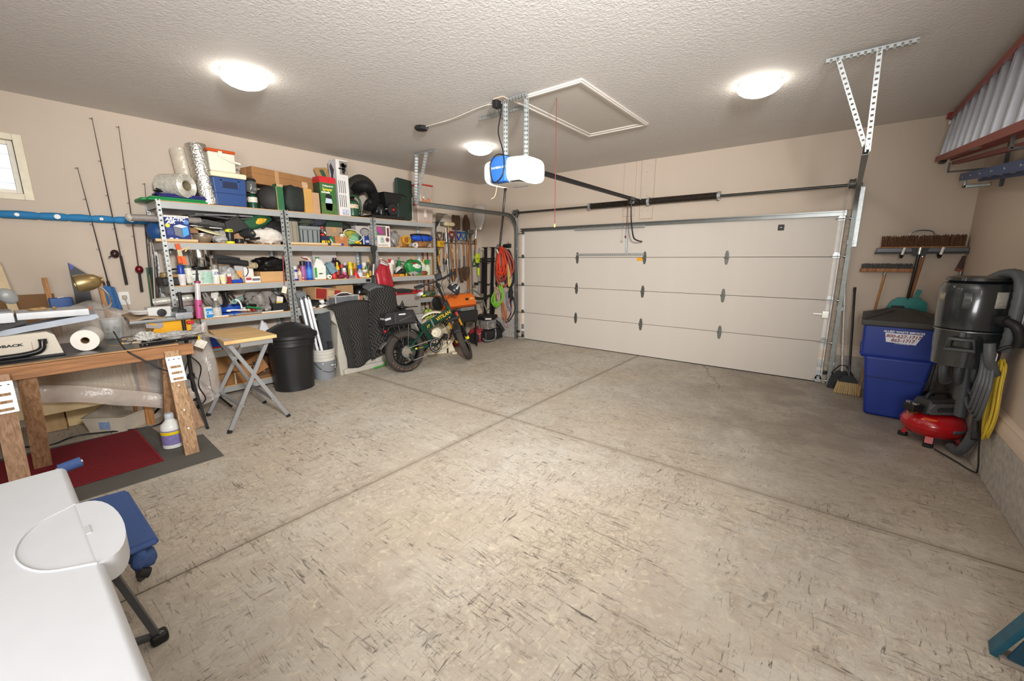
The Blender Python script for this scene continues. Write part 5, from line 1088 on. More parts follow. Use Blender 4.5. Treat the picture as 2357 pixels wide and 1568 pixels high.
# ---------------------------------------------------------------- second shelf, end unit
y,w,h=(-2.67,0.273,0.312)
t=carton('bottle_box','white wine box with a window and grape print',(y,w,h),.46,.16,z2,'#e0dbd3',tape=False,panels=[('x',.1,.54,.72,.97,mat('#6d625f',.5,var=.3,sc=20)),('x',.8,.5,.93,.92,mat('#6b2238',.5)),('x',0,.24,.14,.5,mat('#2f6f95',.5))])
ob('magenta_print',G().prism([(-w*.33,h*.8),(-w*.25,h*.95),(-w*.08,h*.92),(-w*.02,h*.75),(.02,h*.58),(-w*.2,h*.62)],.081,.083,'x'),mat('#b33a8c',.5,var=.3,sc=30),t);ob('green_print',G().cyl((.081,-w*.33,h*.62),(.0832,-w*.33,h*.62),w*.07,n=12),mat('#2f8a4d',.5),t)
ob('bottle_print',G().prism([(-w*.15,h*.2),(w*.08,h*.2),(w*.1,h*.34),(w*.02,h*.47),(-w*.1,h*.47),(-w*.17,h*.34)],.0805,.082,'x'),mat('#9fb0a8',.5,var=.5,sc=40),t);ob('emblem_print',G().cyl((.0805,w*.3,h*.34),(.082,w*.3,h*.34),w*.12,n=14),mat('#7a4a58',.5,var=.6,sc=60),t)
text('lettering','NNE BRIGATE',.030,mat('#5a4f48',.5,var=0),t,(.0812,.0,h*.08),FX,sx=.9)
lump('clear_wrap','grey clear plastic wrap beside the white wine box',(.36,-2.404,z2),(.07,.09,.12),'#8a8683','wrap',rough=.2,seed=101,wob=.5)
carton('small_tan_carton','small tan carton behind the yellow rope',((-2.303,0.115,0.166)),.38,.14,z2,'#b98d58',tape=False)
y,w,h=(-2.193,0.185,0.161)
vessel('copper_pot','copper coloured pot holding yellow rope',(y,w,h),.43,z2,'cup','#b5793f','#b5793f',cat='pot',metal=.3)
t=thing('yellow_rope','yellow rope coil hanging over the copper pot','rope',(0,0,0));q=V((0.46,-2.228,1.882));ob('coil',G().tube(coilpts(q,.062,5,.008,'x',.14,8,N=16),.0055,6),mat('#d8a21c',.7),t)
y0_,y1_=-2.056,-1.608
zb=1.873
t=thing('blue_bag','blue folded chair bag with black straps on the second shelf','bag',(.36,(y0_+y1_)/2,zb));L=(y1_-y0_)/2
ob('fabric',G().ball((0,0,.055),(.06,L,.055),18,22,e=.8,wob=.12),mat('#1f4fc0',.5,bump=.3),t,ang=2.);ob('black_cover',G().ball((-.01,-.01,.095),(.06,L*.98,.03),14,18,e=.8),BLK,t,ang=2.)
for q in(-.3,.42):ob('strap',G().tube(curve([(.0,q*L,.118),(.058,q*L+.004,.09),(.066,q*L+.012,.04),(.05,q*L+.05,-.02)],5),.007,6),BLK,t)
lump('brown_bag','brown paper bag slumped under the blue bag',(.35,-1.855,z2),(.075,.13,.06),'#9a6a3c','bag',seed=103,wob=.2)
t=thing('white_rope','white rope coil beside the brown bag','rope',(0,0,0));q=V((0.44,-2.044,1.803));ob('coil',G().tube(coilpts(q,.035,5,.01,'x',.25,9,N=14),.006,6),mat('#d9d6d0',.7),t)
ob('black_board',G().bx(.36,y0_-.25,z2,.46,y1_-.12,z2+.012,.003),BLK,None,'thin black board under the rope pot and brown bag','board')

# ---------------------------------------------------------------- third shelf, end unit
jug('white_jug','white jug with a moulded handle behind the red bag',((-2.622,0.143,0.285)),.36,z3,'#ddd9d0','#e8e4da')
vessel('white_bottle','tall white bottle beside the hanging red bag',((-2.517,0.11,0.208)),.42,z3,'cyl','#ddd8cb','#e4e0d6')
t=thing('red_trigger_sprayer','red and white sprayer top above the tall white bottle','sprayer',((0.4,-2.517,1.549)));ob('trigger',G().prism([(-.035,.03),(.02,.03),(.0,-.02),(-.02,-.09),(-.04,-.09),(-.02,-.01)],-.012,.012,'x'),mat('#bd2226',.4),t);ob('body',G().bx(-.02,.0,-.06,.02,.065,.02,.016),WHT,t)
y,w,h=(-2.305,0.134,0.295)
t=vessel('pump_sprayer','white pump sprayer with a green collar and plunger',(y,w,h*.62),.40,z3,'bottle','#d5d6cc','#1d6b3b',cat='sprayer');ob('pump',G().cyl((0,0,h*.6),(0,0,h*.84),w*.3,w*.16,n=16).cyl((0,0,h*.84),(0,0,h*.97),.006,n=8).bx(-.006,-.025,h*.96,.006,.025,h,.003),mat('#1d6b3b',.4),t)
ob('nozzle_arm',G().tube([(0,0,h*.75),(.0,w*.6,h*.78),(.0,w*.85,h*.72)],.01,8),mat('#1d6b3b',.4),t)
t=thing('black_funnel','black oil funnel lying beside the pump sprayer','funnel',(.40,-2.374,z3+.052),rot=(RA(105),0,0));ob('cone',G().lathe([(.05,-.08),(.052,-.08),(.016,.03),(.009,.14),(.007,.14),(.013,.03),(.05,-.08)],n=20),BLK,t);ob('rim',G().lathe([(.05,-.083),(.055,-.083),(.055,-.075),(.05,-.075)],n=20),BLK,t)
t=lump('seed_bag','green and white printed seed bag on the third shelf',(.35,-2.024,z3),(.08,.17,.13),'#2a8a45','bag',rough=.3,seed=105,wob=.25)
ob('white_print',G().ball((.062,.0,.15),(.028,.10,.05),14,10,wob=.3),mat('#dfe6da',.4,var=.4,sc=30),t,ang=2.);ob('red_print',G().ball((.066,-.03,.2),(.02,.07,.02),14,8,wob=.3),mat('#8a3a2c',.4,var=.4,sc=30),t,ang=2.)
jug('weed_jug','white jug with printed label in front of the seed bag',((-1.893,0.175,0.273)),.40,z3,'#dedcd4','#e4e2da','#c5c6c9')
vessel('green_spray_bottle','green spray bottle at the end of the third shelf',((-1.74,0.114,0.256)),.42,z3,'spray','#c9d2b4','#1f7d3c','#bfc8a4',rz=RA(-20))
vessel('yellow_cap_jug','yellow capped bottle behind the white labelled jug',((-1.73,0.077,0.267)),.30,z3,'bottle','#d8c96a','#d8b41e')
vessel('yellow_trigger','small yellow topped bottle above the seed bag',((-1.955,0.056,0.307)),.26,z3,'bottle','#d8d0b8','#d8aa2a')
lump('brown_pack','brown and white packet at the foot of the white labelled jug',(.43,-1.889,z3),(.035,.08,.035),'#7d4a33','packet',seed=107,wob=.4)
lump('clear_pack','clear packet with white print at the foot of the seed bag',(.42,-2.092,z3),(.04,.09,.035),'#a8a49c','packet',rough=.25,seed=108,wob=.5)
for i,(a,hx,lb)in enumerate(((-2.457,'#c96a2c','orange packet lying in front of the black funnel'),(-2.348,'#d8a02a','yellow packet lying in front of the black funnel'),(-1.99,'#2f8a3c','small green packet in front of the seed bag'),(-1.991,'#2c5cb4','blue packet leaning on the seed bag'))):
    ob('small_packet',G().box((0,0,.018+.0*i),(.05,.085,.035),.008),mat(hx,.4,var=.3,sc=40),None,lb,'packet',loc=(.435 if i!=3 else .405,a,z3+(.035 if i==3 else .0)),rz=.1*i-.1)
for i,a in enumerate((-2.214,-2.128,-2.255)):
    vessel('tiny_bottle',['tiny yellow capped vial at the shelf edge beside the funnel','tiny yellow capped vial at the shelf edge below the seed bag','tiny black and yellow vial leaning at the funnel mouth'][i],(a,.03,.05),.465,z3,'bottle',['#2b2b26','#3a3a30','#c8a31f'][i],'#d8ae22')

# ---------------------------------------------------------------- fourth shelf, end unit, and things stored below
carton('garden_gloves_box','green and yellow packet at the end of the fourth shelf',(-1.913,.07,.05),.45,.07,z4,'#4c5b38',tape=False,panels=[('x',0,.5,1,1,mat('#d3dc2c',.4))])
lump('green_gloves','heap of green garden gloves at the end of the fourth shelf',(.38,-1.729,z4),(.07,.12,.05),'#66755a','gloves',seed=111,wob=.6)
for i,(x0,nm)in enumerate(((-1.847,'lime green bottle on the fifth shelf, the near one of two'),(-1.756,'lime green bottle on the fifth shelf, the far one of two'))):
    vessel('lime_bottle',nm,(x0,.085,.2),.46,z5,'bottle','#9fc42e','#2b2d1e','#aacb3a')

# ---------------------------------------------------------------- tools hanging on the wall past the shelves
HW=wood('#a9713f','#7d4c28',4.,2);HW2=wood('#c08a4e','#94602f',4.,2);RUST=mat('#5a4334',.7,.3,var=.3,sc=12,bump=.3,bsc=40);GRY=mat('#8d8f8c',.35,.6,var=.15)
rk=thing('tool_rail','black wire rail on the wall carrying the garden tools','rail',(0,0,0))
ra,rb=V((0.03,-1.204,2.099)),V((0.03,-0.163,2.126));ra.z=rb.z=1.93
for dz in(0,-.05):ob('wire',G().cyl(ra+V((0,0,dz)),rb+V((0,0,dz)),.004,n=8),BLK,rk)
for i in range(9):
    q=ra.lerp(rb,(i+.5)/9);ob('hook',G().tube([q+V((-.012,0,.02)),q+V((0,0,-.06)),q+V((.07,0,-.07)),q+V((.085,0,-.03))],.004,6),BLK,rk)
for q in(ra,rb):ob('wall_block',G().box(q+V((-.015,0,-.02)),(.028,.03,.1),.004),BLK,rk)
def T(name,label,cat='tool'):return thing(name,label,cat,(0,0,0))
def rod(t,nm,a,b,r,m,r2=None):return ob(nm,G().cyl(a,b,r,r2,n=12),m,t)
def dgrip(t,p,d,m,s=1.):
    "D handle at p, opening along d (down the shaft)"
    p=V(p);d=V(d).normalized();y=V((0,1,0))
    ob('d_grip',G().tube([p-y*.05*s,p+y*.05*s],.015*s,10).tube(curve([p+y*.05*s,p+y*.05*s+d*.05*s,p+y*.015*s+d*.12*s,p+d*.16*s],4),.012*s,8).tube(curve([p-y*.05*s,p-y*.05*s+d*.05*s,p-y*.015*s+d*.12*s,p+d*.16*s],4),.012*s,8),m,t)
def blade(t,c,w,l,m,pt=True,rot=None,up_=1,nm='blade',dish=.02):
    "shovel blade, root at c, growing up (up_=1) or down"
    def f(u,v):
        s=u*2-1;k=1-(.0 if not pt else max(0,v-.45)**1.6*1.9*1.0)
        k=max(k,.05)if pt else 1
        return(c[0]+dish*(s*s)-.01,c[1]+s*w/2*k*(.92+.08*math.sin(v*3)),c[2]+up_*v*l)
    return ob(nm,G().grid(f,8,12,.003),m,t,ang=2.)
t=T('leaf_rake','spring tined leaf rake with dark tines hanging beside the shelf end');c=V((0.09,-1.276,2.124));e=V((.07,c.y-.03,.35))
for i in range(9):
    tp=V((0.13,-1.173,2.39))+V((0,(i-4)*.028,0));ob('tine',G().tube(curve([c,c.lerp(tp,.6)+V((.0,0,.02)),tp,tp+V((.05,.012,-.015))],4),.0035,5),DKST,t)
rod(t,'handle',c+V((0,0,.03)),(c.x-.02,c.y-.02,.35),.013,BLK);ob('spreader_bar',G().bar(c+V((0,-.07,.1)),c+V((0,.07,.12)),.012,.012),BLK,t)
t=T('push_broom','push broom with cream bristles hanging head up by the rake');c=V((0.13,-0.994,2.189))
g=G()
for s in(-.5,.5):g.ball((c.x+.02,c.y+s*.115,c.z+.025),(.045,.07,.038),16,10,e=.6)
ob('bristles',g,mat('#cdbd98',.9,var=.2,sc=60,bump=.5,bsc=150),t,kind='stuff');ob('block',G().box(c+V((-.045,-.02,.03)),(.05,.25,.07),.01),mat('#5d5e52',.7,var=.2),t)
rod(t,'handle',c+V((-.02,0,-.02)),(0.1,-0.978,1.051),.012,DKST);ob('yellow_sleeve',G().cyl(c+V((.012,-.018,.0)),(0.125,-1.002,2.062),.010,n=10),mat('#d79a1d',.5),t)
t=T('square_shovel','rusty square nosed shovel hanging blade up','shovel');c=V((0.09,-0.762,2.129));blade(t,c,.22,.27,RUST,False);rod(t,'socket',c+V((0,0,.03)),(0.08,-0.762,1.9),.016,DKST);rod(t,'handle',(0.08,-0.762,1.9),(0.08,-0.764,1.232),.016,HW);ob('sticker',G().cyl((0.08,-0.745,1.768),(0.08,-0.745,1.68),.0166,n=12),mat('#d9d4cb',.5),t)
t=T('round_shovel','rusty round pointed shovel hanging blade up','shovel');c=V((0.1,-0.503,2.125));blade(t,c,.21,.30,RUST,True);rod(t,'socket',c+V((0,0,.03)),(0.08,-0.457,1.914),.017,DKST);rod(t,'handle',(0.08,-0.457,1.914),(0.08,-0.457,0.903),.016,HW);ob('worn_print',G().cyl((0.08,-0.45,1.83),(0.08,-0.449,1.705),.0165,n=12),prn('#d0b79a',.6),t)
t=T('sledge_hammer','grey headed sledge hammer with a long wooden handle','hammer');c=V((0.11,-0.399,2.107));ob('head',G().box(c,(.075,.16,.085),.012),mat('#6f6d66',.5,.4,var=.2),t);rod(t,'collar',c+V((0,0,-.04)),(0.09,-0.391,1.978),.02,mat('#2c4a38',.5));rod(t,'handle',(0.09,-0.391,1.978),(0.08,-0.423,0.889),.017,HW)
t=T('long_bar','grey steel bar standing between hammer and snow shovel','bar');rod(t,'shaft',(0.05,-0.309,2.039),(0.06,-0.309,0.862),.012,mat('#6d665d',.5,.5));ob('chisel_tip',G().box((0.05,-0.31,2.056),(.02,.035,.06),.004),mat('#6d665d',.5,.5),t)
t=T('grain_scoop','bright aluminium scoop shovel hanging blade up','shovel');c=V((0.1,-0.203,2.122));tp=2.597
ob('scoop',G().grid(lambda u,v:(c.x+.01+.055*(2*u-1)**2+.03*v,c.y+.02+(2*u-1)*(.07+.10*min(1,v*2.2)),c.z+.03+v*(tp-c.z)),12,12,.003),mat('#d9d7d3',.3,.45,var=.1),t,ang=2.)
rod(t,'socket',c+V((0,0,.08)),(0.09,-0.213,1.984),.016,CHR);rod(t,'handle',(0.09,-0.213,1.984),(0.09,-0.246,1.73),.016,HW);rod(t,'ferrule',(0.09,-0.246,1.73),(0.09,-0.257,1.648),.013,DKST);dgrip(t,(0.09,-0.272,1.438),(0,0,1),mat('#1f4a30',.5),.9)
t=T('digging_fork','tool with a brown D handle beside the yellow cultivator head');dgrip(t,(0.1,-1.197,2.055),(0,.02,-1),mat('#5b4332',.6));rod(t,'handle',(0.1,-1.183,1.972),(0.09,-1.224,1.464),.014,HW);ob('collar',G().cyl((0.09,-1.217,1.463),(0.09,-1.229,1.303),.017,n=10),DKST,t)
y0_=V((0.15,-1.223,1.849))
t=T('sprayer_holder','yellow plastic sprayer holder with black slots on the tool wall','holder');ob('body',G().box(y0_,(.06,.145,.11),.012),mat('#dba51b',.45),t)
for i in range(5):ob('slot',G().box(y0_+V((.0295,-.03+i*.022,.005)),(.004,.006,.07),rot=MX.Rotation(RA(25),4,'X')),BLK,t)
t=T('hedge_loppers','black and orange handled lopper hanging below the yellow holder','loppers');rod(t,'black_grip',(0.11,-1.287,1.833),(0.11,-1.261,1.644),.018,BLK);rod(t,'orange_tube',(0.11,-1.263,1.623),(0.11,-1.235,1.453),.014,mat('#d9961f',.4));rod(t,'second_grip',(0.11,-1.207,1.74),(0.11,-1.262,1.634),.014,mat('#d9b01f',.4));ob('blades',G().tube(curve([(0.12,-1.317,1.56),(0.12,-1.281,1.433),(0.12,-1.215,1.314)],5),.016,8),DKST,t)
t=T('bypass_loppers','wooden handled loppers with black grips and steel blades','loppers');rod(t,'grip',(0.09,-1.08,2.06),(0.09,-1.086,1.923),.014,BLK);rod(t,'handle',(0.09,-1.086,1.923),(0.09,-1.102,1.591),.013,HW);rod(t,'ferrule',(0.09,-1.102,1.591),(0.09,-1.102,1.483),.015,BLK);rod(t,'second_handle',(0.09,-0.991,1.678),(0.09,-1.037,1.559),.012,HW2);rod(t,'second_ferrule',(0.09,-1.021,1.58),(0.09,-1.063,1.472),.014,BLK);ob('steel_blades',G().prism([(-1.107,1.484),(-1.048,1.472),(-1.067,1.385),(-1.098,1.337)],.085,.095,'x'),GRY,t)
t=T('chrome_pole','slim chrome extension pole hanging beside the push broom handle','pole');rod(t,'upper_tube',(0.07,-1.007,2.139),(0.07,-0.988,1.667),.011,CHR);rod(t,'lower_tube',(0.12,-1.034,1.58),(0.12,-1.021,1.187),.013,CHR)
t=T('spade','long shovel with dark red D handle and yellow banded shaft','shovel');dgrip(t,(0.1,-0.881,2.08),(0,0,-1),mat('#7c2127',.5),1.1);ob('black_yoke',G().cyl((0.1,-0.896,2.009),(0.1,-0.904,1.885),.022,.016,n=10),BLK,t);rod(t,'shaft',(0.1,-0.904,1.885),(0.1,-0.879,1.569),.014,HW);ob('yellow_band',G().cyl((0.1,-0.894,1.766),(0.1,-0.888,1.701),.0148,n=12),mat('#dcc11c',.4),t);rod(t,'lower_shaft',(0.1,-0.879,1.569),(0.1,-0.881,1.403),.013,BLK);blade(t,V((0.1,-0.882,1.392)),.15,.26,RUST,True,up_=-1)
t=T('wooden_stake','plain orange wooden handle leaning before the red D handle','handle');rod(t,'shaft',(0.15,-0.975,1.86),(0.17,-0.941,1.129),.012,HW2)
t=T('drain_spade','narrow rusty drain spade with a dark blue D handle','shovel');dgrip(t,(0.09,-0.694,2.083),(0,0,-1),mat('#1e3a8c',.5));rod(t,'shaft',(0.09,-0.695,1.935),(0.09,-0.69,1.568),.014,mat('#8b8278',.5,var=.15));rod(t,'socket',(0.09,-0.69,1.568),(0.09,-0.697,1.388),.015,DKST);c=V((0.1,-0.714,1.4));ob('blade',G().grid(lambda u,v:(c.x+.012*(2*u-1)**2,c.y+.0+.045*(2*u-1)+.06*v,c.z-v*.28),6,8,.003),RUST,t,ang=2.)
t=T('digging_shovel','rusty digging shovel hanging blade down from a light blue D handle','shovel');dgrip(t,(0.09,-0.564,2.083),(0,0,-1),mat('#2f6a9a',.5));rod(t,'shaft',(0.09,-0.568,1.928),(0.09,-0.559,1.636),.015,HW);rod(t,'socket',(0.09,-0.559,1.636),(0.09,-0.558,1.408),.017,DKST,.02);blade(t,V((0.11,-0.553,1.425)),.225,.27,RUST,True,up_=-1)
t=T('string_trimmer','lime green battery trimmer standing by the black rack','trimmer');rod(t,'shaft',(0.09,-0.11,1.8),(0.14,-0.203,0.869),.011,GRY);ob('battery_housing',G().box((0.11,-0.196,1.589),(.07,.09,.19),.012),mat('#c3d62a',.4),t);ob('label_slot',G().box((0.148,-0.23,1.582),(.004,.04,.02)),mat('#5d6a22',.5),t);ob('motor_grip',G().cyl((0.12,-0.183,1.4),(0.12,-0.183,1.238),.03,.024,n=14),mat('#c3d62a',.4),t);ob('black_neck',G().cyl((0.11,-0.188,1.487),(0.12,-0.19,1.4),.024,n=12),BLK,t)
t=T('thin_rod','thin grey rod leaning on the wall behind the lime trimmer','rod');rod(t,'shaft',(0.02,0.012,2.073),(0.02,0.024,1.454),.006,GRY);ob('end_cap',G().ball((0.02,0.012,2.073),.009,8,6),BLK,t)
# tool shafts that show between the decks of the end shelf
for i,(a,b,hx,r,lb)in enumerate((((0.02,-1.312,1.904),(0.02,-1.32,1.287),'#c3924f',.013,'pale wooden shaft standing behind the end of the shelves'),((0.02,-1.432,1.651),(0.02,-1.461,0.887),'#7c2a2a',.012,'dark red shaft standing behind the end of the shelves'),((0.02,-1.537,1.651),(0.02,-1.556,0.894),'#7a4f30',.013,'brown shaft standing behind the end of the shelves'))):
    t=thing('tool_shaft',lb,'shaft',(0,0,0),group='shafts behind the shelf');ob('shaft',G().cyl((.018,a[1],.02),(.018,a[1],a[2]+.05),r,n=12),mat(hx,.6,var=.15),t);ob('end_knob',G().ball((.018,a[1],a[2]+.055),(.016,.016,.02),10,8),mat(hx,.5),t)

# black pole in the corner, hoses and cords on wall hooks
t=T('corner_pole','tall black telescopic pole leaning in the corner by the door','pole');q0,q1=V((0.777,-0.1,2.848)),V((0.642,-0.12,1.754));d=(q1-q0);q2=q0+d*(q0.z/(q0.z-q1.z))
rod(t,'outer_tube',q1+d*.3,(q2.x,q2.y,.0),.021,BLKG);rod(t,'inner_tube',q0,q1+d*.3,.017,BLKG);ob('end_cap',G().cyl(q0,q0+d*-.22,.022,n=12),BLK,t)
t=T('hose_hook','black wall bracket that carries the red and black hoses','bracket');q=V((0.788,-0.08,1.83));ob('drum',G().cyl(q+V((-.07,0,0)),q+V((.06,0,0)),.032,n=16),BLK,t);ob('wire_hook',G().tube(curve([q+V((.05,0,.02)),q+V((.07,-.02,.06)),q+V((.06,-.04,.085))],4),.004,6),GRY,t);ob('wall_plate',G().box((q.x,-.02,q.z),(.12,.038,.08),.006),BLK,t)
REDH=mat('#a8483c',.55,var=.1)
def loop(c,w,h,tilt,off,r,m,t,nm='loop',n=40,dip=0.):
    pts=[]
    for i in range(n):
        a=2*PI*i/n;pts.append(V((c[0]+w*math.cos(a)*(1-.25*max(0,math.sin(a)))+tilt*math.sin(a),c[1]+off*math.cos(a*2+1),c[2]+h*math.sin(a))))
    return ob(nm,G().tube(pts,r,10,closed=True),m,t)
c0,c1_=V((0.674,-0.12,1.783)),V((0.742,-0.12,1.038));cc=(c0+c1_)/2;hh=(c0.z-c1_.z)/2
t=T('red_hose','thick red rubber hose hanging in long loops in the corner','hose');loop(cc+V((.02,0,0)),.19,hh,.0,.02,.022,REDH,t);loop(cc+V((-.03,.0,.06)),.13,hh*.86,-.03,.02,.022,REDH,t);loop(cc+V((.14,.01,.10)),.12,hh*.62,-.04,.02,.018,REDH,t)
t=T('black_hose','black hose hanging inside the red hose loops','hose');loop(cc+V((.11,.04,-.02)),.12,hh*.98,-.05,.02,.020,RUB,t);loop(cc+V((.15,.05,.0)),.1,hh*.9,-.03,.01,.018,RUB,t)
t=T('orange_extension_cable','bright orange extension cord hanging over the red hose','cord');q=V((0.738,-0.2,1.519))
for i in range(8):loop(q+V((-.03+.012*i,-.012*(i%3),.02*(i%4)-.03)),.055+.012*(i%4),.27-.02*(i%3),.05-.012*i,.012,.0075,mat('#e0441f',.5),t,'turn',26)
t=T('pale_rope','pale yellow rope hanging between red and black hoses','rope');q=V((0.887,-0.15,1.256))
for i in range(4):loop(q+V((.008*i,.0,.0)),.02,.22-.01*i,-.02,.008,.006,mat('#c9b56a',.7),t,'turn',20)
t=T('maroon_cable','dark red cord bundle below the orange cord','cord');q=V((0.766,-0.17,1.267))
for i in range(4):loop(q+V((.01*i,-.005*i,.01*i)),.035,.12-.008*i,.0,.01,.008,mat('#8f2a2c',.5),t,'turn',20)
t=T('white_clip','white clip and black hook above the orange cord','clip');q=V((0.657,-0.2,1.727));ob('clip_body',G().cyl(q+V((.02,0,-.05)),q+V((-.02,0,.03)),.014,n=10),WHT,t);ob('hook',G().cyl(q+V((-.015,0,.03)),q+V((-.01,.02,.13)),.012,n=10),DKST,t)
t=T('green_extension_cable','lime green extension cord coil hanging low in the corner','cord');q=V((0.692,-0.22,0.841))
for i in range(9):loop(q+V((.02*(i%3)-.02,-.012*(i%4),.015*(i%3))),.105+.012*(i%4)-.01,.22-.016*(i%5),.05,.015,.0085,mat('#7fbf3a',.5),t,'turn',28)
t=T('white_cable','white and red household cords hanging inside the green coil','cord');q=V((0.69,-0.26,0.944))
for i in range(5):loop(q+V((.018*(i-2),-.01*(i%2),-.01*i)),.03,.13-.012*(i%3),.01*(i-2),.008,.005,mat(['#d9d2c8','#b5523f','#e6ded2','#8a4a38','#ded7cb'][i],.5),t,'turn',20)
t=T('orange_cord_bundle','faded orange cord bundle hanging below the green coil','cord');q=V((0.814,-0.2,0.574))
for i in range(5):loop(q+V((.012*(i-2),-.008*(i%3),-.01*i)),.028,.19-.014*(i%3),-.03,.008,.006,mat('#c9743c' if i%2 else '#b5653a',.55),t,'turn',20)
t=T('pink_cable','thin pink cord looping down past the concrete curb','cord');ob('strand',G().tube(curve([(0.858,-0.15,0.959),(0.931,-0.15,0.892),(0.893,-0.16,0.719),(0.95,-0.14,0.564),(0.817,-0.16,0.424),(0.788,-0.16,0.29),(0.875,-0.14,0.237),(0.845,-0.16,0.427),(0.913,-0.15,0.791)],6),.005,6),mat('#c78aa4',.5),t)
t=T('black_cable','black power cord hanging in the corner beside the door track','cord')
ob('strand',G().tube(curve([(0.907,-0.12,0.959),(0.998,-0.12,0.794),(1.034,-0.12,0.611),(0.961,-0.12,0.461),(0.895,-0.13,0.369),(0.828,-0.14,0.335),(0.932,-0.13,0.518),(0.933,-0.13,0.791)],6),.011,7),BLK,t);ob('bundle',G().ball((0.933,-0.13,0.89),(.05,.04,.14),16,12,wob=.4),RUB,t,ang=2.)
t=T('blue_cable','blue cord strand beside the pink cord','cord');ob('strand',G().tube(curve([(0.856,-0.17,0.946),(0.864,-0.17,0.761),(0.9,-0.17,0.62),(0.956,-0.16,0.566)],5),.007,6),mat('#3a6a94',.5),t)
# black rack posts on the floor
t=T('rack_post','black two post hitch rack leaning in the corner','rack')
A0,A1,B0,B1=V((0.454,-0.32,1.797)),V((0.424,-0.32,0.775)),V((0.515,-0.17,1.802)),V((0.455,-0.17,0.618))
for a,b in((A0,A1),(B0,B1)):
    b2=a+(b-a)*(a.z/(a.z-b.z));b2.z=.0
    ob('post',G().bar(a,b2,.045,.045,(1,0,0)),BLK,t);ob('post_top',G().bx(a.x-.03,a.y-.075,a.z-.012,a.x+.03,a.y+.05,a.z+.004,.002).prism([(a.y-.06,a.z-.01),(a.y,a.z-.01),(a.y,a.z-.09)],a.x-.006,a.x+.006,'x'),BLK,t)
for z in(1.574,1.523):ob('cross_bar',G().bar((A0.x-.02,A0.y-.14,z),(B0.x,B0.y+.04,z+.01),.035,.03),BLK,t)
ob('upright_tube',G().bar((0.34,-0.267,1.603),(0.34,-0.301,0.886),.05,.05,(1,0,0)),BLK,t)
ob('swing_arm',G().tube(curve([(0.42,-0.634,1.08),(0.4,-0.467,1.128),(0.36,-0.275,1.088),(0.34,-0.076,1.063),(0.34,-0.006,1.164)],5),.012,8),DKST,t);ob('arm_pad',G().ball((0.42,-0.582,1.099),(.02,.07,.022),12,8,R=MX.Rotation(RA(-18),4,'X')),BLK,t)
# pressure washer with handle, engine and frame
pw=thing('pressure_washer','pressure washer with a silver engine and black frame in the corner','washer',(.62,-.52,0));HS=mat('#8e918f',.3,.6)
o_=V((.62,-.52,0))
def L_(p):return V(p)-o_
ob('base_frame',G().tube(curve([L_((.80,-.82,.09)),L_((.86,-.80,.05)),L_((.88,-.62,.04)),L_((.84,-.50,.08)),L_((.80,-.46,.22))],5),.016,8),HS,pw)
ob('base_shroud',G().frus(.03,(.22,.26),.22,(.2,.24),bev=.03),BLK,pw)
ob('engine_block',G().bx(-.05,-.13,.23,.16,.12,.40,.015).cyl((.16,-.03,.31),(.20,-.03,.31),.05,n=16),mat('#a5a29b',.4,.5,var=.25,sc=18),pw)
for i in range(5):ob('cooling_fin',G().bx(.05,-.12+i*.045,.27,.185,-.11+i*.045,.39,.002),GRY,pw)
ob('fuel_tank',G().bx(-.17,-.2,.42,.14,.2,.50,.03),BLK,pw);ob('white_label',G().box((.145,-.1,.44),(.006,.17,.03),rot=MX.Rotation(RA(-6),4,'X')),prn('#d9d6d2'),pw)
ob('exhaust',G().cyl((.1,.15,.36),(.16,.22,.28),.045,n=14).cyl((.16,.22,.28),(.2,.28,.16),.04,n=14),BLK,pw)
for s in(-1,1):ob('wheel',G().lathe([(.04,-.03),(.11,-.03),(.12,-.015),(.12,.015),(.11,.03),(.04,.03),(.04,-.03)],c=(-.12,s*.24,.12),n=24,R=MX.Rotation(PI/2,4,'X')),RUB,pw)
hp=[L_(q)for q in((0.8,-0.91,0.289),(0.78,-1.097,0.818),(0.72,-1.172,0.918),(0.7,-1.158,0.988),(0.68,-1.044,1.006),(0.64,-0.849,0.985),(0.6,-0.628,0.852),(0.62,-0.49,0.545))]
ob('push_handle',G().tube(curve(hp,6),.014,8),HS,pw)
ob('black_hose',G().tube(curve([L_((0.74,-1.22,0.916)),L_((0.8,-1.153,0.889)),L_((0.82,-1.045,0.777)),L_((0.82,-1.04,0.617)),L_((0.8,-1.05,0.523))],6),.02,8).tube(curve([L_((0.8,-1.201,0.554)),L_((0.82,-1.11,0.519)),L_((0.82,-1.073,0.461)),L_((0.82,-1.207,0.398))],6),.008,6),BLK,pw)
ob('spray_gun',G().tube(curve([L_((0.62,-0.871,0.857)),L_((0.6,-0.608,0.822)),L_((0.58,-0.374,0.86))],5),.028,8),mat('#1c1a19',.5),pw)
ob('gun_lead',G().tube(curve([L_((0.66,-0.763,0.534)),L_((0.62,-0.511,0.575)),L_((0.55,-0.211,0.687))],5),.006,6),BLK,pw)

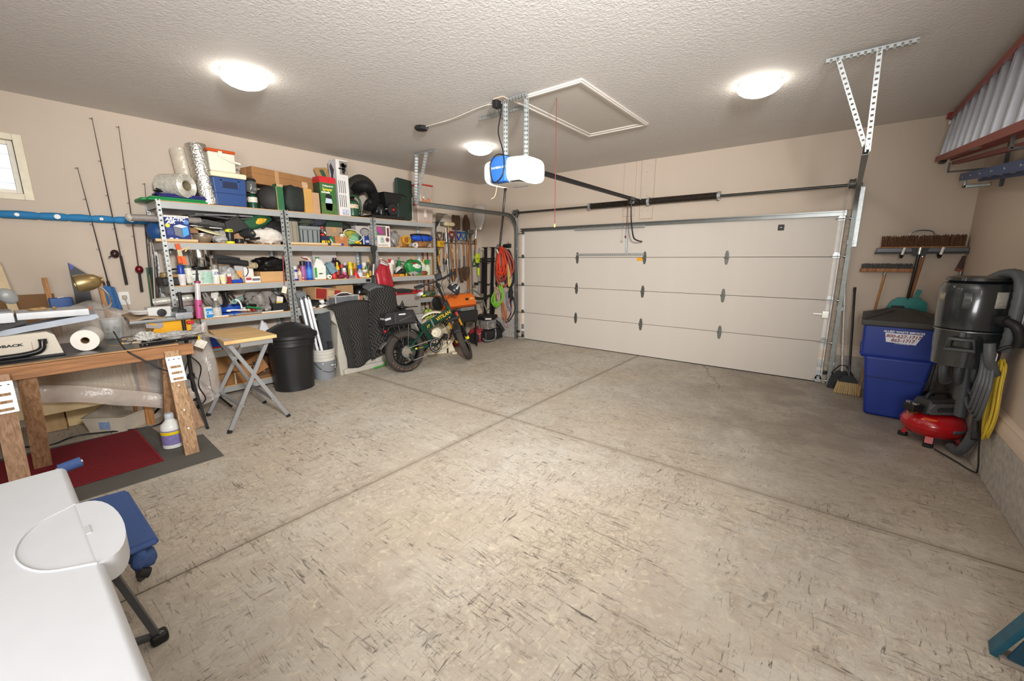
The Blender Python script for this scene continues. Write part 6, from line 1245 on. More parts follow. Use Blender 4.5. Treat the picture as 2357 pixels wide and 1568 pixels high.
# orange forced air heater on a wheeled black stand
ht=thing('torpedo_heater','orange forced air heater on a black stand behind the bike','heater',(0,0,0));OR=mat('#d4691c',.4)
h0,h1=V((0.72,-1.82,0.846)),V((0.66,-1.079,0.803));ax_=(h1-h0).normalized();zc=h0.z
h1.z=zc;R_=V((0,1,0)).to_track_quat('Z','X').to_matrix().to_4x4();ln=(h1-h0).length
ob('shell',G().prism([(h0.x-.13,zc-.10),(h0.x+.10,zc-.115),(h0.x+.16,zc-.06),(h0.x+.13,zc+.05),(h0.x+.05,zc+.12),(h0.x-.1,zc+.12),(h0.x-.15,zc)],h0.y,h0.y+ln,'y'),OR,ht)
ob('lower_lip',G().prism([(h0.x+.14,zc-.055),(h0.x+.175,zc-.07),(h0.x+.165,zc-.085),(h0.x+.12,zc-.11)],h0.y-.0,h0.y+ln,'y'),mat('#b8531a',.4),ht)
ob('front_grille',G().cyl((h0.x,h0.y-.05,zc),(h0.x,h0.y+.005,zc),.12,n=24),DKST,ht)
ob('rating_label',G().box((h0.x+.137,h0.y+ln*.72,zc+.035),(.006,.075,.04),rot=MX.Rotation(RA(-16),4,'Y')),BLK,ht);ob('print_label',G().box((h0.x+.134,h0.y+ln*.88,zc+.04),(.006,.08,.035),rot=MX.Rotation(RA(-16),4,'Y')),prn('#e0a06a'),ht)
ob('fuel_tank',G().bx(h0.x-.16,h0.y+.05,zc-.38,h0.x+.17,h0.y+ln+.05,zc-.17,.03),BLK,ht)
ob('control_box',G().bx(h0.x+.02,h0.y+ln*.5,zc-.17,h0.x+.16,h0.y+ln*.95,zc-.105,.01),mat('#7c7f7c',.4,.4,var=.3,sc=20),ht)
for s in(.02,ln):ob('stand_leg',G().bar((h0.x+.13,h0.y+s,zc-.2),(h0.x+.15,h0.y+s,.0),.025,.025,(1,0,0)).bar((h0.x-.13,h0.y+s,zc-.2),(h0.x-.15,h0.y+s,.0),.025,.025,(1,0,0)),BLK,ht)
ob('wheel',G().lathe([(.03,-.03),(.1,-.03),(.11,0),(.1,.03),(.03,.03),(.03,-.03)],c=(h0.x,h0.y+ln+.1,.11),n=24,R=MX.Rotation(PI/2,4,'X')),RUB,ht)
# petrol cans
def petrol(label,xy,w,h,lab,hx):
    t=thing('fuel_can',label,'can',(xy[0],xy[1],0),rz=RA(8));m=mat(hx,.4,var=.08)
    ob('body',G().frus(0,(w*.42,w*.5),h*.8,(w*.42,w*.5),bev=.03).frus(h*.78,(w*.4,w*.46),h*.92,(w*.16,w*.22),bev=.012),m,t)
    ob('spout_cap',G().cyl((0,-w*.08,h*.9),(0,-w*.08,h),w*.1,n=14).tube(curve([(0,-w*.05,h*.98),(0,w*.1,h*1.04),(0,w*.22,h*.98)],4),.008,6),mat('#8f7a4a',.4,.5),t)
    ob('handle',G().tube(curve([(0,w*.05,h*.9),(0,w*.15,h*1.0),(0,w*.3,h*.95),(0,w*.36,h*.8)],4),.016,8),m,t)
    text('lettering',lab,w*.17,mat('#d9b3ac',.6,var=0),t,(w*.425,0,h*.56),FX)
    for k in range(4):ob('print_line',G().bx(w*.418,-w*(.3-.03*(k%2)),h*(.44-.07*k),w*.424,w*(.3-.05*(k%3)),h*(.46-.07*k)),mat('#c9938c',.6,var=.0),t)
petrol('red petrol can behind the front wheel marked PREMIUM',((0.602,-0.836,0)[0],(0.602,-0.836,0)[1]+.05),.24,.30,'PREMIUM','#a03034')
petrol('dark red petrol can between the fan and the front wheel',((0.605,-1.337,0)[0]-.09,(0.605,-1.337,0)[1]+.04),.24,.36,'GAS','#8c1f25')
# cream box fan behind the bike
fc=V((0.8,-2.001,0.388))
fn=thing('floor_fan','cream round floor fan standing behind the bike frame','fan',(.80,fc.y,0),rz=RA(-28));CRM=mat('#d8cdb4',.45);R=fc.z-.05
RY=MX.Rotation(PI/2,4,'Y')
ob('housing',G().lathe([(R*.94,-.07),(R*1.03,-.075),(R*1.05,0),(R*1.02,.05),(R*.95,.055),(R*.97,0),(R*.94,-.07)],c=(0,0,fc.z),n=44,R=RY),CRM,fn)
ob('foot',G().prism([(-R*.95,0),(R*1.0,0),(R*1.02,.03),(R*.8,fc.z*.55),(-R*.8,fc.z*.55),(-R*.98,.03)],-.07,-.03,'x').bx(-.12,-R*.95,0,.12,-R*.75,.03,.008).bx(-.12,R*.75,0,.12,R*1.0,.03,.008),CRM,fn)
g=G()
for i in range(40):
    a=2*PI*i/40;g.tube([(.06,.09*math.cos(a),fc.z+.09*math.sin(a)),(.075,R*.5*math.cos(a+.15),fc.z+R*.5*math.sin(a+.15)),(.05,R*.96*math.cos(a+.25),fc.z+R*.96*math.sin(a+.25))],.0025,4)
for rr in(.3,.5,.7,.86):g.tube([(.07,R*rr*math.cos(2*PI*i/36),fc.z+R*rr*math.sin(2*PI*i/36))for i in range(36)],.0025,4,closed=True)
ob('front_grille',g,mat('#cfc3a6',.5),fn,kind='stuff');ob('hub_badge',G().cyl((.055,0,fc.z),(.085,0,fc.z),.085,n=24),mat('#dcd3bd',.45),fn)
for i in range(5):
    a=2*PI*i/5;ob('fan_blade',G().grid(lambda u,v:((v-.5)*.05-.01,(.06+u*(R*.8-.06))*math.cos(a+(v-.5)*(.5+.4*u)),fc.z+(.06+u*(R*.8-.06))*math.sin(a+(v-.5)*(.5+.4*u))),5,4,.003),mat('#c8bb9c',.5),fn,ang=2.)
t=T('green_garden_hose','green garden hose coiled on edge behind the cream fan','hose');q=(0.546,-1.456,0);c=V((q[0]-.28,q[1]+.12,.20))
for i in range(3):ob('turn',G().tube([c+V((.03*i,.18*math.cos(a)*.9,.012*0+.185*math.sin(a)))for a in[2*PI*k/32 for k in range(32)]],.013,8,closed=True),mat('#6fb13c',.4),t)

# ---------------------------------------------------------------- folding electric bike
bk=thing('folding_bike','dark green folding bike with fat tyres and a bag on its rear rack','bike',(1.30,-2.985,0),rot=(RA(-3.5),0,math.atan2(.988,.157)))
GRN=mat('#123a2c',.28,coat=.4,var=.05);YEL=mat('#e0b52a',.4,var=0);TY=mat('#3b3530',.85,var=.18,sc=25,bump=.3,bsc=80);WR=.30
XR=MX.Rotation(PI/2,4,'X')
def wheel(par,c,Mx=None,motor=False):
    def g_():return G(Mx)
    w=ob('wheel',g_().lathe([(.205,-.03),(.215,-.045),(.245,-.052),(.28,-.042),(.297,-.02),(.30,0),(.297,.02),(.28,.042),(.245,.052),(.215,.045),(.205,.03),(.205,-.03)],c=c,n=48,R=XR),TY,par)
    ob('rim',g_().lathe([(.185,-.03),(.207,-.032),(.21,-.02),(.19,0),(.21,.02),(.207,.032),(.185,.03),(.18,0),(.185,-.03)],c=c,n=48,R=XR),BLKG,w)
    for i in range(6):
        a=2*PI*i/6+.2
        for s in(-.012,.012):
            d=V((math.cos(a),0,math.sin(a)));q=V((-math.sin(a),0,math.cos(a)))*s*1.6
            ob('spoke',g_().bar(V(c)+d*.04+q,V(c)+d*.19+q,.022,.011,(0,1,0)),mat('#2b2b2c',.25,.5),w)
    ob('hub',g_().cyl((c[0],-.05,c[2]),(c[0],.05,c[2]),.075 if motor else .04,n=24),DKST,w)
    ob('brake_disc',g_().lathe([(.05,.055),(.085,.055),(.085,.058),(.05,.058),(.05,.055)],c=c,n=30,R=XR),GRY,w)
    for k in range(36):
        a=2*PI*k/36
        if k%2==0:ob('tread_block',g_().box((c[0]+.2995*math.cos(a),.012*((k//2)%2*2-1),c[2]+.2995*math.sin(a)),(.008,.03,.03),.002,MX.Rotation(-a,4,'Y')),TY,w)
    return w
w=wheel(bk,(0,0,WR),motor=True)
ttx=mat('#b98a63',.6,var=0)
for i,ch in enumerate('CET BIFT 20 X 4.0'):
    if ch==' ':continue
    a=RA(-60-i*5.6);o=text('lettering',ch,.026,ttx,w,(.255*math.cos(a),-.0515,WR+.255*math.sin(a)),(PI/2,0,0));o.rotation_euler=(MX.Rotation(-(a-PI/2),4,'Y')@MX.Rotation(PI/2,4,'X')).to_euler()
# frame
f0,f1=V((.27,0,.575)),V((.80,0,.79));fd=(f1-f0).normalized();fu=V((-fd.z,0,fd.x))
def fp(a,b,h0,h1,wd,bev=.008):
    "box along the main tube from a to b (m)"
    g=G();g.bx(a,-wd,h0,b,wd,h1,bev);R_=MX.Translation(f0)@MX(((fd.x,0,fu.x,0),(0,1,0,0),(fd.z,0,fu.z,0),(0,0,0,1)));g.v=[R_@p for p in g.v];return g
FL=(f1-f0).length
ob('main_tube',fp(.0,FL,-.055,.055,.036),GRN,bk);ob('fold_hinge',fp(.19,.215,-.06,.06,.04,.004),mat('#9aa09c',.3,.6),bk);ob('fold_lever',fp(.22,.33,-.045,-.02,.044,.006),BLK,bk)
fe=math.atan2(fd.z,fd.x)
def ftext(s,sz,a,h,**k):
    p=f0+fd*a+fu*h;o=text('lettering',s,sz,YEL,bk,(p.x,-.0372,p.z),(PI/2,0,0),**k);o.rotation_euler=(MX.Rotation(-fe,4,'Y')@MX.Rotation(PI/2,4,'X')).to_euler();return o
ftext('VITILAN',.075,.42,.012,bold=.0012);ftext('17',.055,.11,-.008,bold=.0012,shear=.2)
ob('seat_tube',G().bar((.245,0,.66),(.43,0,.33),.05,.05,(0,1,0)),BLK,bk);ob('green_gusset',G().prism([(.30,.56),(.36,.58),(.46,.42),(.40,.36)],-.03,.03,'y'),GRN,bk)
ob('seat_post',G().cyl((.15,0,.88),(.26,0,.64),.016,n=14),BLKG,bk);ob('seat_clamp',G().cyl((.235,0,.69),(.25,0,.66),.024,n=14),DKST,bk)
sd=[(-.06,.07),(-.03,.075),(.05,.07),(.13,.035),(.22,.018),(.24,.0)]
g=G();g.tube(curve([(-.07,0,0),(-.05,0,.005),(0,0,.012),(.06,0,.0),(.13,0,-.004),(.21,0,.0),(.245,0,-.012)],5),.05,16,rs=[.02+(.062*min(1,i/7)if i<9 else max(.0,.062-.0055*(i-8)))for i in range(31)])
for p in g.v:p.z=.918+p.z+(p.z-.0)*-.62
ob('saddle',g,BLKG,bk,ang=2.)
ob('saddle_rails',G().tube([(-.03,.025,.885),(.06,.022,.87),(.17,.015,.885)],.005,6).tube([(-.03,-.025,.885),(.06,-.022,.87),(.17,-.015,.885)],.005,6),CHR,bk)
for s in(-.065,.065):
    ob('chain_stay',G().bar((.0,s,.31),(.44,s*.7,.33),.02,.035,(0,0,1)),GRN,bk);ob('seat_stay',G().bar((.0,s,.32),(.31,s*.6,.57),.018,.03,(0,0,1)),GRN,bk)
ob('stay_badge',G().bx(.12,-.078,.312,.15,-.074,.336),YEL,bk);o=text('lettering','VITILAN',.02,YEL,bk,(.21,-.0765,.325),(PI/2,0,0))
# drivetrain
RX_=XR
ob('chainring',G().lathe([(.075,-.004),(.095,-.004),(.095,.004),(.075,.004),(.075,-.004)],c=(.46,-.075,.33),n=44,R=RX_),BLKG,bk);ob('chain_guard',G().lathe([(.098,-.005),(.112,-.004),(.112,.004),(.098,.005),(.098,-.005)],c=(.46,-.078,.33),n=44,R=RX_),BLK,bk);ob('chainring_edge',G().lathe([(.09,-.006),(.0975,-.006),(.0975,.006),(.09,.006),(.09,-.006)],c=(.46,-.0805,.33),n=44,R=RX_),mat('#c3c5c2',.3,.6),bk)
for i in range(5):
    a=2*PI*i/5+.3;ob('spider_arm',G().bar((.46+.02*math.cos(a),-.077,.33+.02*math.sin(a)),(.46+.085*math.cos(a),-.077,.33+.085*math.sin(a)),.016,.006,(0,1,0)),DKST,bk)
ob('bottom_bracket',G().cyl((.46,-.09,.33),(.46,.08,.33),.026,n=16),DKST,bk)
for s,y in((1,-.095),(-1,.095)):
    e=V((.46+.125*s,y,.33+.115*s));ob('crank',G().bar((.46,y,.33),e,.024,.014,(0,1,0)),BLKG,bk)
    ob('pedal',G().box(e+V((.0,-.05 if y<0 else .05,0)),(.09,.085,.03),.006,MX.Rotation(RA(-60),4,'Y')),BLK,bk)
ob('chain',G().bar((.0,-.07,.345),(.46,-.075,.425),.007,.011,(0,0,1)).bar((.07,-.07,.16),(.46,-.075,.235),.007,.011,(0,0,1)),mat('#a7a39b',.4,.6),bk)
ob('cassette',G().lathe([(.02,-.012),(.06,-.012),(.06,-.006),(.05,-.004),(.045,.01),(.02,.012)],c=(0,-.07,WR),n=28,R=RX_),mat('#a69c8c',.4,.6),bk)
ob('derailleur',G().bar((.02,-.085,.27),(.07,-.085,.16),.03,.018,(0,1,0)).cyl((.06,-.09,.19),(.06,-.07,.19),.022,n=14),mat('#4b4b49',.3,.6),bk);ob('kickstand',G().cyl((.30,.07,.30),(.22,.17,-.004),.01,n=10),BLK,bk)
# rack, bag, mudguards
for s in(-.07,.07):
    ob('rack_rail',G().tube(curve([(.20,s,.69),(.05,s,.69),(-.2,s,.675),(-.26,s,.65),(-.24,s,.60),(-.05,s,.44)],5),.008,8),BLK,bk)
    for x in(-.11,.05):ob('rack_strut',G().cyl((x,s,.685),(x*.4-.01,s,.36),.006,n=8),DKST,bk)
ob('rack_plate',G().bx(-.24,-.075,.683,.20,.075,.69,.002),BLK,bk)
bag=thing('rack_bag','black rack bag with a small white badge strapped on the bike rack','bag',(0,0,0));bag.matrix_world=bk.matrix_basis.copy()
ob('shell',G().prism([(-.295,.70),(-.30,.80),(-.27,.86),(.10,.88),(.16,.83),(.165,.70)],-.075,.075,'y'),mat('#252424',.7,var=.1,bump=.2),bag)
ob('side_pocket',G().prism([(-.17,.715),(-.15,.85),(.08,.855),(.13,.715)],-.095,-.074,'y'),mat('#2a2929',.75,var=.1),bag);ob('zip',G().bar((-.10,-.096,.745),(.09,-.096,.80),.006,.004,(0,1,0)).bar((-.165,-.0955,.72),(-.155,-.0955,.85),.006,.004,(0,1,0)),mat('#5d5a57',.5),bag)
ob('white_badge',G().bx(-.10,-.0975,.826,.0,-.0945,.842),prn('#e9e9e9',.4),bag);ob('reflector',G().bx(-.303,-.06,.775,-.296,.06,.80),mat('#d6d8de',.2,.4),bag);ob('side_reflector',G().box((-.255,-.0775,.785),(.085,.004,.028),rot=MX.Rotation(RA(-10),4,'Y')),mat('#dcdde2',.2,.3),bag)
def guard(c,a0,a1,r,wd,par,Mx=None):
    g=G(Mx);g.grid(lambda u,v:(c[0]+r*math.cos(a0+(a1-a0)*u),(2*v-1)*wd,c[2]+r*math.sin(a0+(a1-a0)*u)-.018*(2*v-1)**2),20,6,.003);return ob('mudguard',g,mat('#2a2a2b',.35),par,ang=2.)
guard((0,0,WR),RA(18),RA(162),.335,.055,bk);ob('guard_tip',G().grid(lambda u,v:(-.29-.09*u,(2*v-1)*.055,.43+.09*(1-u)-.05),3,4,.004),mat('#6d6862',.4),bk,ang=2.)
ob('tail_light',G().bx(-.295,-.03,.60,-.265,.03,.635,.01),mat('#a51d22',.25),bk)
t=ob('hang_tag',G().cyl((.46,-.068,.51),(.46,-.071,.51),.05,n=28),mat('#d9cfb6',.6,var=0),bk);ob('tag_print',G().bx(.44,-.0722,.50,.48,-.0708,.506),mat('#6b665c',.6),t)
ob('cable_bundle',G().tube(curve([(.28,-.03,.55),(.34,-.05,.565),(.40,-.05,.56),(.43,-.04,.50),(.42,-.04,.42)],5),.006,6).tube(curve([(.29,-.03,.54),(.33,-.06,.53),(.39,-.06,.52),(.41,-.05,.44)],5),.005,6),DKST,bk)
# steering assembly turned to the side
pv=V((.775,0,.83));axu=V((-.40,0,.917)).normalized();SM=MX.Translation(pv)@MX.Rotation(RA(52),4,axu)@MX.Translation(-pv)
ad=-axu;hubp=pv+ad*.575+V((.05,0,.02));hubp.z=WR
def sg():return G(SM)
ob('head_tube',G().cyl(pv+axu*.07,pv+ad*.08,.032,n=18),GRN,bk);ob('fork_crown',sg().box(pv+ad*.17,(.07,.20,.05),.01,MX.Rotation(RA(-23),4,'Y')),BLK,bk)
for s in(-1,1):
    b=V((0,s*.085,0));u0=pv+ad*.11+b+V((.015,0,0));u1=V((hubp.x,0,hubp.z))+b;d_=u1-u0
    lg=ob('fork_leg',sg().cyl(u0+d_*.42,u1,.026,.02,n=14),BLKG,bk);ob('fork_stanchion',sg().cyl(u0+d_*.02,u0+d_*.42,.017,n=14),mat('#d79c1e',.25,.4),lg);ob('stanchion_cap',sg().cyl(u0-d_*.06,u0+d_*.03,.022,n=14),mat('#b5323a',.4),lg);ob('yellow_clip',sg().cyl(u0+d_*.86,u0+d_*.95,.029,n=14),mat('#e6d21e',.4),lg)
wheel(bk,(hubp.x,0,WR),SM);guard((hubp.x,0,WR),RA(60),RA(150),.335,.055,bk,SM)
ob('stem_post',sg().cyl(pv+axu*.07,pv+axu*.47,.018,n=14),BLKG,bk);ob('stem_hinge',sg().box(pv+axu*.10,(.06,.06,.07),.008,MX.Rotation(RA(-23),4,'Y')),BLK,bk)
hb=pv+axu*.47;ob('handlebar',sg().tube(curve([hb+V((-.04,-.33,.02)),hb+V((-.02,-.2,.01)),hb+V((0,-.08,-.0)),hb,hb+V((0,.08,0)),hb+V((-.02,.2,.01)),hb+V((-.04,.33,.02))],5),.0135,10),BLK,bk)
for s in(-1,1):
    ob('grip',sg().cyl(hb+V((-.041,s*.33,.02)),hb+V((-.024,s*.21,.011)),.019,n=12),RUB,bk);ob('brake_lever',sg().tube(curve([hb+V((.0,s*.19,.01)),hb+V((.045,s*.22,.0)),hb+V((.035,s*.32,.0))],4),.007,6),BLK,bk)
ob('display_unit',sg().box(hb+V((-.01,-.06,.05)),(.06,.10,.09),.012),BLK,bk);ob('headlight',sg().box(hb+V((.06,0,-.06)),(.06,.07,.06),.015),BLK,bk);ob('basket_mount',sg().tube([hb+V((.05,-.06,.05)),hb+V((.10,-.06,.07)),hb+V((.10,.06,.07)),hb+V((.05,.06,.05))],.005,6).tube([hb+V((.05,-.06,.02)),hb+V((.10,-.06,.03)),hb+V((.10,.06,.03)),hb+V((.05,.06,.02))],.005,6),CHR,bk)
ob('mirror',sg().tube(curve([hb+V((-.035,.30,.02)),hb+V((-.0,.32,-.03)),hb+V((-.03,.30,-.08))],4),.006,6),BLK,bk);mr=hb+V((-.05,.28,-.10));ob('mirror_glass',sg().ball(mr,(.012,.055,.03),16,10),mat('#d7d9d8',.1,.6),bk)
ob('brake_cables',sg().tube(curve([hb+V((.02,-.16,.0)),hb+V((.07,-.06,-.04)),pv+V((.05,-.02,.20)),pv+V((.04,-.03,.02))],6),.005,6).tube(curve([hb+V((.02,.16,.0)),hb+V((.08,.06,-.06)),pv+V((.06,.02,.18)),pv+V((.04,.03,.02))],6),.005,6),BLK,bk)
# helmet hung behind the bars
hl=thing('bike_helmet','black and silver bike helmet hanging by the handlebar','helmet',((1.15,-1.881,1.094)),rot=(RA(-20),RA(35),RA(20)))
ob('shell',G().lathe([(.0,.105),(.04,.1),(.085,.07),(.108,.02),(.112,-.02),(.1,-.04),(.095,-.02),(.0,.09)],n=28,ell=.8),mat('#2b2b2d',.3),hl,ang=1.5)
for i in range(6):
    a=2*PI*i/6;ob('vent_rib',G().grid(lambda u,v:((.05+.06*u)*math.cos(a+(v-.5)*.35),(.05+.06*u)*math.sin(a+(v-.5)*.35)*.8,.105-.075*u*u+.004),5,3,.006),mat('#b9bcbd',.25,.4),hl,ang=2.)
ob('strap',G().tube(curve([(.05,.07,-.02),(.02,.05,-.12),(0,0,-.16),(.02,-.05,-.12),(.05,-.07,-.02)],5),.005,5),BLK,hl);ob('hang_strap',G().tube([(0,0,.1),(-.06,.0,.22)],.006,5),BLK,hl)

# ---------------------------------------------------------------- row on the floor before the shelves
tc=thing('trash_can','black ribbed plastic trash can with a domed lid','trash can',(.755,-4.30,0),rz=.3);BP=mat('#1d1d1e',.42,var=.08,sc=6)
def ribbed(r0,r1,z0,z1,n=48,k=8,d=.008):
    g=G();vs=[]
    for j in range(9):
        v=j/8;rr=r0+(r1-r0)*v
        for i in range(n):a=2*PI*i/n;q=rr-(d if(i*k//n)%2 and .04<v<.93 else 0);vs.append((q*math.cos(a),q*math.sin(a),z0+(z1-z0)*v))
    return g.add(vs,[(j*n+i,j*n+(i+1)%n,(j+1)*n+(i+1)%n,(j+1)*n+i)for j in range(8)for i in range(n)]+[tuple(range(n-1,-1,-1))])
ob('body',ribbed(.225,.262,0,.56),BP,tc);ob('collar',G().lathe([(.258,.55),(.275,.56),(.272,.60),(.282,.605),(.28,.66),(.25,.66),(.25,.55)],n=48),BP,tc)
ob('lid',G().lathe([(.30,.645),(.312,.655),(.31,.69),(.27,.71),(.24,.745),(.14,.80),(.05,.825),(0,.826)],n=48),BP,tc)
for i in range(6):a=PI*i/3;ob('lid_rib',G().bar((.06*math.cos(a),.06*math.sin(a),.826),(.235*math.cos(a),.235*math.sin(a),.752),.012,.006),BP,tc)
for s in(-1,1):ob('handle',G().bx(-.07,s*.285-.02,.60,.07,s*.285+.02,.635,.01),BP,tc)
bu=thing('bucket','grey plastic bucket with a white collar and wire handle holding tubes','bucket',(.66,-3.86,0));BKG=mat('#82868a',.45,var=.12,sc=8)
ob('body',G().lathe([(.127,0),(.13,.01),(.143,.26),(.14,.26),(.126,.015),(0,.015)],n=40),BKG,bu);ob('collar',G().lathe([(.144,.25),(.15,.255),(.15,.285),(.145,.29),(.152,.30),(.152,.33),(.147,.335),(.155,.345),(.155,.37),(.150,.375),(.157,.385),(.157,.41),(.147,.41),(.141,.25)],n=40),mat('#c4c1b8',.45,var=.08),bu)
ob('wire_handle',G().tube([(.158*math.sin(a)*.95+.02,.158*math.cos(a),.30-.19*math.sin(a))for a in[PI*i/16 for i in range(17)]],.003,6),DKST,bu)
for i in range(7):q=rnd.uniform(-.9,1.2);ob('paint_splash',G().ball((.1415*math.cos(q),.1415*math.sin(q),.12+.18*rnd.random()),(.004,.012,.008),8,6),mat('#d9d6d0',.6),bu)
for i,(a,b)in enumerate((((.56,-4.03,1.10),(.63,-3.93,.016)),((.60,-3.99,1.12),(.66,-3.88,.016)),((.60,-3.95,1.10),(.70,-3.83,.016)))):
    a,b=V(a),V(b);d=(b-a).normalized();t=thing('fluorescent_tube',['white fluorescent tube standing in the bucket, the one nearest the trash can','white fluorescent tube standing in the bucket, the middle of three','white fluorescent tube standing in the bucket, nearest the quilted blankets'][i],'tube',(0,0,0),group='tubes in the bucket')
    ob('glass',G().cyl(a+d*.03,b-d*.03,.017,n=16),mat('#eceef2',.2,coat=.3,var=0),t)
    for q,e in((a,d),(b,-d)):ob('end_cap',G().cyl(q,q+e*.032,.0175,n=16),STEEL,t)
t=thing('light_fixture','grey metal light fixture leaning behind the white tubes','fixture',(0,0,0));ob('housing',G().bar((.515,-4.01,1.17),(.56,-3.86,.02),.02,.10,(0,1,0)),mat('#6e7377',.4,.4),t);ob('end_socket',G().bar((.535,-4.02,1.165),(.54,-4.01,1.10),.03,.12,(0,1,0)),mat('#7d8285',.4,.4),t)
t=thing('hose_stub','short black hose end sticking out of the bucket','hose',(.73,-3.80,.3));ob('stub',G().cyl((0,0,-.1),(.005,.01,.19),.022,n=14).lathe([(.022,.19),(.026,.192),(.026,.2),(.018,.2)],n=14),RUB,t)
# quilted moving blankets over plastic panels
def quilt():
    M=bpy.data.materials.new('quilted_cloth');M.use_nodes=True;n,L=M.node_tree.nodes,M.node_tree.links;p=n['Principled BSDF'];p.inputs['Roughness'].default_value=.9
    uv=n.new('ShaderNodeUVMap');sx=n.new('ShaderNodeSeparateXYZ');L.new(uv.outputs[0],sx.inputs[0])
    def mth(op,a,b=None):
        q=n.new('ShaderNodeMath');q.operation=op
        for i,v in enumerate((a,b)):
            if v is None:continue
            if isinstance(v,(int,float)):q.inputs[i].default_value=v
            else:L.new(v,q.inputs[i])
        return q.outputs[0]
    zig=mth('MULTIPLY',mth('PINGPONG',sx.outputs[1],.085),.62)
    ph=mth('FRACT',mth('MULTIPLY',mth('ADD',sx.outputs[0],zig),27.))
    ln=mth('LESS_THAN',ph,.2)
    mx=n.new('ShaderNodeMix');mx.data_type='RGBA';L.new(ln,mx.inputs[0]);mx.inputs[6].default_value=lin('#1b1a1a');mx.inputs[7].default_value=lin('#4f4a45');L.new(mx.outputs[2],p.inputs['Base Color'])
    b=n.new('ShaderNodeBump');b.inputs['Strength'].default_value=.7;b.inputs['Distance'].default_value=.012;L.new(mth('PINGPONG',ph,.5),b.inputs['Height']);L.new(b.outputs[0],p.inputs['Normal']);return M
QU=quilt()
def quilted(name,label,fn,nu,nv,su,sv,th=.012):
    g=G().grid(fn,nu,nv,th);o=ob(name,g,QU,None,label,'blanket',ang=2.);me=o.data
    # unwrap by nearest grid parameter (cloth length in metres)
    P=[(V(fn(i/nu,j/nv)),i/nu*su,j/nv*sv)for i in range(nu+1)for j in range(nv+1)]
    from mathutils.kdtree import KDTree
    kd=KDTree(len(P))
    for i,q in enumerate(P):kd.insert(q[0],i)
    kd.balance();ul=me.uv_layers.new(name='UVMap')
    for lp in me.loops:k=kd.find(me.vertices[lp.vertex_index].co)[1];ul.data[lp.index].uv=(P[k][1],P[k][2])
    return o
sp=thing('plastic_divider','pale grey moulded plastic panel standing under the quilted blanket','panel',(0,0,0));PGR=mat('#b7b2a6',.5,var=.06)
ob('shell',G().prism([(-3.67,0),(-3.0,0),(-2.96,.10),(-3.0,.9),(-3.66,.9),(-3.72,.84),(-3.73,.78),(-3.66,.70),(-3.69,.3)],.50,.73,'x'),PGR,sp);ob('foot_rail',G().bx(.735,-3.64,0,.79,-2.98,.085,.02),PGR,sp);ob('green_edge',G().tube(curve([(.80,-3.2,.012),(.80,-3.02,.03),(.78,-2.95,.09),(.74,-2.93,.16)],5),.012,8),mat('#3d9a3a',.4),sp)
def q1(u,v):
    L=v*1.25;y=-3.72+.80*u;w=.02*math.sin(u*19)+.012*math.sin(u*7+v*6);k=max(0,.25-u)
    if L<.30:x=.50+.26*(L/.30);z=.93+.05*math.sin(u*3.2)+.02*math.sin(L/.3*PI)
    else:x=.765+w*min(1,(L-.30)*2)+.02*v;z=.93+.05*math.sin(u*3.2)-(L-.30)
    if u<.3 and L>.3:y+=(.3-u)*.0+min(.14,(L-.3)*.2)*(1-u/.3)**.5
    z=max(z,.10+.10*u-.05*math.sin(u*5))
    return(x,y,z)
quilted('moving_blanket','black zigzag quilted blanket draped over the grey panel and shelf edge',q1,40,44,.95,1.25)
ob('blanket_corner',G().grid(lambda u,v:(.70-.15*u+.01*math.sin(v*9),-3.74-.11*u*(1-.3*v),.90-.05*u-v*(.62-.1*u)),8,12,.01),mat('#3d4043',.9,bump=.4,bsc=120),None,'grey underside corner of the moving blanket hanging beside the bucket','blanket',ang=2.)
def q2(u,v):
    L=v*1.15;y=-3.20+.56*u;zt=1.07+.10*math.sin(u*PI)**.7
    if L<.22:x=.56+.22*(L/.22);z=zt+.03*math.sin(L/.22*PI)
    else:x=.78+.10*(L-.22)+.02*math.sin(u*11+v*5);z=zt-(L-.22);y+=(u-.35)*.15*min(1,(L-.22)*2)
    return(x,y,max(z,.16))
quilted('moving_blanket','black zigzag quilted blanket hung over the tall stack behind the bike bag',q2,26,36,.55,1.15)
t=thing('stacked_bin','grey plastic bin hidden under the second quilted blanket','bin',(.665,-2.93,0));ob('body',G().frus(0,(.09,.18),1.05,(.10,.2),bev=.02),PGR,t);ob('rim',G().bx(-.105,-.21,1.02,.105,.21,1.07,.01),PGR,t)
ob('grey_cloth',G().grid(lambda u,v:(.60+.17*v,-3.16+.30*u,1.17+.05*math.sin(u*PI)-.05*v),10,6,.03),mat('#5d6063',.9,bump=.5,bsc=100),None,'grey felt edge folded on top of the second quilted blanket','cloth',ang=2.)
y0_,y1_=-2.724,-2.258
b=thing('plastic_bin','pale grey plastic bin under the red lidded cooler','bin',(.66,(y0_+y1_)/2+.02,0));ob('body',G().frus(0,(.12,.21),.70,(.13,.225),bev=.02),mat('#a9a8a4',.5,var=.05),b);ob('rim',G().bx(-.14,-.235,.68,.14,.235,.715,.01),mat('#a9a8a4',.5),b)
t=chest('tall_cooler','tall grey cooler with a red and black lid behind the bike saddle',((y0_+y1_)/2,y1_-y0_,.385),.80,.30,.717,'#8f887f','#bf1f26',lidh=.14,recess=False,tap=.97)
ob('black_lid_panel',G().prism([(-.16,.35),(.157,.35),(.157,.388),(.1,.405),(-.1,.405),(-.16,.388)],-.23,.06,'y'),mat('#232122',.45),t)
t=thing('red_bag','red coated bag hanging from the shelf beside the standing pole','bag',(0,0,0));q=[V((0.5,-2.775,1.512)),V((0.5,-2.624,1.469)),V((0.56,-2.592,1.159)),V((0.56,-2.878,1.15))];q[3]+=V((0,.0,0));lf=V((0.52,-2.884,1.386))
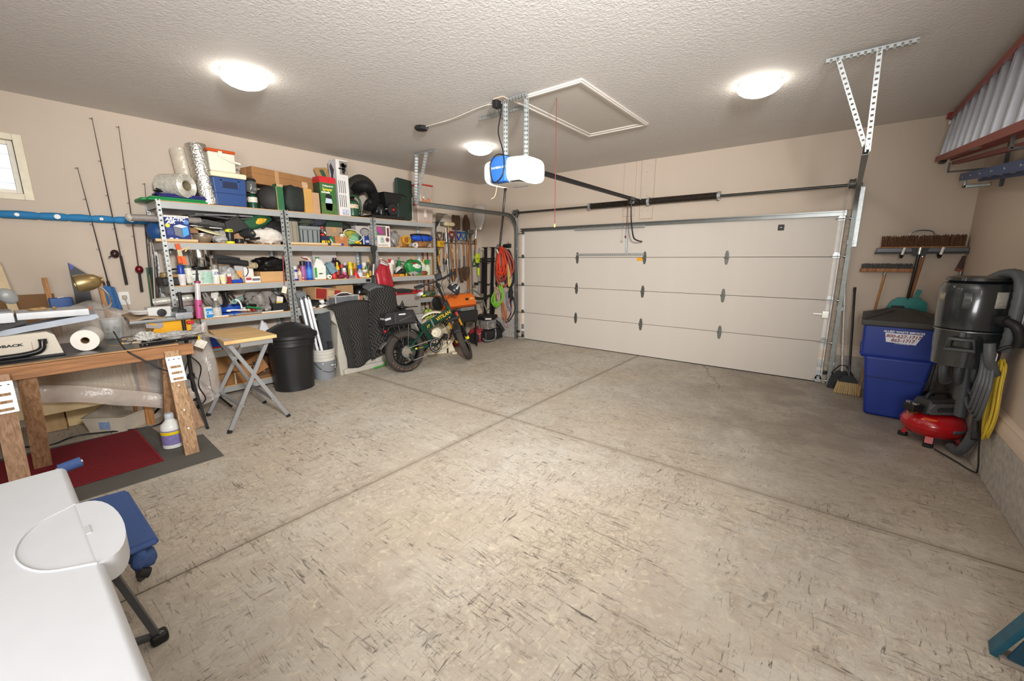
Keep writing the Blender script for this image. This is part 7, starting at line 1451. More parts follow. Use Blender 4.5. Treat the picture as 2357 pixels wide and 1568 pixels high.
def rb_(u,v):
    a=q[0].lerp(lf,min(1,v*2.4))if v<.42 else lf.lerp(q[3],(v-.42)/.58);b_=q[1].lerp(q[2],v);p=a.lerp(b_,u);p.x+=.05*math.sin(u*PI)*math.sin(v*2.6)+.006*math.sin(u*15);return p
ob('front',G().grid(rb_,16,16,.006),mat('#a3202d',.35,var=.08,bump=.3,bsc=25),t,ang=2.);ob('handle',G().tube(curve([q[0],q[0]+V((0,.01,.06)),q[1]+V((0,-.02,.06)),q[1]],5),.006,6),mat('#8b1b26',.5),t)
t=thing('standing_pole','black and chrome extension pole with a folded black net at its top','pole',(0,0,0));q0,q1_=V((0.55,-2.895,1.658)),V((0.58,-2.997,1.099))
ob('lower_tube',G().cyl(q0.lerp(q1_,.55),(.60,q1_.y-.06,.0),.019,n=12),BLK,t);ob('chrome_tube',G().cyl(q0.lerp(q1_,.2),q0.lerp(q1_,.58),.012,n=12),CHR,t);ob('black_sleeve',G().cyl(q0,q0.lerp(q1_,.27),.018,n=12),BLK,t)
ob('net_head',G().prism([(q0.y-.05,q0.z+.06),(q0.y-.045,q0.z+.13),(q0.y+.055,q0.z+.11),(q0.y+.02,q0.z+.02),(q0.y+.01,q0.z-.06),(q0.y-.02,q0.z-.06)],q0.x-.01,q0.x+.01,'x'),mat('#2b2b2c',.7),t)

# ---------------------------------------------------------------- small folding table
ft=thing('folding_table','small folding table with a stained wooden top on crossed grey legs','table',(1.41,-5.05,0));FTL=mat('#a3a5a8',.35,.55,var=.05)
A_,B_,C_,D_=[V((p[0]-1.41,p[1]+5.05,0))for p in(((1.796,-5.301,0.87)),((1.78,-4.853,0.87)),((1.039,-4.826,0.87)),((0.971,-5.18,0.87)))]
g=G();vs=[p+V((0,0,z))for z in(.84,.87)for p in(A_,B_,C_,D_)];g.add(vs,[(3,2,1,0),(4,5,6,7)]+[(i,(i+1)%4,(i+1)%4+4,i+4)for i in range(4)]);ob('top',g,wood('#d9b67f','#bd9560',4.,1),ft)
ob('worn_film',G().bx(A_.x-.2,A_.y+.02,.8702,A_.x-.02,A_.y+.10,.8708).bx(A_.x-.75,A_.y+.01,.8702,A_.x-.2,A_.y+.06,.8706),mat('#d9cbb4',.5,alpha=.5,var=.2),ft)
fx=.28;ym0,ym1=-.22,.22
fe_=[V((p[0]-1.41,p[1]+5.05,.004))for p in(((1.73,-5.341,0)),((1.735,-4.807,0)),((1.059,-5.319,0)),((1.106,-4.79,0)))]
for(p,q)in((fe_[0],B_.lerp(C_,.12)+(A_-B_)*.1),(fe_[1],A_.lerp(D_,.12)+(B_-A_)*.1),(fe_[2],C_.lerp(B_,.12)+(D_-C_)*.1),(fe_[3],D_.lerp(A_,.12)+(C_-D_)*.1)):
    l=ob('leg',G().bar(p,(q.x,q.y,.835),.034,.02,(1,0,0)),FTL,ft);ob('foot_cap',G().bar((p.x,p.y,0),p+(V((q.x,q.y,.835))-p)*.03,.037,.023,(1,0,0)),BLK,l)
ob('stretcher',G().bar(fe_[0].lerp(V((B_.x,B_.y,.835)),.27),fe_[2].lerp(V((C_.x,C_.y,.835)),.27),.03,.014),FTL,ft);ob('stretcher',G().bar(fe_[1].lerp(V((A_.x,A_.y,.835)),.27),fe_[3].lerp(V((D_.x,D_.y,.835)),.27),.03,.014),FTL,ft)
for p,q in((A_,B_),(D_,C_)):ob('apron',G().bar(p.lerp(q,.3)+V((-.03 if p is A_ else .03,0,.815)),p.lerp(q,.93)+V((-.03 if p is A_ else .03,0,.815)),.012,.045),FTL,ft)

# ---------------------------------------------------------------- work light on its black tripod
wl=thing('work_light','pink handled tube work light mounted on a black tripod','light',(1.05,-5.40,0));PK=mat('#b0487c',.4)
def lw(p,x=1.05):return V((p[0]-1.05,p[1]+5.40,p[2]))
w0,w1,w2_,w3=lw((1.06,-5.226,1.498)),lw((1.06,-5.236,1.38)),lw((1.06,-5.251,1.196)),lw((1.06,-5.264,1.015));p0=lw((1.04,-5.319,0.719));p1=V((0,0,.22))
ob('hanging_hook',G().cyl(w0,w1,.007,.014,n=10).bar(w0.lerp(w1,.45)+V((0,-.035,0)),w0.lerp(w1,.45)+V((0,.02,0)),.008,.008),BLK,wl);ob('top_collar',G().cyl(w1,w1.lerp(w2_,.12),.026,n=18),mat('#8a2f55',.4),wl);ob('clear_tube',G().cyl(w1.lerp(w2_,.12),w2_,.024,n=20),mat('#d9d5d6',.12,.3,coat=.5,var=.1),wl);ob('pink_ring',G().cyl(w2_,w2_.lerp(w3,.2),.031,n=20),PK,wl);ob('handle',G().cyl(w2_.lerp(w3,.2),w3,.029,.027,n=20),PK,wl);ob('switch',G().cyl(w2_.lerp(w3,.32)+V((.026,.004,0)),w2_.lerp(w3,.32)+V((.034,.004,0)),.008,n=10),BLK,wl);ob('cord_tail',G().cyl(w3,w3+V((0,.005,-.07)),.006,n=8),BLK,wl)
ob('pole',G().cyl(p1,(-.0,.01,w1.z-.1),.016,n=12),BLK,wl);ob('red_knob',G().bx(-.02,.03,w3.z-.05,.02,.09,w3.z-.02,.01),mat('#c4242c',.4),wl);ob('clamp',G().bx(-.025,-.02,w3.z+.02,.025,.04,w3.z+.10,.006),BLK,wl)
for(x,y)in((1.45,-5.43),(.95,-5.07),(.69,-5.71)):
    f=V((x-1.05,y+5.40,0));l=ob('leg',G().bar((f.x*.04,f.y*.04,.45),f+V((0,0,.008)),.022,.016),BLK,wl);ob('brace',G().bar((f.x*.04,f.y*.04,.20),f*.5+V((0,0,.23)),.012,.008),BLK,wl);ob('foot',G().ball(f+V((0,0,.012)),.014,10,6,flat=-.012),RUB,l)
ob('leg_collar',G().cyl((0,0,.42),(0,0,.47),.03,n=12).cyl((0,0,.19),(0,0,.22),.028,n=12),BLK,wl)
t=thing('black_lamp_cable','black power cord running from the bench lamp to the tripod','cable',(0,0,0));ob('strand',G().tube(curve([(1.33,-5.93,1.0),(1.68,-5.93,.90),(1.745,-5.86,.82),(1.76,-5.76,.72),(1.755,-5.66,.66),(1.6,-5.58,.60),(1.1,-5.43,.58),(1.03,-5.35,.70),(1.02,-5.28,.86)],6),.006,6).tube(curve([(1.06,-5.43,.70),(1.12,-5.33,.55),(1.08,-5.36,.35),(1.12,-5.33,.2),(1.06,-5.42,.12),(1.0,-5.45,.2)],6),.006,6),BLK,t);ob('inline_switch',G().bar((1.755,-5.83,.79),(1.76,-5.77,.73),.022,.018),BLK,t)
t=thing('paper_tag','white paper tag clipped with a yellow clip on the plastic sheet','tag',(0,0,0));q=V((1.3,-5.345,0.798));ob('tag',G().box(q,(.004,.085,.075),rot=MX.Rotation(RA(-32),4,'X')),mat('#ded9cc',.6,var=.12,sc=40),t);ob('yellow_clip',G().box(q+V((.0,-.02,.075)),(.03,.028,.07),.006,MX.Rotation(RA(20),4,'X')),mat('#e0b81c',.4),t)

# ---------------------------------------------------------------- sawhorse bench with tools on it
SH=wood('#a9764a','#7f5632',3.,1);SHL=wood('#a58162','#83603f',6.,2);OAK=wood('#b08e69','#83623f',9.,2)
sb=thing('sawhorse_bench','wooden sawhorse bench with bracketed plank legs and a sheet metal top','bench',(1.65,-6.2,0))
def sl(p):return V((p[0]-1.65,p[1]+6.2,p[2]))
ob('beam',G().bar(sl((1.69,-7.3,.835)),sl((1.69,-5.505,.835)),.045,.09),SH,sb);ob('rear_beam',G().bar(sl((1.0,-7.3,.835)),sl((1.0,-5.56,.835)),.04,.09),SH,sb)
ob('plywood',G().bx(-.70,-1.1,.883,.062,.60,.895,.002),wood('#b0885a','#8a6640',5.,1),sb);ob('metal_sheet',G().bx(-.70,-1.1,.8952,.035,.58,.898),mat('#5b5a58',.3,.6,var=.2),sb)
for y in(-5.66,-6.57):
    yb=-6.45 if y<-6 else y
    l=ob('leg',G().bar(sl((1.72,y,.84)),sl((1.95,y-.02,.0)),.095,.04,(1,0,0)),OAK if y>-6 else SHL,sb);g=G().bar(sl((1.762,y,.80)),sl((1.822,y,.60)),.105,.003,(1,0,0))
    b=ob('bracket',g,mat('#d2d4d2',.35,.5),sb);d=V((.06,0,-.2)).normalized()
    for k in range(3):q=sl((1.764,y,.80))+d*(.085+.05*k);ob('slot',G().bar(q+V((.002,-.035,0)),q+V((.002,.035,0)),.02,.003,(1,0,0)),OAK,b)
    for k in(-.033,0,.033):ob('nail_hole',G().box(sl((1.769,y+k,.775)),(.004,.012,.014)),BLK,b)
    ob('leg',G().bar(sl((1.63,yb,.79)),sl((1.33,yb-.02,.0)),.095,.04,(1,0,0)),SHL,sb)
ob('leg',G().bar(sl((1.06,-5.60,.79)),sl((1.352,-5.475,.0)),.095,.04,(1,0,0)),SHL,sb)
for a,z in((.25,.35),(.28,.2),(.23,.55)):ob('paint_drip',G().ball(sl((1.962-.2755*z+.004,-5.655-a*.05,z)),(.004,.012,.02),8,6),WHT,sb)
BT=.8985
# beige wet band saw
bs=thing('band_saw','beige wet band saw with a grey work table and black hose at the bench end','saw',(1.42,-6.45,BT));BG=mat('#cfc6b6',.45,var=.03)
ob('base',G().prism([(-.70,.0),(.19,0),(.175,.15),(.145,.19),(-.70,.165)],-.12,.13,'y'),BG,bs)if False else ob('base',G().prism([(-.75,0),(.205,0),(.175,.155),(.14,.182),(-.75,.15)],-.15,.16,'x'),BG,bs)
ob('base_foot',G().bx(-.16,-.75,0,.17,.21,.018,.004),BLK,bs);ob('raised_panel',G().bx(.158,-.6,.045,.170,.06,.125,.008),BG,bs)
text('lettering','DIAMONDBACK',.0235,BLK,bs,(.1715,0.018,0.108),FX,sx=1.55,bold=.0012,align='RIGHT')
ob('drain_hose',G().tube(curve([(.17,-.6,.03),(.185,-.1,.034),(.19,.05,.045),(.188,.10,.07),(.18,.11,.12)],6),.019,12),BLKG,bs);ob('hose_clip',G().cyl((.175,.112,.10),(.172,.112,.135),.022,n=14),BLK,bs)
ob('table_underside',G().prism([(-.75,.19),(-.1,.20),(.06,.25),(.06,.30),(-.75,.27)],-.12,.12,'x'),mat('#3a3a39',.6),bs)
g=G();g.bx(-.17,-.75,.265,.16,.01,.335,.004);g.bx(-.17,.02,.275,.13,.38,.325,.004);ob('work_table',g,mat('#bfc2c4',.4,.3,var=.06),bs)
ob('table_inlay',G().bx(-.14,-.30,.3355,.10,.0,.339),mat('#7d838b',.4,.3),bs);ob('blade_slot',G().bx(.06,-.105,.25,.165,-.08,.337),DKST,bs)
ob('catch_tray',G().prism([(-.15,.16),(.40,.235),(.43,.25),(.42,.275),(.36,.275),(-.15,.20)],-.10,.10,'x'),mat('#a8b0bb',.4,.1),bs);ob('bolt_block',G().bx(.10,-.16,.205,.15,-.08,.262,.004).cyl((.13,-.13,.23),(.17,-.13,.23),.012,n=8),STEEL,bs)
ob('guide_post',G().prism([(-.19,.44),(-.11,.44),(-.07,.62),(-.11,.74),(-.19,.75)],-.06,.06,'x'),mat('#a9adae',.3,.5,var=.15),bs);ob('switch_box',G().bx(.0,-.20,.45,.075,-.095,.60,.006),BLK,bs)
for z in(.515,.575):ob('red_switch',G().bx(.07,-.175,z-.02,.085,-.13,z+.005,.003),mat('#d23b30',.4),bs)
ob('blade_guide',G().bar((.03,-.13,.46),(.03,-.085,.34),.02,.02).cyl((.03,-.08,.50),(.03,-.02,.43),.03,.012,n=10),DKST,bs);ob('spray_bulb',G().ball((.03,.005,.44),(.025,.045,.06),14,10,R=MX.Rotation(RA(30),4,'X')),mat('#8c8e8d',.3),bs);ob('blade',G().bx(.028,-.10,.19,.032,-.087,.5),GRY,bs)
for i,(dx,w)in enumerate(((-.02,.05),(-.03,.012))):ob('stone_slab',G().ball((0,0,.008),(.025,w,.012),14,8,wob=.5,seed=i+2,flat=-.008),mat('#a5855a',.8,var=.3,sc=40,bump=.6),None,['brown stone slab lying on the saw table','small grey stone chip lying on the saw table'][i],'stone',loc=(1.42+dx,-6.45+(.13 if i==0 else .215),BT+.3255))
# clip lamp
lp=thing('desk_lamp','brass shaded gooseneck lamp clipped to the saw table','lamp',(1.36,-6.13,1.2));q0=V((1.36,-6.097,1.402));q1_=V((1.36,-5.95,1.426));o_=V((1.36,-6.13,1.2));d=(q1_-q0);ln=d.length;RL=(q1_-q0).to_track_quat('Z','X').to_matrix().to_4x4()
ob('shade',G().lathe([(.064,0),(.066,.003),(.068,ln*.25),(.065,ln*.55),(.054,ln*.8),(.035,ln*.95),(.02,ln),(0,ln*1.01),(0,ln*.97),(.03,ln*.9),(.05,ln*.75),(.06,ln*.5),(.063,ln*.2),(.064,0)],c=q0-o_,n=32,R=RL),mat('#a08a60',.34,.8,var=.05),lp)
ob('bulb',G().ball(q0.lerp(q1_,.3)-o_,.03,14,10),WHT,lp);ob('socket_cap',G().cyl(q1_-o_,q1_+d*.08-o_,.022,n=14),mat('#8a6a35',.4,.6),lp)
nk=[V((1.36,-5.982,1.378))-o_,V((1.37,-5.946,1.352))-o_,V((1.38,-5.918,1.283))-o_,V((1.38,-5.923,1.233))-o_,V((1.38,-5.959,1.2))-o_,V((1.38,-6.025,1.2))-o_]
ob('gooseneck',G().tube(curve(nk,6),.008,8),CHR,lp);ob('clip',G().bx(-.01,-.05,nk[-1].z-.05,.05,.03,nk[-1].z-.02,.004).bx(-.01,-.05,nk[-1].z,.05,.03,nk[-1].z+.015,.004),BLK,lp)
for z in(-.045,.008):ob('orange_pad',G().bx(.05,-.03,nk[-1].z+z,.075,.09,nk[-1].z+z+.01,.003),mat('#d9582a',.5),lp)
for s in(-.03,.03):ob('clamp_ring',G().cyl((.03,s,nk[-1].z-.01),(.03,s+.012,nk[-1].z-.01),.02,n=14),CHR,lp)
# paper roll, shard tub, stones
q=(1.514,-6.094,0.898)
pr=thing('paper_roll','large white paper towel roll lying on the bench top','roll',(q[0]-.10,q[1],BT+.082),rz=RA(-14));ob('paper',G().lathe([(.026,-.12),(.08,-.12),(.081,0),(.08,.115),(.026,.115),(.026,-.12)],n=40,R=MX.Rotation(PI/2,4,'Y')),mat('#e6e1d8',.85,var=.03),pr);ob('core',G().lathe([(.022,-.11),(.0258,-.11),(.0258,.112),(.022,.112),(.022,-.11)],n=24,R=MX.Rotation(PI/2,4,'Y')),mat('#8d6f50',.8),pr)
q=(0.879,-5.878,0.898)
st=thing('shard_tub','clear plastic tub half filled with stone shards','tub',(q[0]+.1,q[1]-.01,BT));ob('tub_wall',G().lathe([(.06,0),(.062,.003),(.075,.17),(.08,.175),(.073,.17),(.06,.006),(0,.006)],n=28),film('#cfd3d2',.3,.1),st)
g=G()
for i in range(40):g.ball((rnd.uniform(-.04,.04),rnd.uniform(-.04,.04),.012+.085*rnd.random()),(.016,.012,.007),6,4,R=MX.Rotation(rnd.random()*6,4,(rnd.random(),1,rnd.random())),wob=.4,seed=i)
ob('shards',g,mat('#6d5b4f',.8,var=.4,sc=60),st,kind='stuff')
for i,(x,y,w)in enumerate(((1385,1000,.035),(1420,1010,.045),(1480,985,.05),(1530,1000,.045),(1455,1045,.04),(1560,1035,.055),(1400,1050,.03))):
    q=(((1.195,-5.854,0.898)),((1.179,-5.817,0.898)),((1.189,-5.783,0.898)),((1.296,-5.825,0.898)),((1.447,-5.872,0.898)),((1.46,-5.816,0.898)),((1.436,-5.903,0.898)))[i]
    ob('stone_piece',G().box((0,0,.008),(w*.8,w,.016),.004,MX.Rotation(i*1.3,4,'Z')),mat(['#a08a70','#8f8a80','#b59a76','#a79c8b','#9b9a92','#b0a08a','#c79c58'][i],.85,var=.2,sc=40,bump=.5),None,['tan square stone piece nearest the shard tub','grey flat stone piece behind the tan pieces','long tan stone piece at the back of the stone group','pale stone piece in the middle of the stone group','light grey stone piece near the bench edge','buff stone piece beside the big white rock','small orange tan stone chip at the bench edge'][i],'stone','cut stone pieces',loc=(q[0]-.02,q[1],BT),rz=i*.5)
ob('thin_stick',G().bar(((1.377,-5.98,0.9)),((1.479,-5.931,0.9)),.006,.004),mat('#b98a5a',.7),None,'thin wooden stick lying beside the paper roll','stick')
# black edged tray with rocks
q0,q1_=V((1.643,-5.834,0.905)),V((1.616,-5.442,0.905))
tr_=thing('rail_strip','black metal rail lying along the bench edge under the rocks','rail',(0,0,0));ob('rail',G().bar((q0.x,q0.y,BT+.013),(q1_.x,q1_.y,BT+.013),.03,.024),BLKG,tr_)
for k in(.05,.12,.62):ob('screw',G().cyl(q0.lerp(q1_,k)+V((.012,-.004,.006)),q0.lerp(q1_,k)+V((.019,-.004,.006)),.005,n=8),CHR,tr_)
for i,(cx_,r,lb)in enumerate((((1.418,-5.731,0.898),(.05,.075,.036),'white lumpy rock on the bench beside the tan stones'),((1.373,-5.641,0.898),(.03,.04,.02),'small white rock between the two bigger rocks'),((1.449,-5.53,0.898),(.045,.14,.026),'long grey craggy rock slab in front of the yellow panel'))):
    lump('rock',lb,(cx_[0]-.04,cx_[1],BT),r,'','rock',seed=131+i*7,wob=.75,e=.85,nu=44,nv=26,M=mat(['#bdbab4','#b0aca6','#a5a29d'][i],.95,var=.4,sc=55,bump=1.,bsc=75))
# yellow tile saw
ts_=thing('tile_saw','yellow sided tile saw with a grey sliding deck behind the rocks','saw',(0,0,0));YL=mat('#e3a412',.4,var=.05)
a,b,c,d=[V(p)for p in(((1.02,-5.642,0.915)),((1.02,-5.331,0.884)),((1.02,-5.329,1.012)),((1.02,-5.575,1.011)))]
ob('side_panel',G().prism([(a.y,BT),(b.y,BT),(c.y,c.z),(d.y,d.z)],1.0,1.02,'x').prism([(a.y,BT),(b.y,BT),(c.y,c.z),(d.y,d.z)],.72,.735,'x'),YL,ts_);dz=c.z;e0,e1=V((1.06,-5.755,1.049)),V((1.06,-5.338,1.048))
ob('deck',G().bx(.64,e0.y,dz+.004,1.05,e1.y,dz+.028,.005),mat('#9fa3a6',.35,.6,var=.12),ts_);ob('deck_rail',G().bx(1.05,e0.y-.03,dz+.002,1.075,e1.y,dz+.03,.004),mat('#a7abad',.3,.7),ts_);ob('end_casting',G().bx(.9,e1.y-.12,dz+.01,1.1,e1.y+.02,dz+.075,.01).cyl((1.1,e1.y-.05,dz+.045),(1.115,e1.y-.05,dz+.045),.022,n=6),mat('#9a9da1',.4,.5,var=.15),ts_)
f=V((0.9,-5.525,1.098));ob('motor_box',G().bx(.82,f.y-.10,dz+.03,.94,f.y+.08,dz+.13,.008),mat('#c9c9c5',.4,.2),ts_);ob('knob',G().lathe([(.0,0),(.035,0),(.037,.008),(.035,.016),(.0,.02)],c=(.945,f.y+.0,dz+.075),n=16,R=MX.Rotation(PI/2,4,'Y')),BLK,ts_);ob('fence_bar',G().bx(.70,f.y-.14,dz+.03,.75,f.y+.30,dz+.10,.006).bx(.75,f.y+.1,dz+.03,.9,f.y+.2,dz+.08,.01),mat('#8e9194',.4,.5,var=.2),ts_);ob('saw_head',G().cyl((.84,f.y+.14,dz+.06),(.9,f.y+.14,dz+.06),.05,n=18),DKST,ts_)
g0=V((1.03,-5.614,0.996));ob('bevel_gauge',G().prism([(g0.y-.06,g0.z+.04),(g0.y+.065,g0.z+.03),(g0.y+.07,g0.z-.03),(g0.y+.04,g0.z-.05),(g0.y-.055,g0.z-.03)],1.022,1.03,'x'),mat('#a09a98',.4,.4),ts_);ob('gauge_pointer',G().bar((1.032,g0.y-.035,g0.z+.01),(1.032,g0.y+.02,g0.z-.012),.012,.003,(1,0,0)),YL,ts_)
ob('tan_cloth',G().grid(lambda u,v:(.70+.33*v,e0.y-.02+.26*u,dz+.05-.02*v+.008*math.sin(u*8+v*4)),10,8,.012),mat('#a58d72',.9,bump=.4,bsc=100),None,'tan cloth folded over the saw deck end','cloth',ang=2.)
t=thing('white_dish','white plastic dish on the tan cloth','dish',(.84,e0.y+.11,dz+.066));ob('bowl',G().lathe([(.07,0),(.10,.035),(.104,.036),(.1,.03),(.068,.006),(0,.006)],n=30),mat('#e2e0de',.4),t);ob('rim',G().lathe([(.1,.033),(.108,.036),(.104,.04)],n=30),WHT,t)

# ---------------------------------------------------------------- plastic draped table behind the bench
pt_=thing('draped_table','low plywood table standing under the clear plastic sheet','table',(.55,-6.3,0));ob('top',G().bx(-.30,-.7,.78,.33,.62,.80),wood('#c9b48d','#b39a6e',3.,1),pt_)
for x in(-.26,.29):
    for y in(-.65,.57):ob('leg',G().bx(x-.03,y-.03,0,x+.03,y+.03,.78),HW2,pt_)
ob('side_board',G().bx(.33,-.55,.30,.345,.5,.78),mat('#c2ad86',.7,var=.1),pt_)
rp=V((0.55,-5.959,1.218));rl_=V((0.75,-6.489,1.191));rr_=V((0.75,-5.61,1.086))
def fs(u,v):
    y=-6.95+1.62*u;zt=1.02+(rp.z-1.02)*max(0,1-abs(y-rp.y)/.45)+.012*math.sin(y*9)
    if y>-5.62:zt-=(y+5.62)*.55
    if v<.3:k=v/.3;return(.20+.48*k,y,zt-.05*(1-k)+.01*math.sin(k*7+y*6))
    zh=min(.72,.335+max(0,-5.65-y)*.38);k=(v-.3)/.7;bulge=.10*math.sin(k*PI*.8);fold=.025*math.sin(y*17+k*3)*k
    if k<.8:q=k/.8;return(.68+.38*q+bulge*.3+fold,y,zt+(zh-zt)*q)
    q=(k-.8)/.2;return(1.06+.02*math.sin(q*3)+fold*(1-.7*q),y,zh-.15*q+.008*math.sin(y*6))
psh=thing('plastic_sheet','clear plastic sheet draped over the table behind the bench','sheet',(0,0,0));ob('film',G().grid(lambda u,v:fs(u,v*.86),60,36,0),film('#ddd6cf',.38,.16,(1.2,5.,.7)),psh,ang=2.)
ob('taped_hem',G().grid(lambda u,v:V(fs(u,.86+.14*v))+V((.006,0,-.005*math.sin(u*23)*v)),60,8,0),film('#d6cac0',.72,.25),psh,ang=2.)
ob('plastic_bundle',G().grid(lambda u,v:(1.02+.10*math.cos(u*2*PI)*(.6+.5*v)+.02*math.sin(v*11+u*9),-5.27+.11*math.sin(u*2*PI)*(.6+.6*v),.95-.78*v+.03*math.sin(u*13)),30,20,0),film('#d6cdc5',.42,.16),None,'gathered clear plastic hanging at the corner behind the tripod','sheet',ang=2.)
# offcuts, boards and tray under the table
for i,(a,b,w,hx,lb)in enumerate((((0.364,-6.358,0),.62,.20,'#a98a5f','wide tan board standing under the draped table'),((0.326,-6.284,0),.5,.05,'#b57a3f','orange stick leaning beside the wide tan board'),((0.257,-6.231,0),.5,.07,'#b98346','orange plank standing under the draped table'),((0.238,-6.199,0),.48,.03,'#9a6a3a','narrow brown stick leaning beside the orange plank'),((0.316,-6.056,0),.45,.32,'#d3b988','big pale plywood panel behind the storage tray'))):
    ob('board',G().box((0,0,b/2),(.018,w,b),.002,MX.Rotation(RA(-8),4,'Y')),mat(hx,.7,var=.12,sc=5,stretch=(1,6,1)),None,lb,'board','boards under the draped table',loc=(a[0]-.02,a[1]-(0 if i<4 else .03),.003),rz=[0,.1,0,-.1,.05][i])
ty=thing('storage_tray','long translucent storage tray with a blue label on the floor','tray',(0,0,0));TP=mat('#cfc6b6',.35,var=.06)
P0=[V(p)for p in(((0.681,-6.138,0)),((0.916,-5.925,0)),((0.648,-5.574,-0)),((0.134,-5.811,0)))];cn=sum(P0,V())/4;P1=[cn+(p-cn)*1.14+V((0,0,.15))for p in P0];P2=[cn+(p-cn)*1.10+V((0,0,.15))for p in P0];P3=[cn+(p-cn)*.96+V((0,0,.006))for p in P0]
g=G().add(P0+P1+P2+P3,[(3,2,1,0)]+[f for i in range(4)for f in((i,(i+1)%4,(i+1)%4+4,i+4),(i+4,(i+1)%4+4,(i+1)%4+8,i+8),(i+8,(i+1)%4+8,(i+1)%4+12,i+12))]+[(12,13,14,15)]);ob('tub',g,TP,ty)
g=G()
for i in range(4):g.bar(P1[i],P1[(i+1)%4],.022,.008)
ob('rim',g,TP,ty);e=(P0[1]-P0[0]).normalized();m_=P0[0].lerp(P0[1],.5).lerp(P1[0].lerp(P1[1],.5),.5);n_=e.cross(V((0,0,1)));ob('paper_label',G().bar(m_-e*.045+n_*.008,m_+e*.045+n_*.008,.004,.07),prn('#7d93b8',.5),ty)
bj=vessel('white_vinegar_jug','clear jug with a yellow and purple label on the dark mat',(-5.735,.15,.30),0,.0075,'bottle','#d9dad6','#b9bfc6','#7d74a8',cat='jug',x=1.67);ob('yellow_band',G().lathe([(.0765,.125),(.0775,.126),(.0775,.15),(.0765,.151)],n=20),mat('#e3c81c',.4),bj)
# mats
mt_=[V(p)for p in((2.205,-5.53,0),(1.57,-5.50,0),(1.50,-5.72,0),(.93,-5.76,0),(.85,-6.75,0),(2.19,-6.75,0))]
ob('rubber_mat',G().prism([(p.x,p.y)for p in mt_],.0005,.0065,'z'),mat('#5c5a55',.9,var=.15,sc=3,bump=.2),None,'dark grey rubber mat under the bench','mat')
rg=ob('red_rug',G().bx(.95,-6.72,.007,1.945,-5.862,.017,.004),mat('#78131f',.95,var=.15,sc=40,bump=.5,bsc=220),None,'dark red rug lying on the grey rubber mat','rug');ob('rug_hem',G().bx(.95,-5.876,.017,1.945,-5.862,.0195,.001),mat('#8d1c2a',.8),rg)
t=thing('floor_cable','black cord lying on the floor behind the storage tray','cord',(0,0,0));ob('strand',G().tube(curve([(.62,-6.6,.008),(.80,-6.40,.008),(.72,-6.2,.008),(.98,-5.75,.008),(.75,-5.58,.008),(.40,-5.40,.008)],6),.007,6),BLK,t)
t=thing('red_tool','orange red plastic tool on the floor behind the tripod','tool',(.72,-5.30,.12));ob('body',G().ball((0,0,0),(.05,.13,.03),16,10,R=MX.Rotation(RA(14),4,'X')),mat('#c0431f',.4),t);ob('support',G().cyl((0,0,-.12),(0,0,-.02),.015,n=10),BLK,t)

# ---------------------------------------------------------------- window wall: rods, foam tube and odds and ends
nd=thing('foam_tube','blue foam tube fixed along the wall with white washers','tube',(0,0,0));FB=mat('#2b7bb0',.7,var=.06)
ys=[-6.75,-6.36,-6.12,-5.93,-5.765,-5.6,-5.42,-5.32]
for i in range(7):ob('segment',G().tube([(.035,ys[i]+.002,1.988),(.04,ys[i]+.02,1.989),(.04,(ys[i]+ys[i+1])/2,1.992),(.04,ys[i+1]-.02,1.989),(.035,ys[i+1]-.002,1.988)],.034,14,rs=[.028,.034,.036,.034,.028]),FB,nd)
for y,r in((-6.255,.016),(-6.005,.022),(-5.70,.014),(-5.47,.018),(-6.5,.018)):w_=ob('washer',G().cyl((.072,y,1.99),(.078,y,1.99),r,n=18),WHT,nd);ob('screw',G().cyl((.078,y,1.99),(.081,y,1.99),r*.3,n=10),GRY,w_)
def fishrod(label,tip,butt,reel=None,grip='#2b2624',blank='#2a2423',gl=.16):
    t=thing('fishing_rod',label,'rod',(0,0,0),group='fishing rods on the wall');a,b=V(tip),V(butt);d=(a-b).normalized()
    ob('blank',G().cyl(b+d*gl,a,.006,.002,n=8),mat(blank,.35),t);ob('grip',G().cyl(b,b+d*gl,.013,.011,n=10),mat(grip,.7),t)
    for k in(.35,.55,.75,.99):q=b.lerp(a,k);ob('line_guide',G().tube([q+V((.004,-.0,0))+V((.012*math.sin(x)+.012,.012*math.cos(x)-.012,0))for x in[2*PI*i/8 for i in range(8)]],.0015,4,closed=True),DKST,t)
    if reel:q=b+d*(gl+.02);rl=ob('reel',G().ball(q+V((.02,reel[0],.0)),(.032,.035,.042),16,10),mat(reel[1],.25,.3),t);ob('crank',G().tube([q+V((.04,reel[0],0)),q+V((.05,reel[0]*2.2,-.035)),q+V((.06,reel[0]*2.2,-.035))],.006,6),BLK,rl)
    return t
fishrod('fishing rod with a bare tip and its handle in a blue sleeve by the lamp',(.04,-5.797,2.471),(.06,-5.735,1.27),gl=.10)
fishrod('tall fishing rod with a dark reel set off to one side',(.04,-5.627,2.96),(.06,-5.60,1.325),(-.045,'#3b2426'),gl=.30)
fishrod('fishing rod with a round red reel and a yellow lure near the tip',(.04,-5.437,2.925),(.06,-5.487,1.24),(.0,'#6d1420'),gl=.22,blank='#4a1f20')
fishrod('thin fishing rod standing closest to the shelf end',(.04,-5.305,2.39),(.06,-5.42,.95),gl=.2)
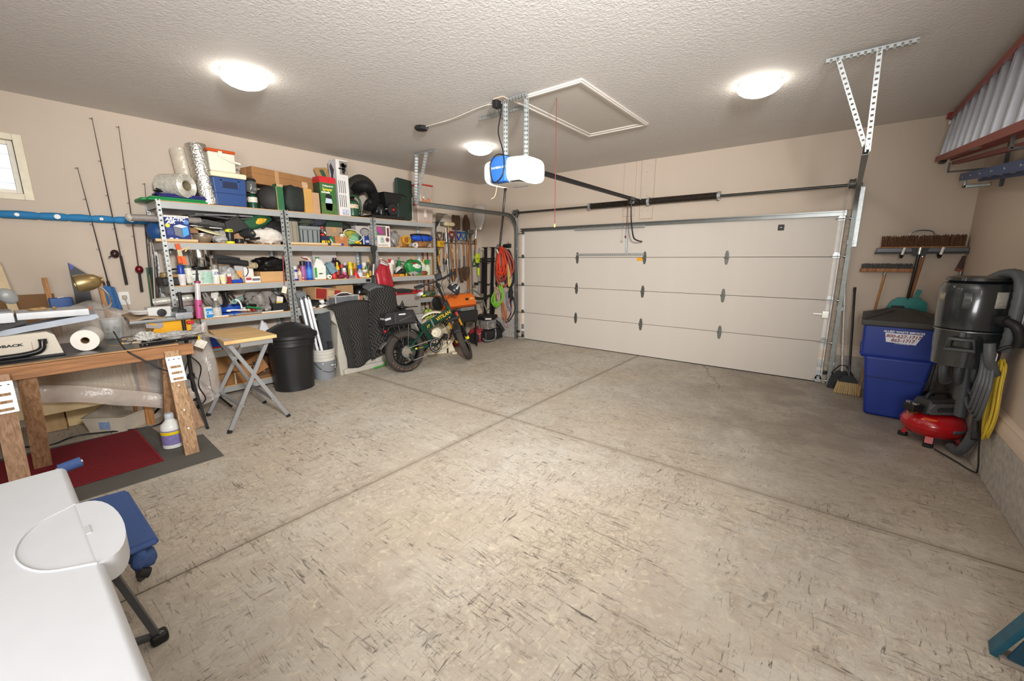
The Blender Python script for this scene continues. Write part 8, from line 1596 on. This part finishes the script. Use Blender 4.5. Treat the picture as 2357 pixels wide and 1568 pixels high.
for i,(a,b,hx,r,lb)in enumerate((((.04,-5.36,1.98),(.10,-5.49,.86),'#1e1c1c',.006,'black rod leaning in the bundle by the shelf, tallest'),((.05,-5.33,1.75),(.10,-5.45,.86),'#5b3a2c',.006,'brown rod leaning in the bundle by the shelf'),((.06,-5.315,1.62),(.13,-5.46,.86),'#2a2a2b',.007,'dark rod leaning in the bundle by the shelf'),((.14,-5.36,1.64),(.20,-5.52,.95),'#b9b9b4',.006,'silver rod slanting across the rod bundle'),((.06,-5.40,1.42),(.10,-5.46,.86),'#8a6a4a',.006,'short tan rod at the edge of the rod bundle'))):
    t=thing('thin_pole',lb,'rod',(0,0,0),group='rod bundle by the shelf');a,b=V(a),V(b);b=V((b.x,b.y,.012));r*=1.5;ob('shaft',G().cyl(b,a,r,r*.6,n=8),mat(hx,.4),t);ob('butt_grip',G().cyl(b,b.lerp(a,.16),r*1.7,n=10),mat('#2b2725',.7),t)
ob('green_board',G().prism([(-5.458,.01),(-5.396,.01),(-5.348,1.498),(-5.411,1.499)],.012,.022,'x'),mat('#1c5a3a',.5),None,'narrow dark green panel standing behind the rod bundle','panel')
pdl=thing('paddle','dark grey wedge shaped blade with a blue tip leaning behind the lamp','paddle',(0,0,0));a,b,c,d=[V(p)for p in(((0.08,-6,1.559)),((0.08,-5.888,1.449)),((0.1,-5.884,1.189)),((0.1,-5.986,1.197)))]
ob('blade',G().prism([(a.y,a.z),(b.y,b.z),(c.y,c.z-.2),(d.y-.01,d.z-.2)],.07,.085,'x'),mat('#35363a',.5,var=.1),pdl);ob('blue_tip',G().prism([(a.y,a.z),(a.y+(b.y-a.y)*.35,a.z+(b.z-a.z)*.35),(a.y+.012,a.z-.075)],.0855,.088,'x'),mat('#2540a0',.4),pdl)
for i,(a,b,lb)in enumerate((((0.1,-6.177,1.42),(0.12,-6.197,1.173),'short wooden stick standing against the brown board'),((0.09,-5.811,1.421),(0.12,-5.813,1.157),'wooden stick standing behind the brass lamp'))):
    a,b=V(a),V(b);ob('wood_stick',G().bar((b.x,b.y+.06,.002),a,.036,.02,(1,0,0)),HW2,None,lb,'stick','sticks by the wall')
a,b=V((0.05,-6.387,1.266)),V((0.05,-6.134,1.253));ob('brown_board',G().bx(.04,a.y-.1,.80,.055,b.y,a.z,.004),mat('#7d5a36',.7,var=.08),None,'brown hardboard sheet leaning on the wall behind the saw','board')
a,b=V((0.14,-6.183,1.198)),V((0.14,-6.022,1.185));t=thing('blue_paddle_board','blue and white edged board lying behind the plastic peak','board',(0,0,0));ob('core',G().bx(.10,a.y,a.z-.12,.14,b.y,a.z+.03,.012),mat('#2c5596',.4),t);ob('white_edge',G().bar((.142,a.y+.06,a.z+.03),(.142,b.y-.06,a.z+.035),.006,.012,(1,0,0)),WHT,t)
a=V((0.1,-5.74,1.232));t=thing('blue_sleeve','blue cloth sleeve hanging below the fishing rod near the outlet','sleeve',(0,0,0));ob('cloth',G().grid(lambda u,v:(.055+.03*math.sin(u*PI)+.006*math.sin(u*14),a.y-.055-.015*v+(.09+.05*v)*u,a.z+.10-.24*v-.03*u),12,10,.012),mat('#3d6ba3',.8,bump=.4,bsc=60),t,ang=2.);ob('drawstring',G().cyl((.08,a.y-.03,a.z+.10),(.07,a.y-.045,a.z+.16),.008,n=8),BLK,t)
ol=thing('wall_outlet','white wall outlet with a beige plug near the rods','outlet',(0,-5.63,1.177));ob('plate',G().bx(0.0005,-.045,-.07,.008,.045,.07,.004),WHT,ol);ob('plug',G().bx(.008,-.018,-.01,.04,.018,.035,.008),mat('#b8ab98',.5),ol);ob('plug_cord',G().tube(curve([(.035,0,-.005),(.05,.01,-.06),(.03,.02,-.16),(.03,.03,-.3)],5),.005,6),mat('#b8ab98',.5),ol)
t=thing('leaning_plank','pale plank leaning on the wall under the window','plank',(0,0,0));a=V((0.05,-6.418,1.563));ob('plank',G().bar((.05,a.y-.03,a.z),(.15,a.y+.05,.75),.06,.02,(1,0,0)),mat('#d3bd97',.6,var=.1),t);ob('worn_end',G().bar((.05,a.y-.031,a.z),(.053,a.y-.029,a.z-.03),.062,.022,(1,0,0)),mat('#b89c70',.7),t)

# ---------------------------------------------------------------- chest freezer and camp chair nearest the viewer
cf=thing('chest_freezer','white chest freezer with a rounded lid grip in the near corner','freezer',(4.5,-6.80,0));WF_=mat('#c3c6ca',.38,var=.015)
ob('cabinet',G().bx(-.59,-.36,.03,.61,.325,.78,.02),WF_,cf);ob('lid',G().bx(-.605,-.375,.785,.645,.352,.862,.018,3),WF_,cf);ob('gasket',G().bx(-.59,-.36,.778,.61,.33,.788),mat('#8f9296',.6),cf)
hg=[(-.23,.340)]+[(-.03+.20*math.cos(a),.34+.075*math.sin(a)**.7)for a in[PI-PI*i/14 for i in range(1,14)]]+[(.17,.340)]
g=G();g.prism(hg,.80,.8615,'z');ob('lid_grip',g,WF_,cf);ob('grip_ridge',G().tube(curve([(.17,.34,.862),(.10,.25,.862),(-.03,.215,.862),(-.16,.25,.862),(-.23,.34,.862)],5),.003,6),WF_,cf);ob('badge',G().box((-.03,.345,.8625),(.05,.010,.002)),mat('#b9bcbd',.4),cf)
for x in(-.5,.5):
    for y in(-.28,.25):ob('foot',G().cyl((x,y,0),(x,y,.032),.025,n=12),BLK,cf)
ch=thing('camp_chair','blue folding camp chair with padded arms beside the freezer','chair',(3.6,-6.2,0));CB=mat('#3d5587',.8,var=.05,bump=.2,bsc=150);CG=mat('#55575b',.4,.4)
S_=[V(p)-V((3.6,-6.2,0))for p in(((3.383,-6.258,0.46)),((3.927,-6.256,0.45)),((3.936,-6.404,0.45)),((3.352,-6.433,0.46)))]
def bil(u,v):return(S_[0].lerp(S_[1],u)).lerp(S_[3].lerp(S_[2],u),v)
ob('seat',G().grid(lambda u,v:bil(u,v*1.6)+V((0,0,-.02*math.sin(u*PI)*math.sin(v*PI))),12,10,.02),CB,ch,ang=1.);ob('seat_hem',G().tube(curve([S_[0],S_[0].lerp(S_[1],.5),S_[1]],4),.012,8).tube([S_[1],S_[1].lerp(S_[2],1.3)],.012,8),CB,ch)
ob('pouch',G().ball(S_[1].lerp(S_[2],.3)+V((-.03,.0,-.06)),(.05,.04,.05),14,10,wob=.4),CB,ch,ang=2.)
for(p,q)in((((3.315,-6.375,0.66)),((3.312,-6.495,0.66))),(((3.962,-6.367,0.66)),((3.961,-6.44,0.66)))):
    p,q=V(p)-V((3.6,-6.2,0)),V(q)-V((3.6,-6.2,0));q=p.lerp(q,.62)+V((0,0,-.012));ob('arm_pad',G().cyl(p,q,.024,n=14),CB,ch);ob('arm_tube',G().cyl(p+(p-q)*.06,q+(q-p)*.1,.011,n=12),CHR,ch);ob('back_post',G().bar(q,q+V((0,0,-.62)),.02,.02),CG,ch)
l0,l1=V((3.917,-6.399,0.42))-V((3.6,-6.2,0)),V((3.931,-6.306,0.035))-V((3.6,-6.2,0));ob('leg',G().bar(l0,l1,.028,.022),CG,ch);ob('leg',G().bar(l1+V((.0,-.0,.0)),l1+V((-.05,-.22,.035)),.026,.02),CG,ch);ob('foot',G().box(l1+V((.0,.005,-.012)),(.055,.06,.045),.012),BLK,ch)
for q in(l0.lerp(l1,.08),l0.lerp(l1,.97)):ob('rivet',G().cyl(q+V((.012,.012,0)),q+V((.02,.02,.0)),.008,n=10),CHR,ch)
for q in((S_[0].x+.02,S_[0].y-.02),(S_[3].x,S_[3].y-.25),(S_[2].x-.05,S_[2].y-.25)):ob('leg',G().bar((q[0],q[1],.43),(q[0]*.9,q[1]*.9,.0),.022,.022),CG,ch)
ob('knuckle',G().cyl(S_[1].lerp(S_[2],.45)+V((0,.0,-.10)),S_[1].lerp(S_[2],.45)+V((.0,.03,-.12)),.02,n=12),BLK,ch)

# ---------------------------------------------------------------- the end of the wall beyond the big door
BBL=mat('#17338a',.45,var=.1,sc=5)
wb=thing('waste_bin','blue wheeled waste bin with a grey lid and company sticker','bin',(6.56,-.72,0),rz=RA(-2))
ob('body',G().frus(.0,(.185,.33),.62,(.255,.345),c=(.0,-.03),bev=.03).frus(.60,(.285,.365),.935,(.295,.37),bev=.025),BBL,wb)
ob('collar_ridge',G().frus(.60,(.275,.36),.64,(.297,.372),bev=.008),BBL,wb);ob('body_seam',G().bx(-.222,-.379,.40,.222,.31,.408,.002),mat('#122a70',.5),wb)
ob('wheel_arch',G().tube([(.27+.155*math.cos(a),-.375,.06+.19*math.sin(a))for a in[PI/2+PI/2*i/10 for i in range(11)]],.014,8),BBL,wb);ob('arch_recess',G().prism([(.27+.15*math.cos(a),.06+.185*math.sin(a))for a in[PI/2+PI/2*i/10 for i in range(11)]]+[(.12,0),(.27,0)],-.37,-.05,'y'),mat('#14307c',.6),wb)
for s in(1,):ob('wheel',G().cyl((.28,.05,.12),(.34,.05,.12),.12,n=24),RUB,wb)
LG=mat('#3f3e3c',.6,var=.12)
g=G();lw_,ld=.315,.395;pk=[(-.07,-.06,1.075),(-.02,.25,1.07),(.07,-.06,1.07)]
vs=[(-lw_,-ld,.985),(lw_,-ld,.985),(lw_,ld,.985),(-lw_,ld,.985),(-.08,-.05,1.06),(.08,-.05,1.06),(.08,.30,1.055),(-.08,.30,1.055)];g.add(vs,[(0,1,5,4),(1,2,6,5),(2,3,7,6),(3,0,4,7),(4,5,6,7),(3,2,1,0)]);ob('lid',g,LG,wb);ob('lid_skirt',G().bx(-lw_,-ld,.925,lw_,ld,.986,.01),LG,wb)
for i in range(5):a=V((-lw_+.03,-ld+.08+i*.13,.992));ob('lid_rib',G().bar(a,a.lerp(V((-.09,.02+.05*i,1.063)),.9)+V((0,0,.004)),.012,.006),LG,wb)
for s in(-1,1):ob('lid_ridge',G().bar((s*lw_*.98,-ld*.98,.988),(s*.08,-.05,1.063),.03,.008),LG,wb)
ob('grab_bar',G().cyl((-.2,.40,.94),(.2,.40,.94),.018,n=12),LG,wb)
lb=ob('sticker',G().prism([(-.125,.865),(.145,.865),(.105,.765),(-.11,.775)],-.3745,-.371,'y'),mat('#e4e6ee',.5,var=.03),wb);NV=mat('#2a2f63',.5,var=0);RD=mat('#7d2b3c',.5,var=0)
for s,sz,z,m_,b in(('ALLIED WASTE SERVICES',.0265,.880,mat('#f0f1f4',.5,var=0),.0008),('800-627-1717',.044,.836,RD,.001),('865-1717',.044,.796,RD,.001),('www.disposal.com',.014,.7655,mat('#f0f1f4',.5,var=0),0)):text('lettering',s,sz,m_,wb,(.008,-.3755 if z<.87 else-.3745,z),FY,bold=b,sx=1.0,shear=.15 if z<.87 and z>.77 else 0)
ob('sticker_band',G().bx(-.125,-.3742,.866,.145,-.371,.895),mat('#1d2f86',.5,var=0),lb)
# central vacuum on the side wall
cv=thing('central_vacuum','dark canister vacuum mounted on the side wall above the air compressor','vacuum',(6.80,-2.10,.81));VC=mat('#23282a',.2,coat=.5,var=.05)
ob('canister',G().lathe([(.16,.0),(.172,.004),(.182,.25),(.184,.27),(.178,.275),(.19,.28),(.195,.34),(.195,.56),(.18,.60),(.15,.615)],n=44),VC,cv);ob('lid',G().lathe([(.15,.612),(.172,.62),(.168,.642),(.12,.652),(0,.653)],n=44),mat('#1a1c1d',.3,coat=.3),cv);ob('wire_band',G().lathe([(.186,.262),(.19,.262),(.19,.268),(.186,.268),(.186,.262)],n=44),STEEL,cv)
def onv(a,z,r=.196):return V((r*math.cos(a),r*math.sin(a),z))
a0=RA(-110)
def patch(nm,a,b,z0,z1,m_,r=.197):return ob(nm,G().grid(lambda u,v:onv(a+(b-a)*u,z0+(z1-z0)*v,r),6,2,.003),m_,cv,ang=2.)
patch('data_plate',RA(-72),RA(-52),.44,.55,mat('#a9a79e',.4,var=.25,sc=60));patch('gloss_label',RA(-118),RA(-104),.43,.54,mat('#5c6263',.2,.3));patch('round_badge',RA(-168),RA(-152),.47,.53,mat('#8d8672',.4,.2,var=.4,sc=50))
q=onv(RA(-108),.17,.20);ob('latch_handle',G().tube([q+onv(RA(-18),z,x)for x,z in((-.075,-.035),(-.06,.04),(.06,.04),(.075,-.035))],.014,8,closed=True),mat('#4a4d4e',.4),cv);ob('latch_pad',G().box(q+V((0,0,.075)),(.03,.02,.04),.005),mat('#4a4d4e',.4),cv)
ob('inlet',G().cyl(onv(RA(-60),.36,.17),onv(RA(-60),.36,.26),.04,n=18).tube(curve([onv(RA(-60),.36,.25),onv(RA(-57),.33,.30),onv(RA(-52),.26,.31),onv(RA(-50),.20,.30)],4),.03,12),BLK,cv)
for i,x in enumerate((-.10,-.02,.06)):ob('exhaust_pipe',G().tube(curve([(x,-.06,.0),(x+.005,-.05,-.08),(x+.03,.02,-.15),(x+.06,.06,-.14 if i<2 else-.38)],5),.025,12),mat('#4b5052',.35,.2),cv)
ob('mount_plate',G().bx(.19,-.1,.2,.215,.1,.5,.004),DKST,cv);ob('down_pipe',G().cyl((.05,.02,-.4),(.03,0,.0),.034,n=14),mat('#4b5052',.35,.2),cv)
t=thing('vacuum_hose','thick grey vacuum hose arching over the canister and down the wall','hose',(0,0,0));GH=mat('#55595c',.45,var=.08)
hp=curve([(6.86,-2.06,1.44),(6.90,-2.12,1.475),(6.945,-2.22,1.475),(6.955,-2.30,1.38),(6.955,-2.30,1.15),(6.955,-2.27,.96)],8);ob('hose',G().tube(hp,.032,14,rs=[.033+(.002 if i%2 else-.002)for i in range(len(hp))]),GH,t)
hp=curve([(6.86,-2.36,1.02),(6.88,-2.36,.90),(6.93,-2.30,.80)],8);ob('lower_hose',G().tube(hp,.03,12),GH,t)
hp=curve([(6.96,-2.05,.40),(6.95,-1.98,.2),(6.93,-1.86,.06),(6.9,-1.74,.045)],6);ob('floor_hose',G().tube(hp,.034,12),GH,t)
t=thing('coiled_hose','grey coiled hose hanging on a wall hook beside the canister','hose',(0,0,0));q=V((6.90,-2.20,.715))
for i in range(8):ob('turn',G().tube([q+V((-.014*(i%4)+.004*math.sin(a*3),(.175-.012*(i%5))*math.cos(a)*(1-.35*max(0,math.sin(a)))+.008*i-.02,(.275-.013*i)*math.sin(a)+.012*i))for a in[2*PI*k/36 for k in range(36)]],.012,8,closed=True),GH,t)
t=thing('yellow_extension_cable','yellow extension cord hanging behind the grey coiled hose','cord',(0,0,0));YC=mat('#d3b53c',.5)
for i in range(8):ob('turn',G().tube([V((6.965-.01*(i%3)+.003*math.sin(a*4),-2.245+(.05+.012*(i%4))*math.cos(a)*(1-.3*max(0,math.sin(a)))-.007*i,.64+(.29-.018*(i%5))*math.sin(a)-.03))for a in[2*PI*k/32 for k in range(32)]],.0075,7,closed=True),YC,t)
t=thing('hose_hook','wall hook and white warning tag over the coiled grey hose','hook',(0,0,0));ob('hook',G().tube(curve([(7.015,-2.33,1.02),(6.95,-2.33,1.0),(6.90,-2.33,.97),(6.885,-2.33,1.02)],5),.012,8),BLK,t);ob('warning_tag',G().box((6.90,-2.33,.94),(.004,.125,.05),rot=MX.Rotation(RA(8),4,'X')),mat('#e3dedb',.5,var=.2,sc=90),t);ob('red_bars',G().box((6.8975,-2.33,.955),(.002,.118,.006),rot=MX.Rotation(RA(8),4,'X')),mat('#c4323a',.5),t)
t=thing('black_wand','black hose wand end hanging among the coiled cords','wand',(0,0,0));ob('wand',G().cyl((6.9,-2.14,.62),(6.9,-2.30,.36),.016,.02,n=12),BLK,t);ob('tip',G().cyl((6.9,-2.30,.36),(6.9,-2.33,.32),.022,n=12),RUB,t)
ol=thing('wall_outlet','side wall outlet with two black plugs beside the canister','outlet',(RX,-2.165,1.15));ob('plate',G().bx(-.008,-.04,-.065,-.0005,.04,.065,.004),WHT,ol);ob('plug',G().bx(-.045,-.02,.012,-.008,.02,.045,.008),BLK,ol);ob('plug',G().bx(-.06,-.022,-.045,-.008,.022,-.005,.008),BLK,ol)
ob('plug_cord',G().tube(curve([(-.04,0,.03),(-.09,.06,.02),(-.10,.04,-.10),(-.08,.02,-.25),(-.085,.0,-.6),(-.06,.01,-.9),(-.05,-.05,-1.08),(-.055,.02,-1.135),(-.14,.22,-1.14),(-.22,.36,-1.135)],6),.006,6),BLK,ol)
# air compressor
ac=thing('air_compressor','red pancake air compressor with a dark shroud on the floor','compressor',(6.80,-1.56,0),rz=RA(35));RDM=mat('#b5131b',.25,coat=.5,var=.05)
ob('tank',G().lathe([(0,.06),(.10,.065),(.17,.085),(.205,.13),(.212,.17),(.205,.205),(.17,.25),(.10,.272),(0,.278)],n=44),RDM,ac);ob('weld_band',G().lathe([(.211,.155),(.2145,.157),(.2145,.183),(.211,.185)],n=44),RDM,ac)
for i in range(4):a=PI/4+i*PI/2;f=ob('foot',G().bar((.15*math.cos(a),.15*math.sin(a),.10),(.175*math.cos(a),.175*math.sin(a),.03),.05,.03),RDM,ac);ob('rubber_pad',G().cyl((.175*math.cos(a),.175*math.sin(a),0),(.175*math.cos(a),.175*math.sin(a),.03),.035,n=14),RUB,f)
ob('shroud',G().frus(.265,(.16,.10),.40,(.12,.08),bev=.03),mat('#2c2d2f',.4),ac);ob('side_plate',G().prism([(-.14,.285),(.15,.285),(.165,.33),(.13,.375),(-.12,.375),(-.15,.33)],-.115,-.095,'y'),mat('#5d6063',.4),ac);ob('plate_groove',G().prism([(-.09,.31),(.10,.31),(.11,.335),(.09,.352),(-.08,.352),(-.10,.335)],-.118,-.114,'y'),mat('#37393b',.4),ac)
ob('carry_handle',G().tube(curve([(-.10,0,.39),(-.06,0,.445),(.06,0,.445),(.10,0,.39)],5),.016,10),BLK,ac);ob('valve_block',G().bx(-.235,-.05,.28,-.14,.05,.345,.01),BLK,ac)
for y in(-.03,.03):ob('gauge',G().lathe([(.026,0),(.028,.012),(.02,.016),(0,.016)],c=(-.2,y,.346),n=18),CHR,ac)
ob('coupler',G().cyl((-.23,0,.265),(-.15,0,.265),.012,n=10).cyl((.02,-.19,.055),(.02,-.20,.03),.012,n=10),mat('#b89a52',.3,.8),ac)
lb=ob('warning_label',G().grid(lambda u,v:((.207-.03*v)*math.cos(RA(198+40*u)),(.207-.03*v)*math.sin(RA(198+40*u)),.19+.05*v),8,3,.002),mat('#cfcdc8',.5,var=.5,sc=110,stretch=(1,1,3)),ac,ang=2.);ob('orange_strip',G().grid(lambda u,v:((.186-.012*v)*math.cos(RA(205+30*u)),(.186-.012*v)*math.sin(RA(205+30*u)),.236+.012*v),6,2,.002),mat('#e0611f',.5),lb,ang=2.)
ob('brand_panel',G().grid(lambda u,v:(.2155*math.cos(RA(262+52*u)),.2155*math.sin(RA(262+52*u)),.155+.026*v),10,2,.002),prn('#52636a',.4),ac,ang=2.);ob('power_cord',G().tube(curve([(.12,-.09,.30),(.18,-.12,.26),(.19,-.13,.16),(.13,-.20,.06),(.10,-.24,.012),(.25,-.32,.010),(.36,-.30,.010)],6),.007,6),BLK,ac)
# brooms on the wall
def broom(nm,label,c,w,h,hx,bk_,d=.05,flip=False):
    t=thing(nm,label,'broom',(0,0,0));c=V(c);g=G();r_=random.Random(int(w*1000))
    n=int(w/.012)
    for i in range(n):
        for k in(-1,0,1):x=c.x-w/2+w*(i+.5)/n;g.cyl((x,c.y+k*d*.3,c.z),(x+r_.uniform(-.008,.008),c.y+k*d*.45,c.z+h*r_.uniform(.9,1.05)),.008,.005,n=4)
    ob('bristles',g,mat(hx,.9,var=.3,sc=60),t,kind='stuff');ob('head',G().bx(c.x-w/2-.01,c.y-d/2,c.z-.03,c.x+w/2+.01,c.y+d/2,c.z+.012,.006),bk_,t);return t
c=V((6.65,-0.1,1.697))
t=broom('push_broom','wide brown bristled push broom hung bristles up over the blue bin',(c.x+.01,-.10,c.z),.66,.13,'#5a3d28',HW2,.07);ob('handle',G().cyl((c.x+.05,-.10,c.z-.03),(6.60,-.09,.55),.0145,n=12),HW,t);ob('socket',G().cyl((c.x+.045,-.10,c.z-.03),(c.x+.035,-.1,c.z-.10),.019,n=12),CHR,t)
t=thing('floor_squeegee','wide black floor squeegee with a black pole under the brown push broom','squeegee',(0,0,0));ob('blade_bar',G().bx(c.x-.36,-.17,c.z-.05,c.x+.37,-.145,c.z+.0,.006),mat('#4a4a4c',.4,.3),t);ob('rubber_blade',G().bx(c.x-.37,-.162,c.z-.068,c.x+.39,-.154,c.z-.048),BLK,t);ob('bracket',G().prism([(c.x-.07,c.z+.0),(c.x+.07,c.z+.0),(c.x+.05,c.z-.09),(c.x-.05,c.z-.09)],-.185,-.17,'y'),BLK,t);ob('pole',G().cyl((c.x,-.18,c.z-.02),(6.61,-.14,.80),.0155,n=12),BLKG,t);ob('pole_socket',G().cyl((c.x,-.18,c.z),(c.x-.002,-.178,c.z-.07),.02,n=12),CHR,t)
t=thing('broom_hooks','pair of white tipped black hooks carrying the broom and squeegee','hook',(0,0,0))
for s in(-.14,.16):h=ob('hook',G().tube(curve([(c.x+s,-.01,c.z+.03),(c.x+s,-.12,c.z-.09),(c.x+s,-.20,c.z-.09),(c.x+s+.01,-.215,c.z-.02)],5),.014,8),BLK,t);ob('white_tip',G().cyl((c.x+s,-.214,c.z-.075),(c.x+s+.012,-.218,c.z+.0),.013,n=10),WHT,h)
t=thing('wire_hanger_bar','bent wire bar on the wall behind the brown push broom','bar',(0,0,0));ob('wire',G().tube(curve([(c.x-.09,-.05,c.z+.02),(c.x-.08,-.05,c.z+.17),(c.x+.09,-.05,c.z+.17),(c.x+.11,-.05,c.z+.02)],5),.007,8),CHR,t)
c2_=V((6.408,-0.08,1.458));t=broom('push_broom','grey bristled push broom with a slim brown handle on the wall',(c2_.x,-.08,c2_.z),.44,.065,'#4d4b4a',HW,.05);ob('handle',G().cyl((c2_.x,-.08,c2_.z-.03),(6.387-.06,-.07,.45),.0115,n=12),HW2,t);ob('ferrule',G().cyl((c2_.x,-.08,c2_.z-.02),(c2_.x-.01,-.08,c2_.z-.07),.014,n=12),GRY,t)
def floorbroom(label,px_top,base,hx,hm,cap,w,col):
    t=thing('broom',label,'broom',(0,0,0));b=V(base);tp=V(px_top);ob('handle',G().cyl(b+V((0,0,.22)),tp,.012,n=12),hm,t);ob('handle_cap',G().cyl(tp+(b-tp).normalized()*.05,tp,.0145,n=12),cap,t);ob('head',G().prism([(b.x-.04,.23),(b.x+.04,.23),(b.x+w*.38,.15),(b.x-w*.38,.15)],b.y-.02,b.y+.025,'y'),BLK,t);g=G();r_=random.Random(5)
    for i in range(34):k=(i+.5)/34-.5;g.cyl((b.x+k*w*.75,b.y,.16),(b.x+k*w+r_.uniform(-.004,.004),b.y-.02*(i%3-1),.004),.008,.007,n=4)
    ob('bristles',g,mat(col,.9,var=.25,sc=80),t,kind='stuff');return t
floorbroom('broom with straw coloured bristles and black handle leaning beside the bin',((6.157,-0.1,1.243)),(6.225,-.40,0),0,BLKG,BLK,.25,'#b59b6e')
t=floorbroom('angled black broom with a worn white handle leaning by the door track',((6.043,-0.06,1.458)),(6.16,-.20,0),0,mat('#c4c0b8',.4,.2,var=.25,sc=20),mat('#d2a92a',.5),.26,'#3a3b3d');ob('frame_wire',G().tube([(6.06,-.21,.19),(6.13,-.2,.30),(6.19,-.2,.30),(6.27,-.21,.19)],.008,6),BLK,t)
dp=thing('dustpan','teal dustpan standing behind the blue bin lid','dustpan',((6.629,-0.12,1.078)));TL=mat('#17807c',.4);ob('pan',G().prism([(-.20,-.12),(.17,-.12),(.16,.02),(.10,.07),(-.08,.07),(-.13,.03)],-.05,.02,'y'),TL,dp);ob('pan_handle',G().bar((.06,-.02,.06),(.085,-.01,.16),.04,.02,(0,1,0)),TL,dp);ob('brush',G().bx(-.13,-.06,-.06,-.02,.0,-.02,.006),BLK,dp);ob('back_support',G().bx(-.1,.02,-.12,.1,.1,-.09),TL,dp)
gp=thing('scraper','long handled scraper with a rust brown head behind the canister','scraper',(0,0,0));q=V((7.028,-0.06,1.526));ob('head',G().box(q,(.10,.02,.15),.006,MX.Rotation(RA(14),4,'Y')),mat('#4a2f28',.6,var=.3),gp);ob('lower_band',G().box(q+V((-.02,-.001,-.07)),(.10,.022,.03),.004,MX.Rotation(RA(14),4,'Y')),mat('#8a4a3c',.6),gp);ob('handle',G().cyl(q+V((-.02,0,-.08)),(q.x-.10,-.08,.0),.014,n=12),GRY,gp)
ob('wood_offcut',G().bar((6.335,-.42,.003),(6.35,-.33,.40),.03,.016,(1,0,0)),HW2,None,'thin wooden stick on the floor against the blue bin','stick')

# ---------------------------------------------------------------- ladders hung on the side wall
ld_=thing('step_ladder','red fibreglass step ladder hung along the side wall under the ceiling','ladder',(0,0,0));RF=mat('#7d352b',.5,var=.08,sc=10);AL=mat('#b9bdc4',.32,.75,var=.1,sc=6)
La,Lb,Ua,Ub=V((6.69,-.25,2.58)),V((6.69,-3.5,2.205)),V((6.74,-.25,2.97)),V((6.74,-3.5,2.80))
for p,q in((La,Lb),(Ua,Ub)):ob('rail',G().bar(p,q,.022,.12,(1,0,0)).bar(p+V((-.055,0,0)),q+V((-.055,0,0)),.05,.012,(1,0,0)).bar(p+V((.055,0,0)),q+V((.055,0,0)),.05,.012,(1,0,0)),RF,ld_)
for p,q in((La+V((.09,.0,-.05)),Lb+V((.09,0,-.07))),(Ua+V((.10,0,.03)),Ub+V((.10,0,.03)))):ob('rear_rail',G().bar(p,q,.03,.05,(1,0,0)),RF,ld_)
for i in range(11):
    k=.03+.09*i;p,q=La.lerp(Lb,k),Ua.lerp(Ub,k);s=ob('step',G().bar(p,q,.012,.09,(1,-.1,0)),AL,ld_);ob('step_lip',G().bar(p+V((-.045,.012,0)),q+V((-.045,.012,0)),.03,.006,(1,0,0)),AL,s)
ob('top_cap',G().bar(La+V((0,.05,-.03)),Ua+V((0,.05,.02)),.05,.12,(0,1,0)),BLK,ld_);ob('red_end',G().bx(6.66,-.27,2.97,6.79,-.19,3.02,.006),mat('#8d1f22',.45),ld_);ob('white_end',G().bx(6.68,-.24,2.91,6.72,-.215,2.96,.004),WHT,ld_);ob('paper_label',G().bar(La.lerp(Lb,.42)+V((-.01,0,-.0125)),La.lerp(Lb,.5)+V((-.01,0,-.0125)),.003,.05,(1,0,0)),prn('#a79a8a',.4),ld_)
for y in(-.9,-2.9):ob('wall_hook',G().bar((7.02,y,2.36 if y>-2 else 2.18),(6.66,y,2.36 if y>-2 else 2.18),.03,.012).bar((6.665,y,2.36 if y>-2 else 2.18),(6.665,y,2.44 if y>-2 else 2.25),.03,.012,(1,0,0)).bx(7.0,y-.02,2.2,7.0215,y+.02,2.6),DKST,ld_)
l2=thing('blue_ladder','blue railed ladder hung on the side wall under the red one','ladder',(0,0,0));NB=mat('#1d3f73',.45)
b0,b1=V((6.82,-.45,2.36)),V((6.80,-3.5,2.04));dz_=V((.13,0,-.02))
for o_ in(V((0,0,0)),dz_):ob('rail',G().bar(b0+o_,b1+o_,.03,.065),NB,l2)
for i in range(8):p=b0.lerp(b1,.05+.125*i);r_=ob('rung',G().bar(p+V((.02,0,-.005)),p+dz_+V((-.02,0,.005)),.06,.02),AL,l2);ob('rung_bolt',G().cyl(p+V((-.018,0,0)),p+V((.0,0,0)),.012,n=10),CHR,r_)
ob('end_hook',G().bx(6.84,-.47,2.26,7.0215,-.42,2.285,.004).bx(6.84,-.47,2.26,6.86,-.42,2.34,.004),GALV,l2)
# blue painted step stool at the frame edge
ss=thing('step_stool','worn blue painted step stool by the curb','stool',(6.72,-4.2,0));SB=mat('#1f5569',.5,var=.2,sc=25)
for x in(.0,.28):ob('side_rail',G().bar((x-.03 if x<.1 else x,.015,.01),(x+.08,-.12,.50),.022,.06,(0,1,0)),SB,ss)
ob('foot_bar',G().bx(-.02,-.04,.0,.27,.035,.022,.004),mat('#8d837a',.6),ss)
for z in(.16,.34):ob('step',G().bx(.0+z*.16,-.17,z,.28+z*.16,.01-z*.2,z+.02,.004),mat('#9b9188',.6,var=.15),ss)
ob('back_panel',G().bar((.12,-.05,.02),(.2,-.16,.48),.26,.01,(0,1,0)),mat('#163f52',.5),ss)
ob('rear_leg',G().bar((.1,-.36,.0),(.2,-.13,.48),.02,.04,(0,1,0)),SB,ss)
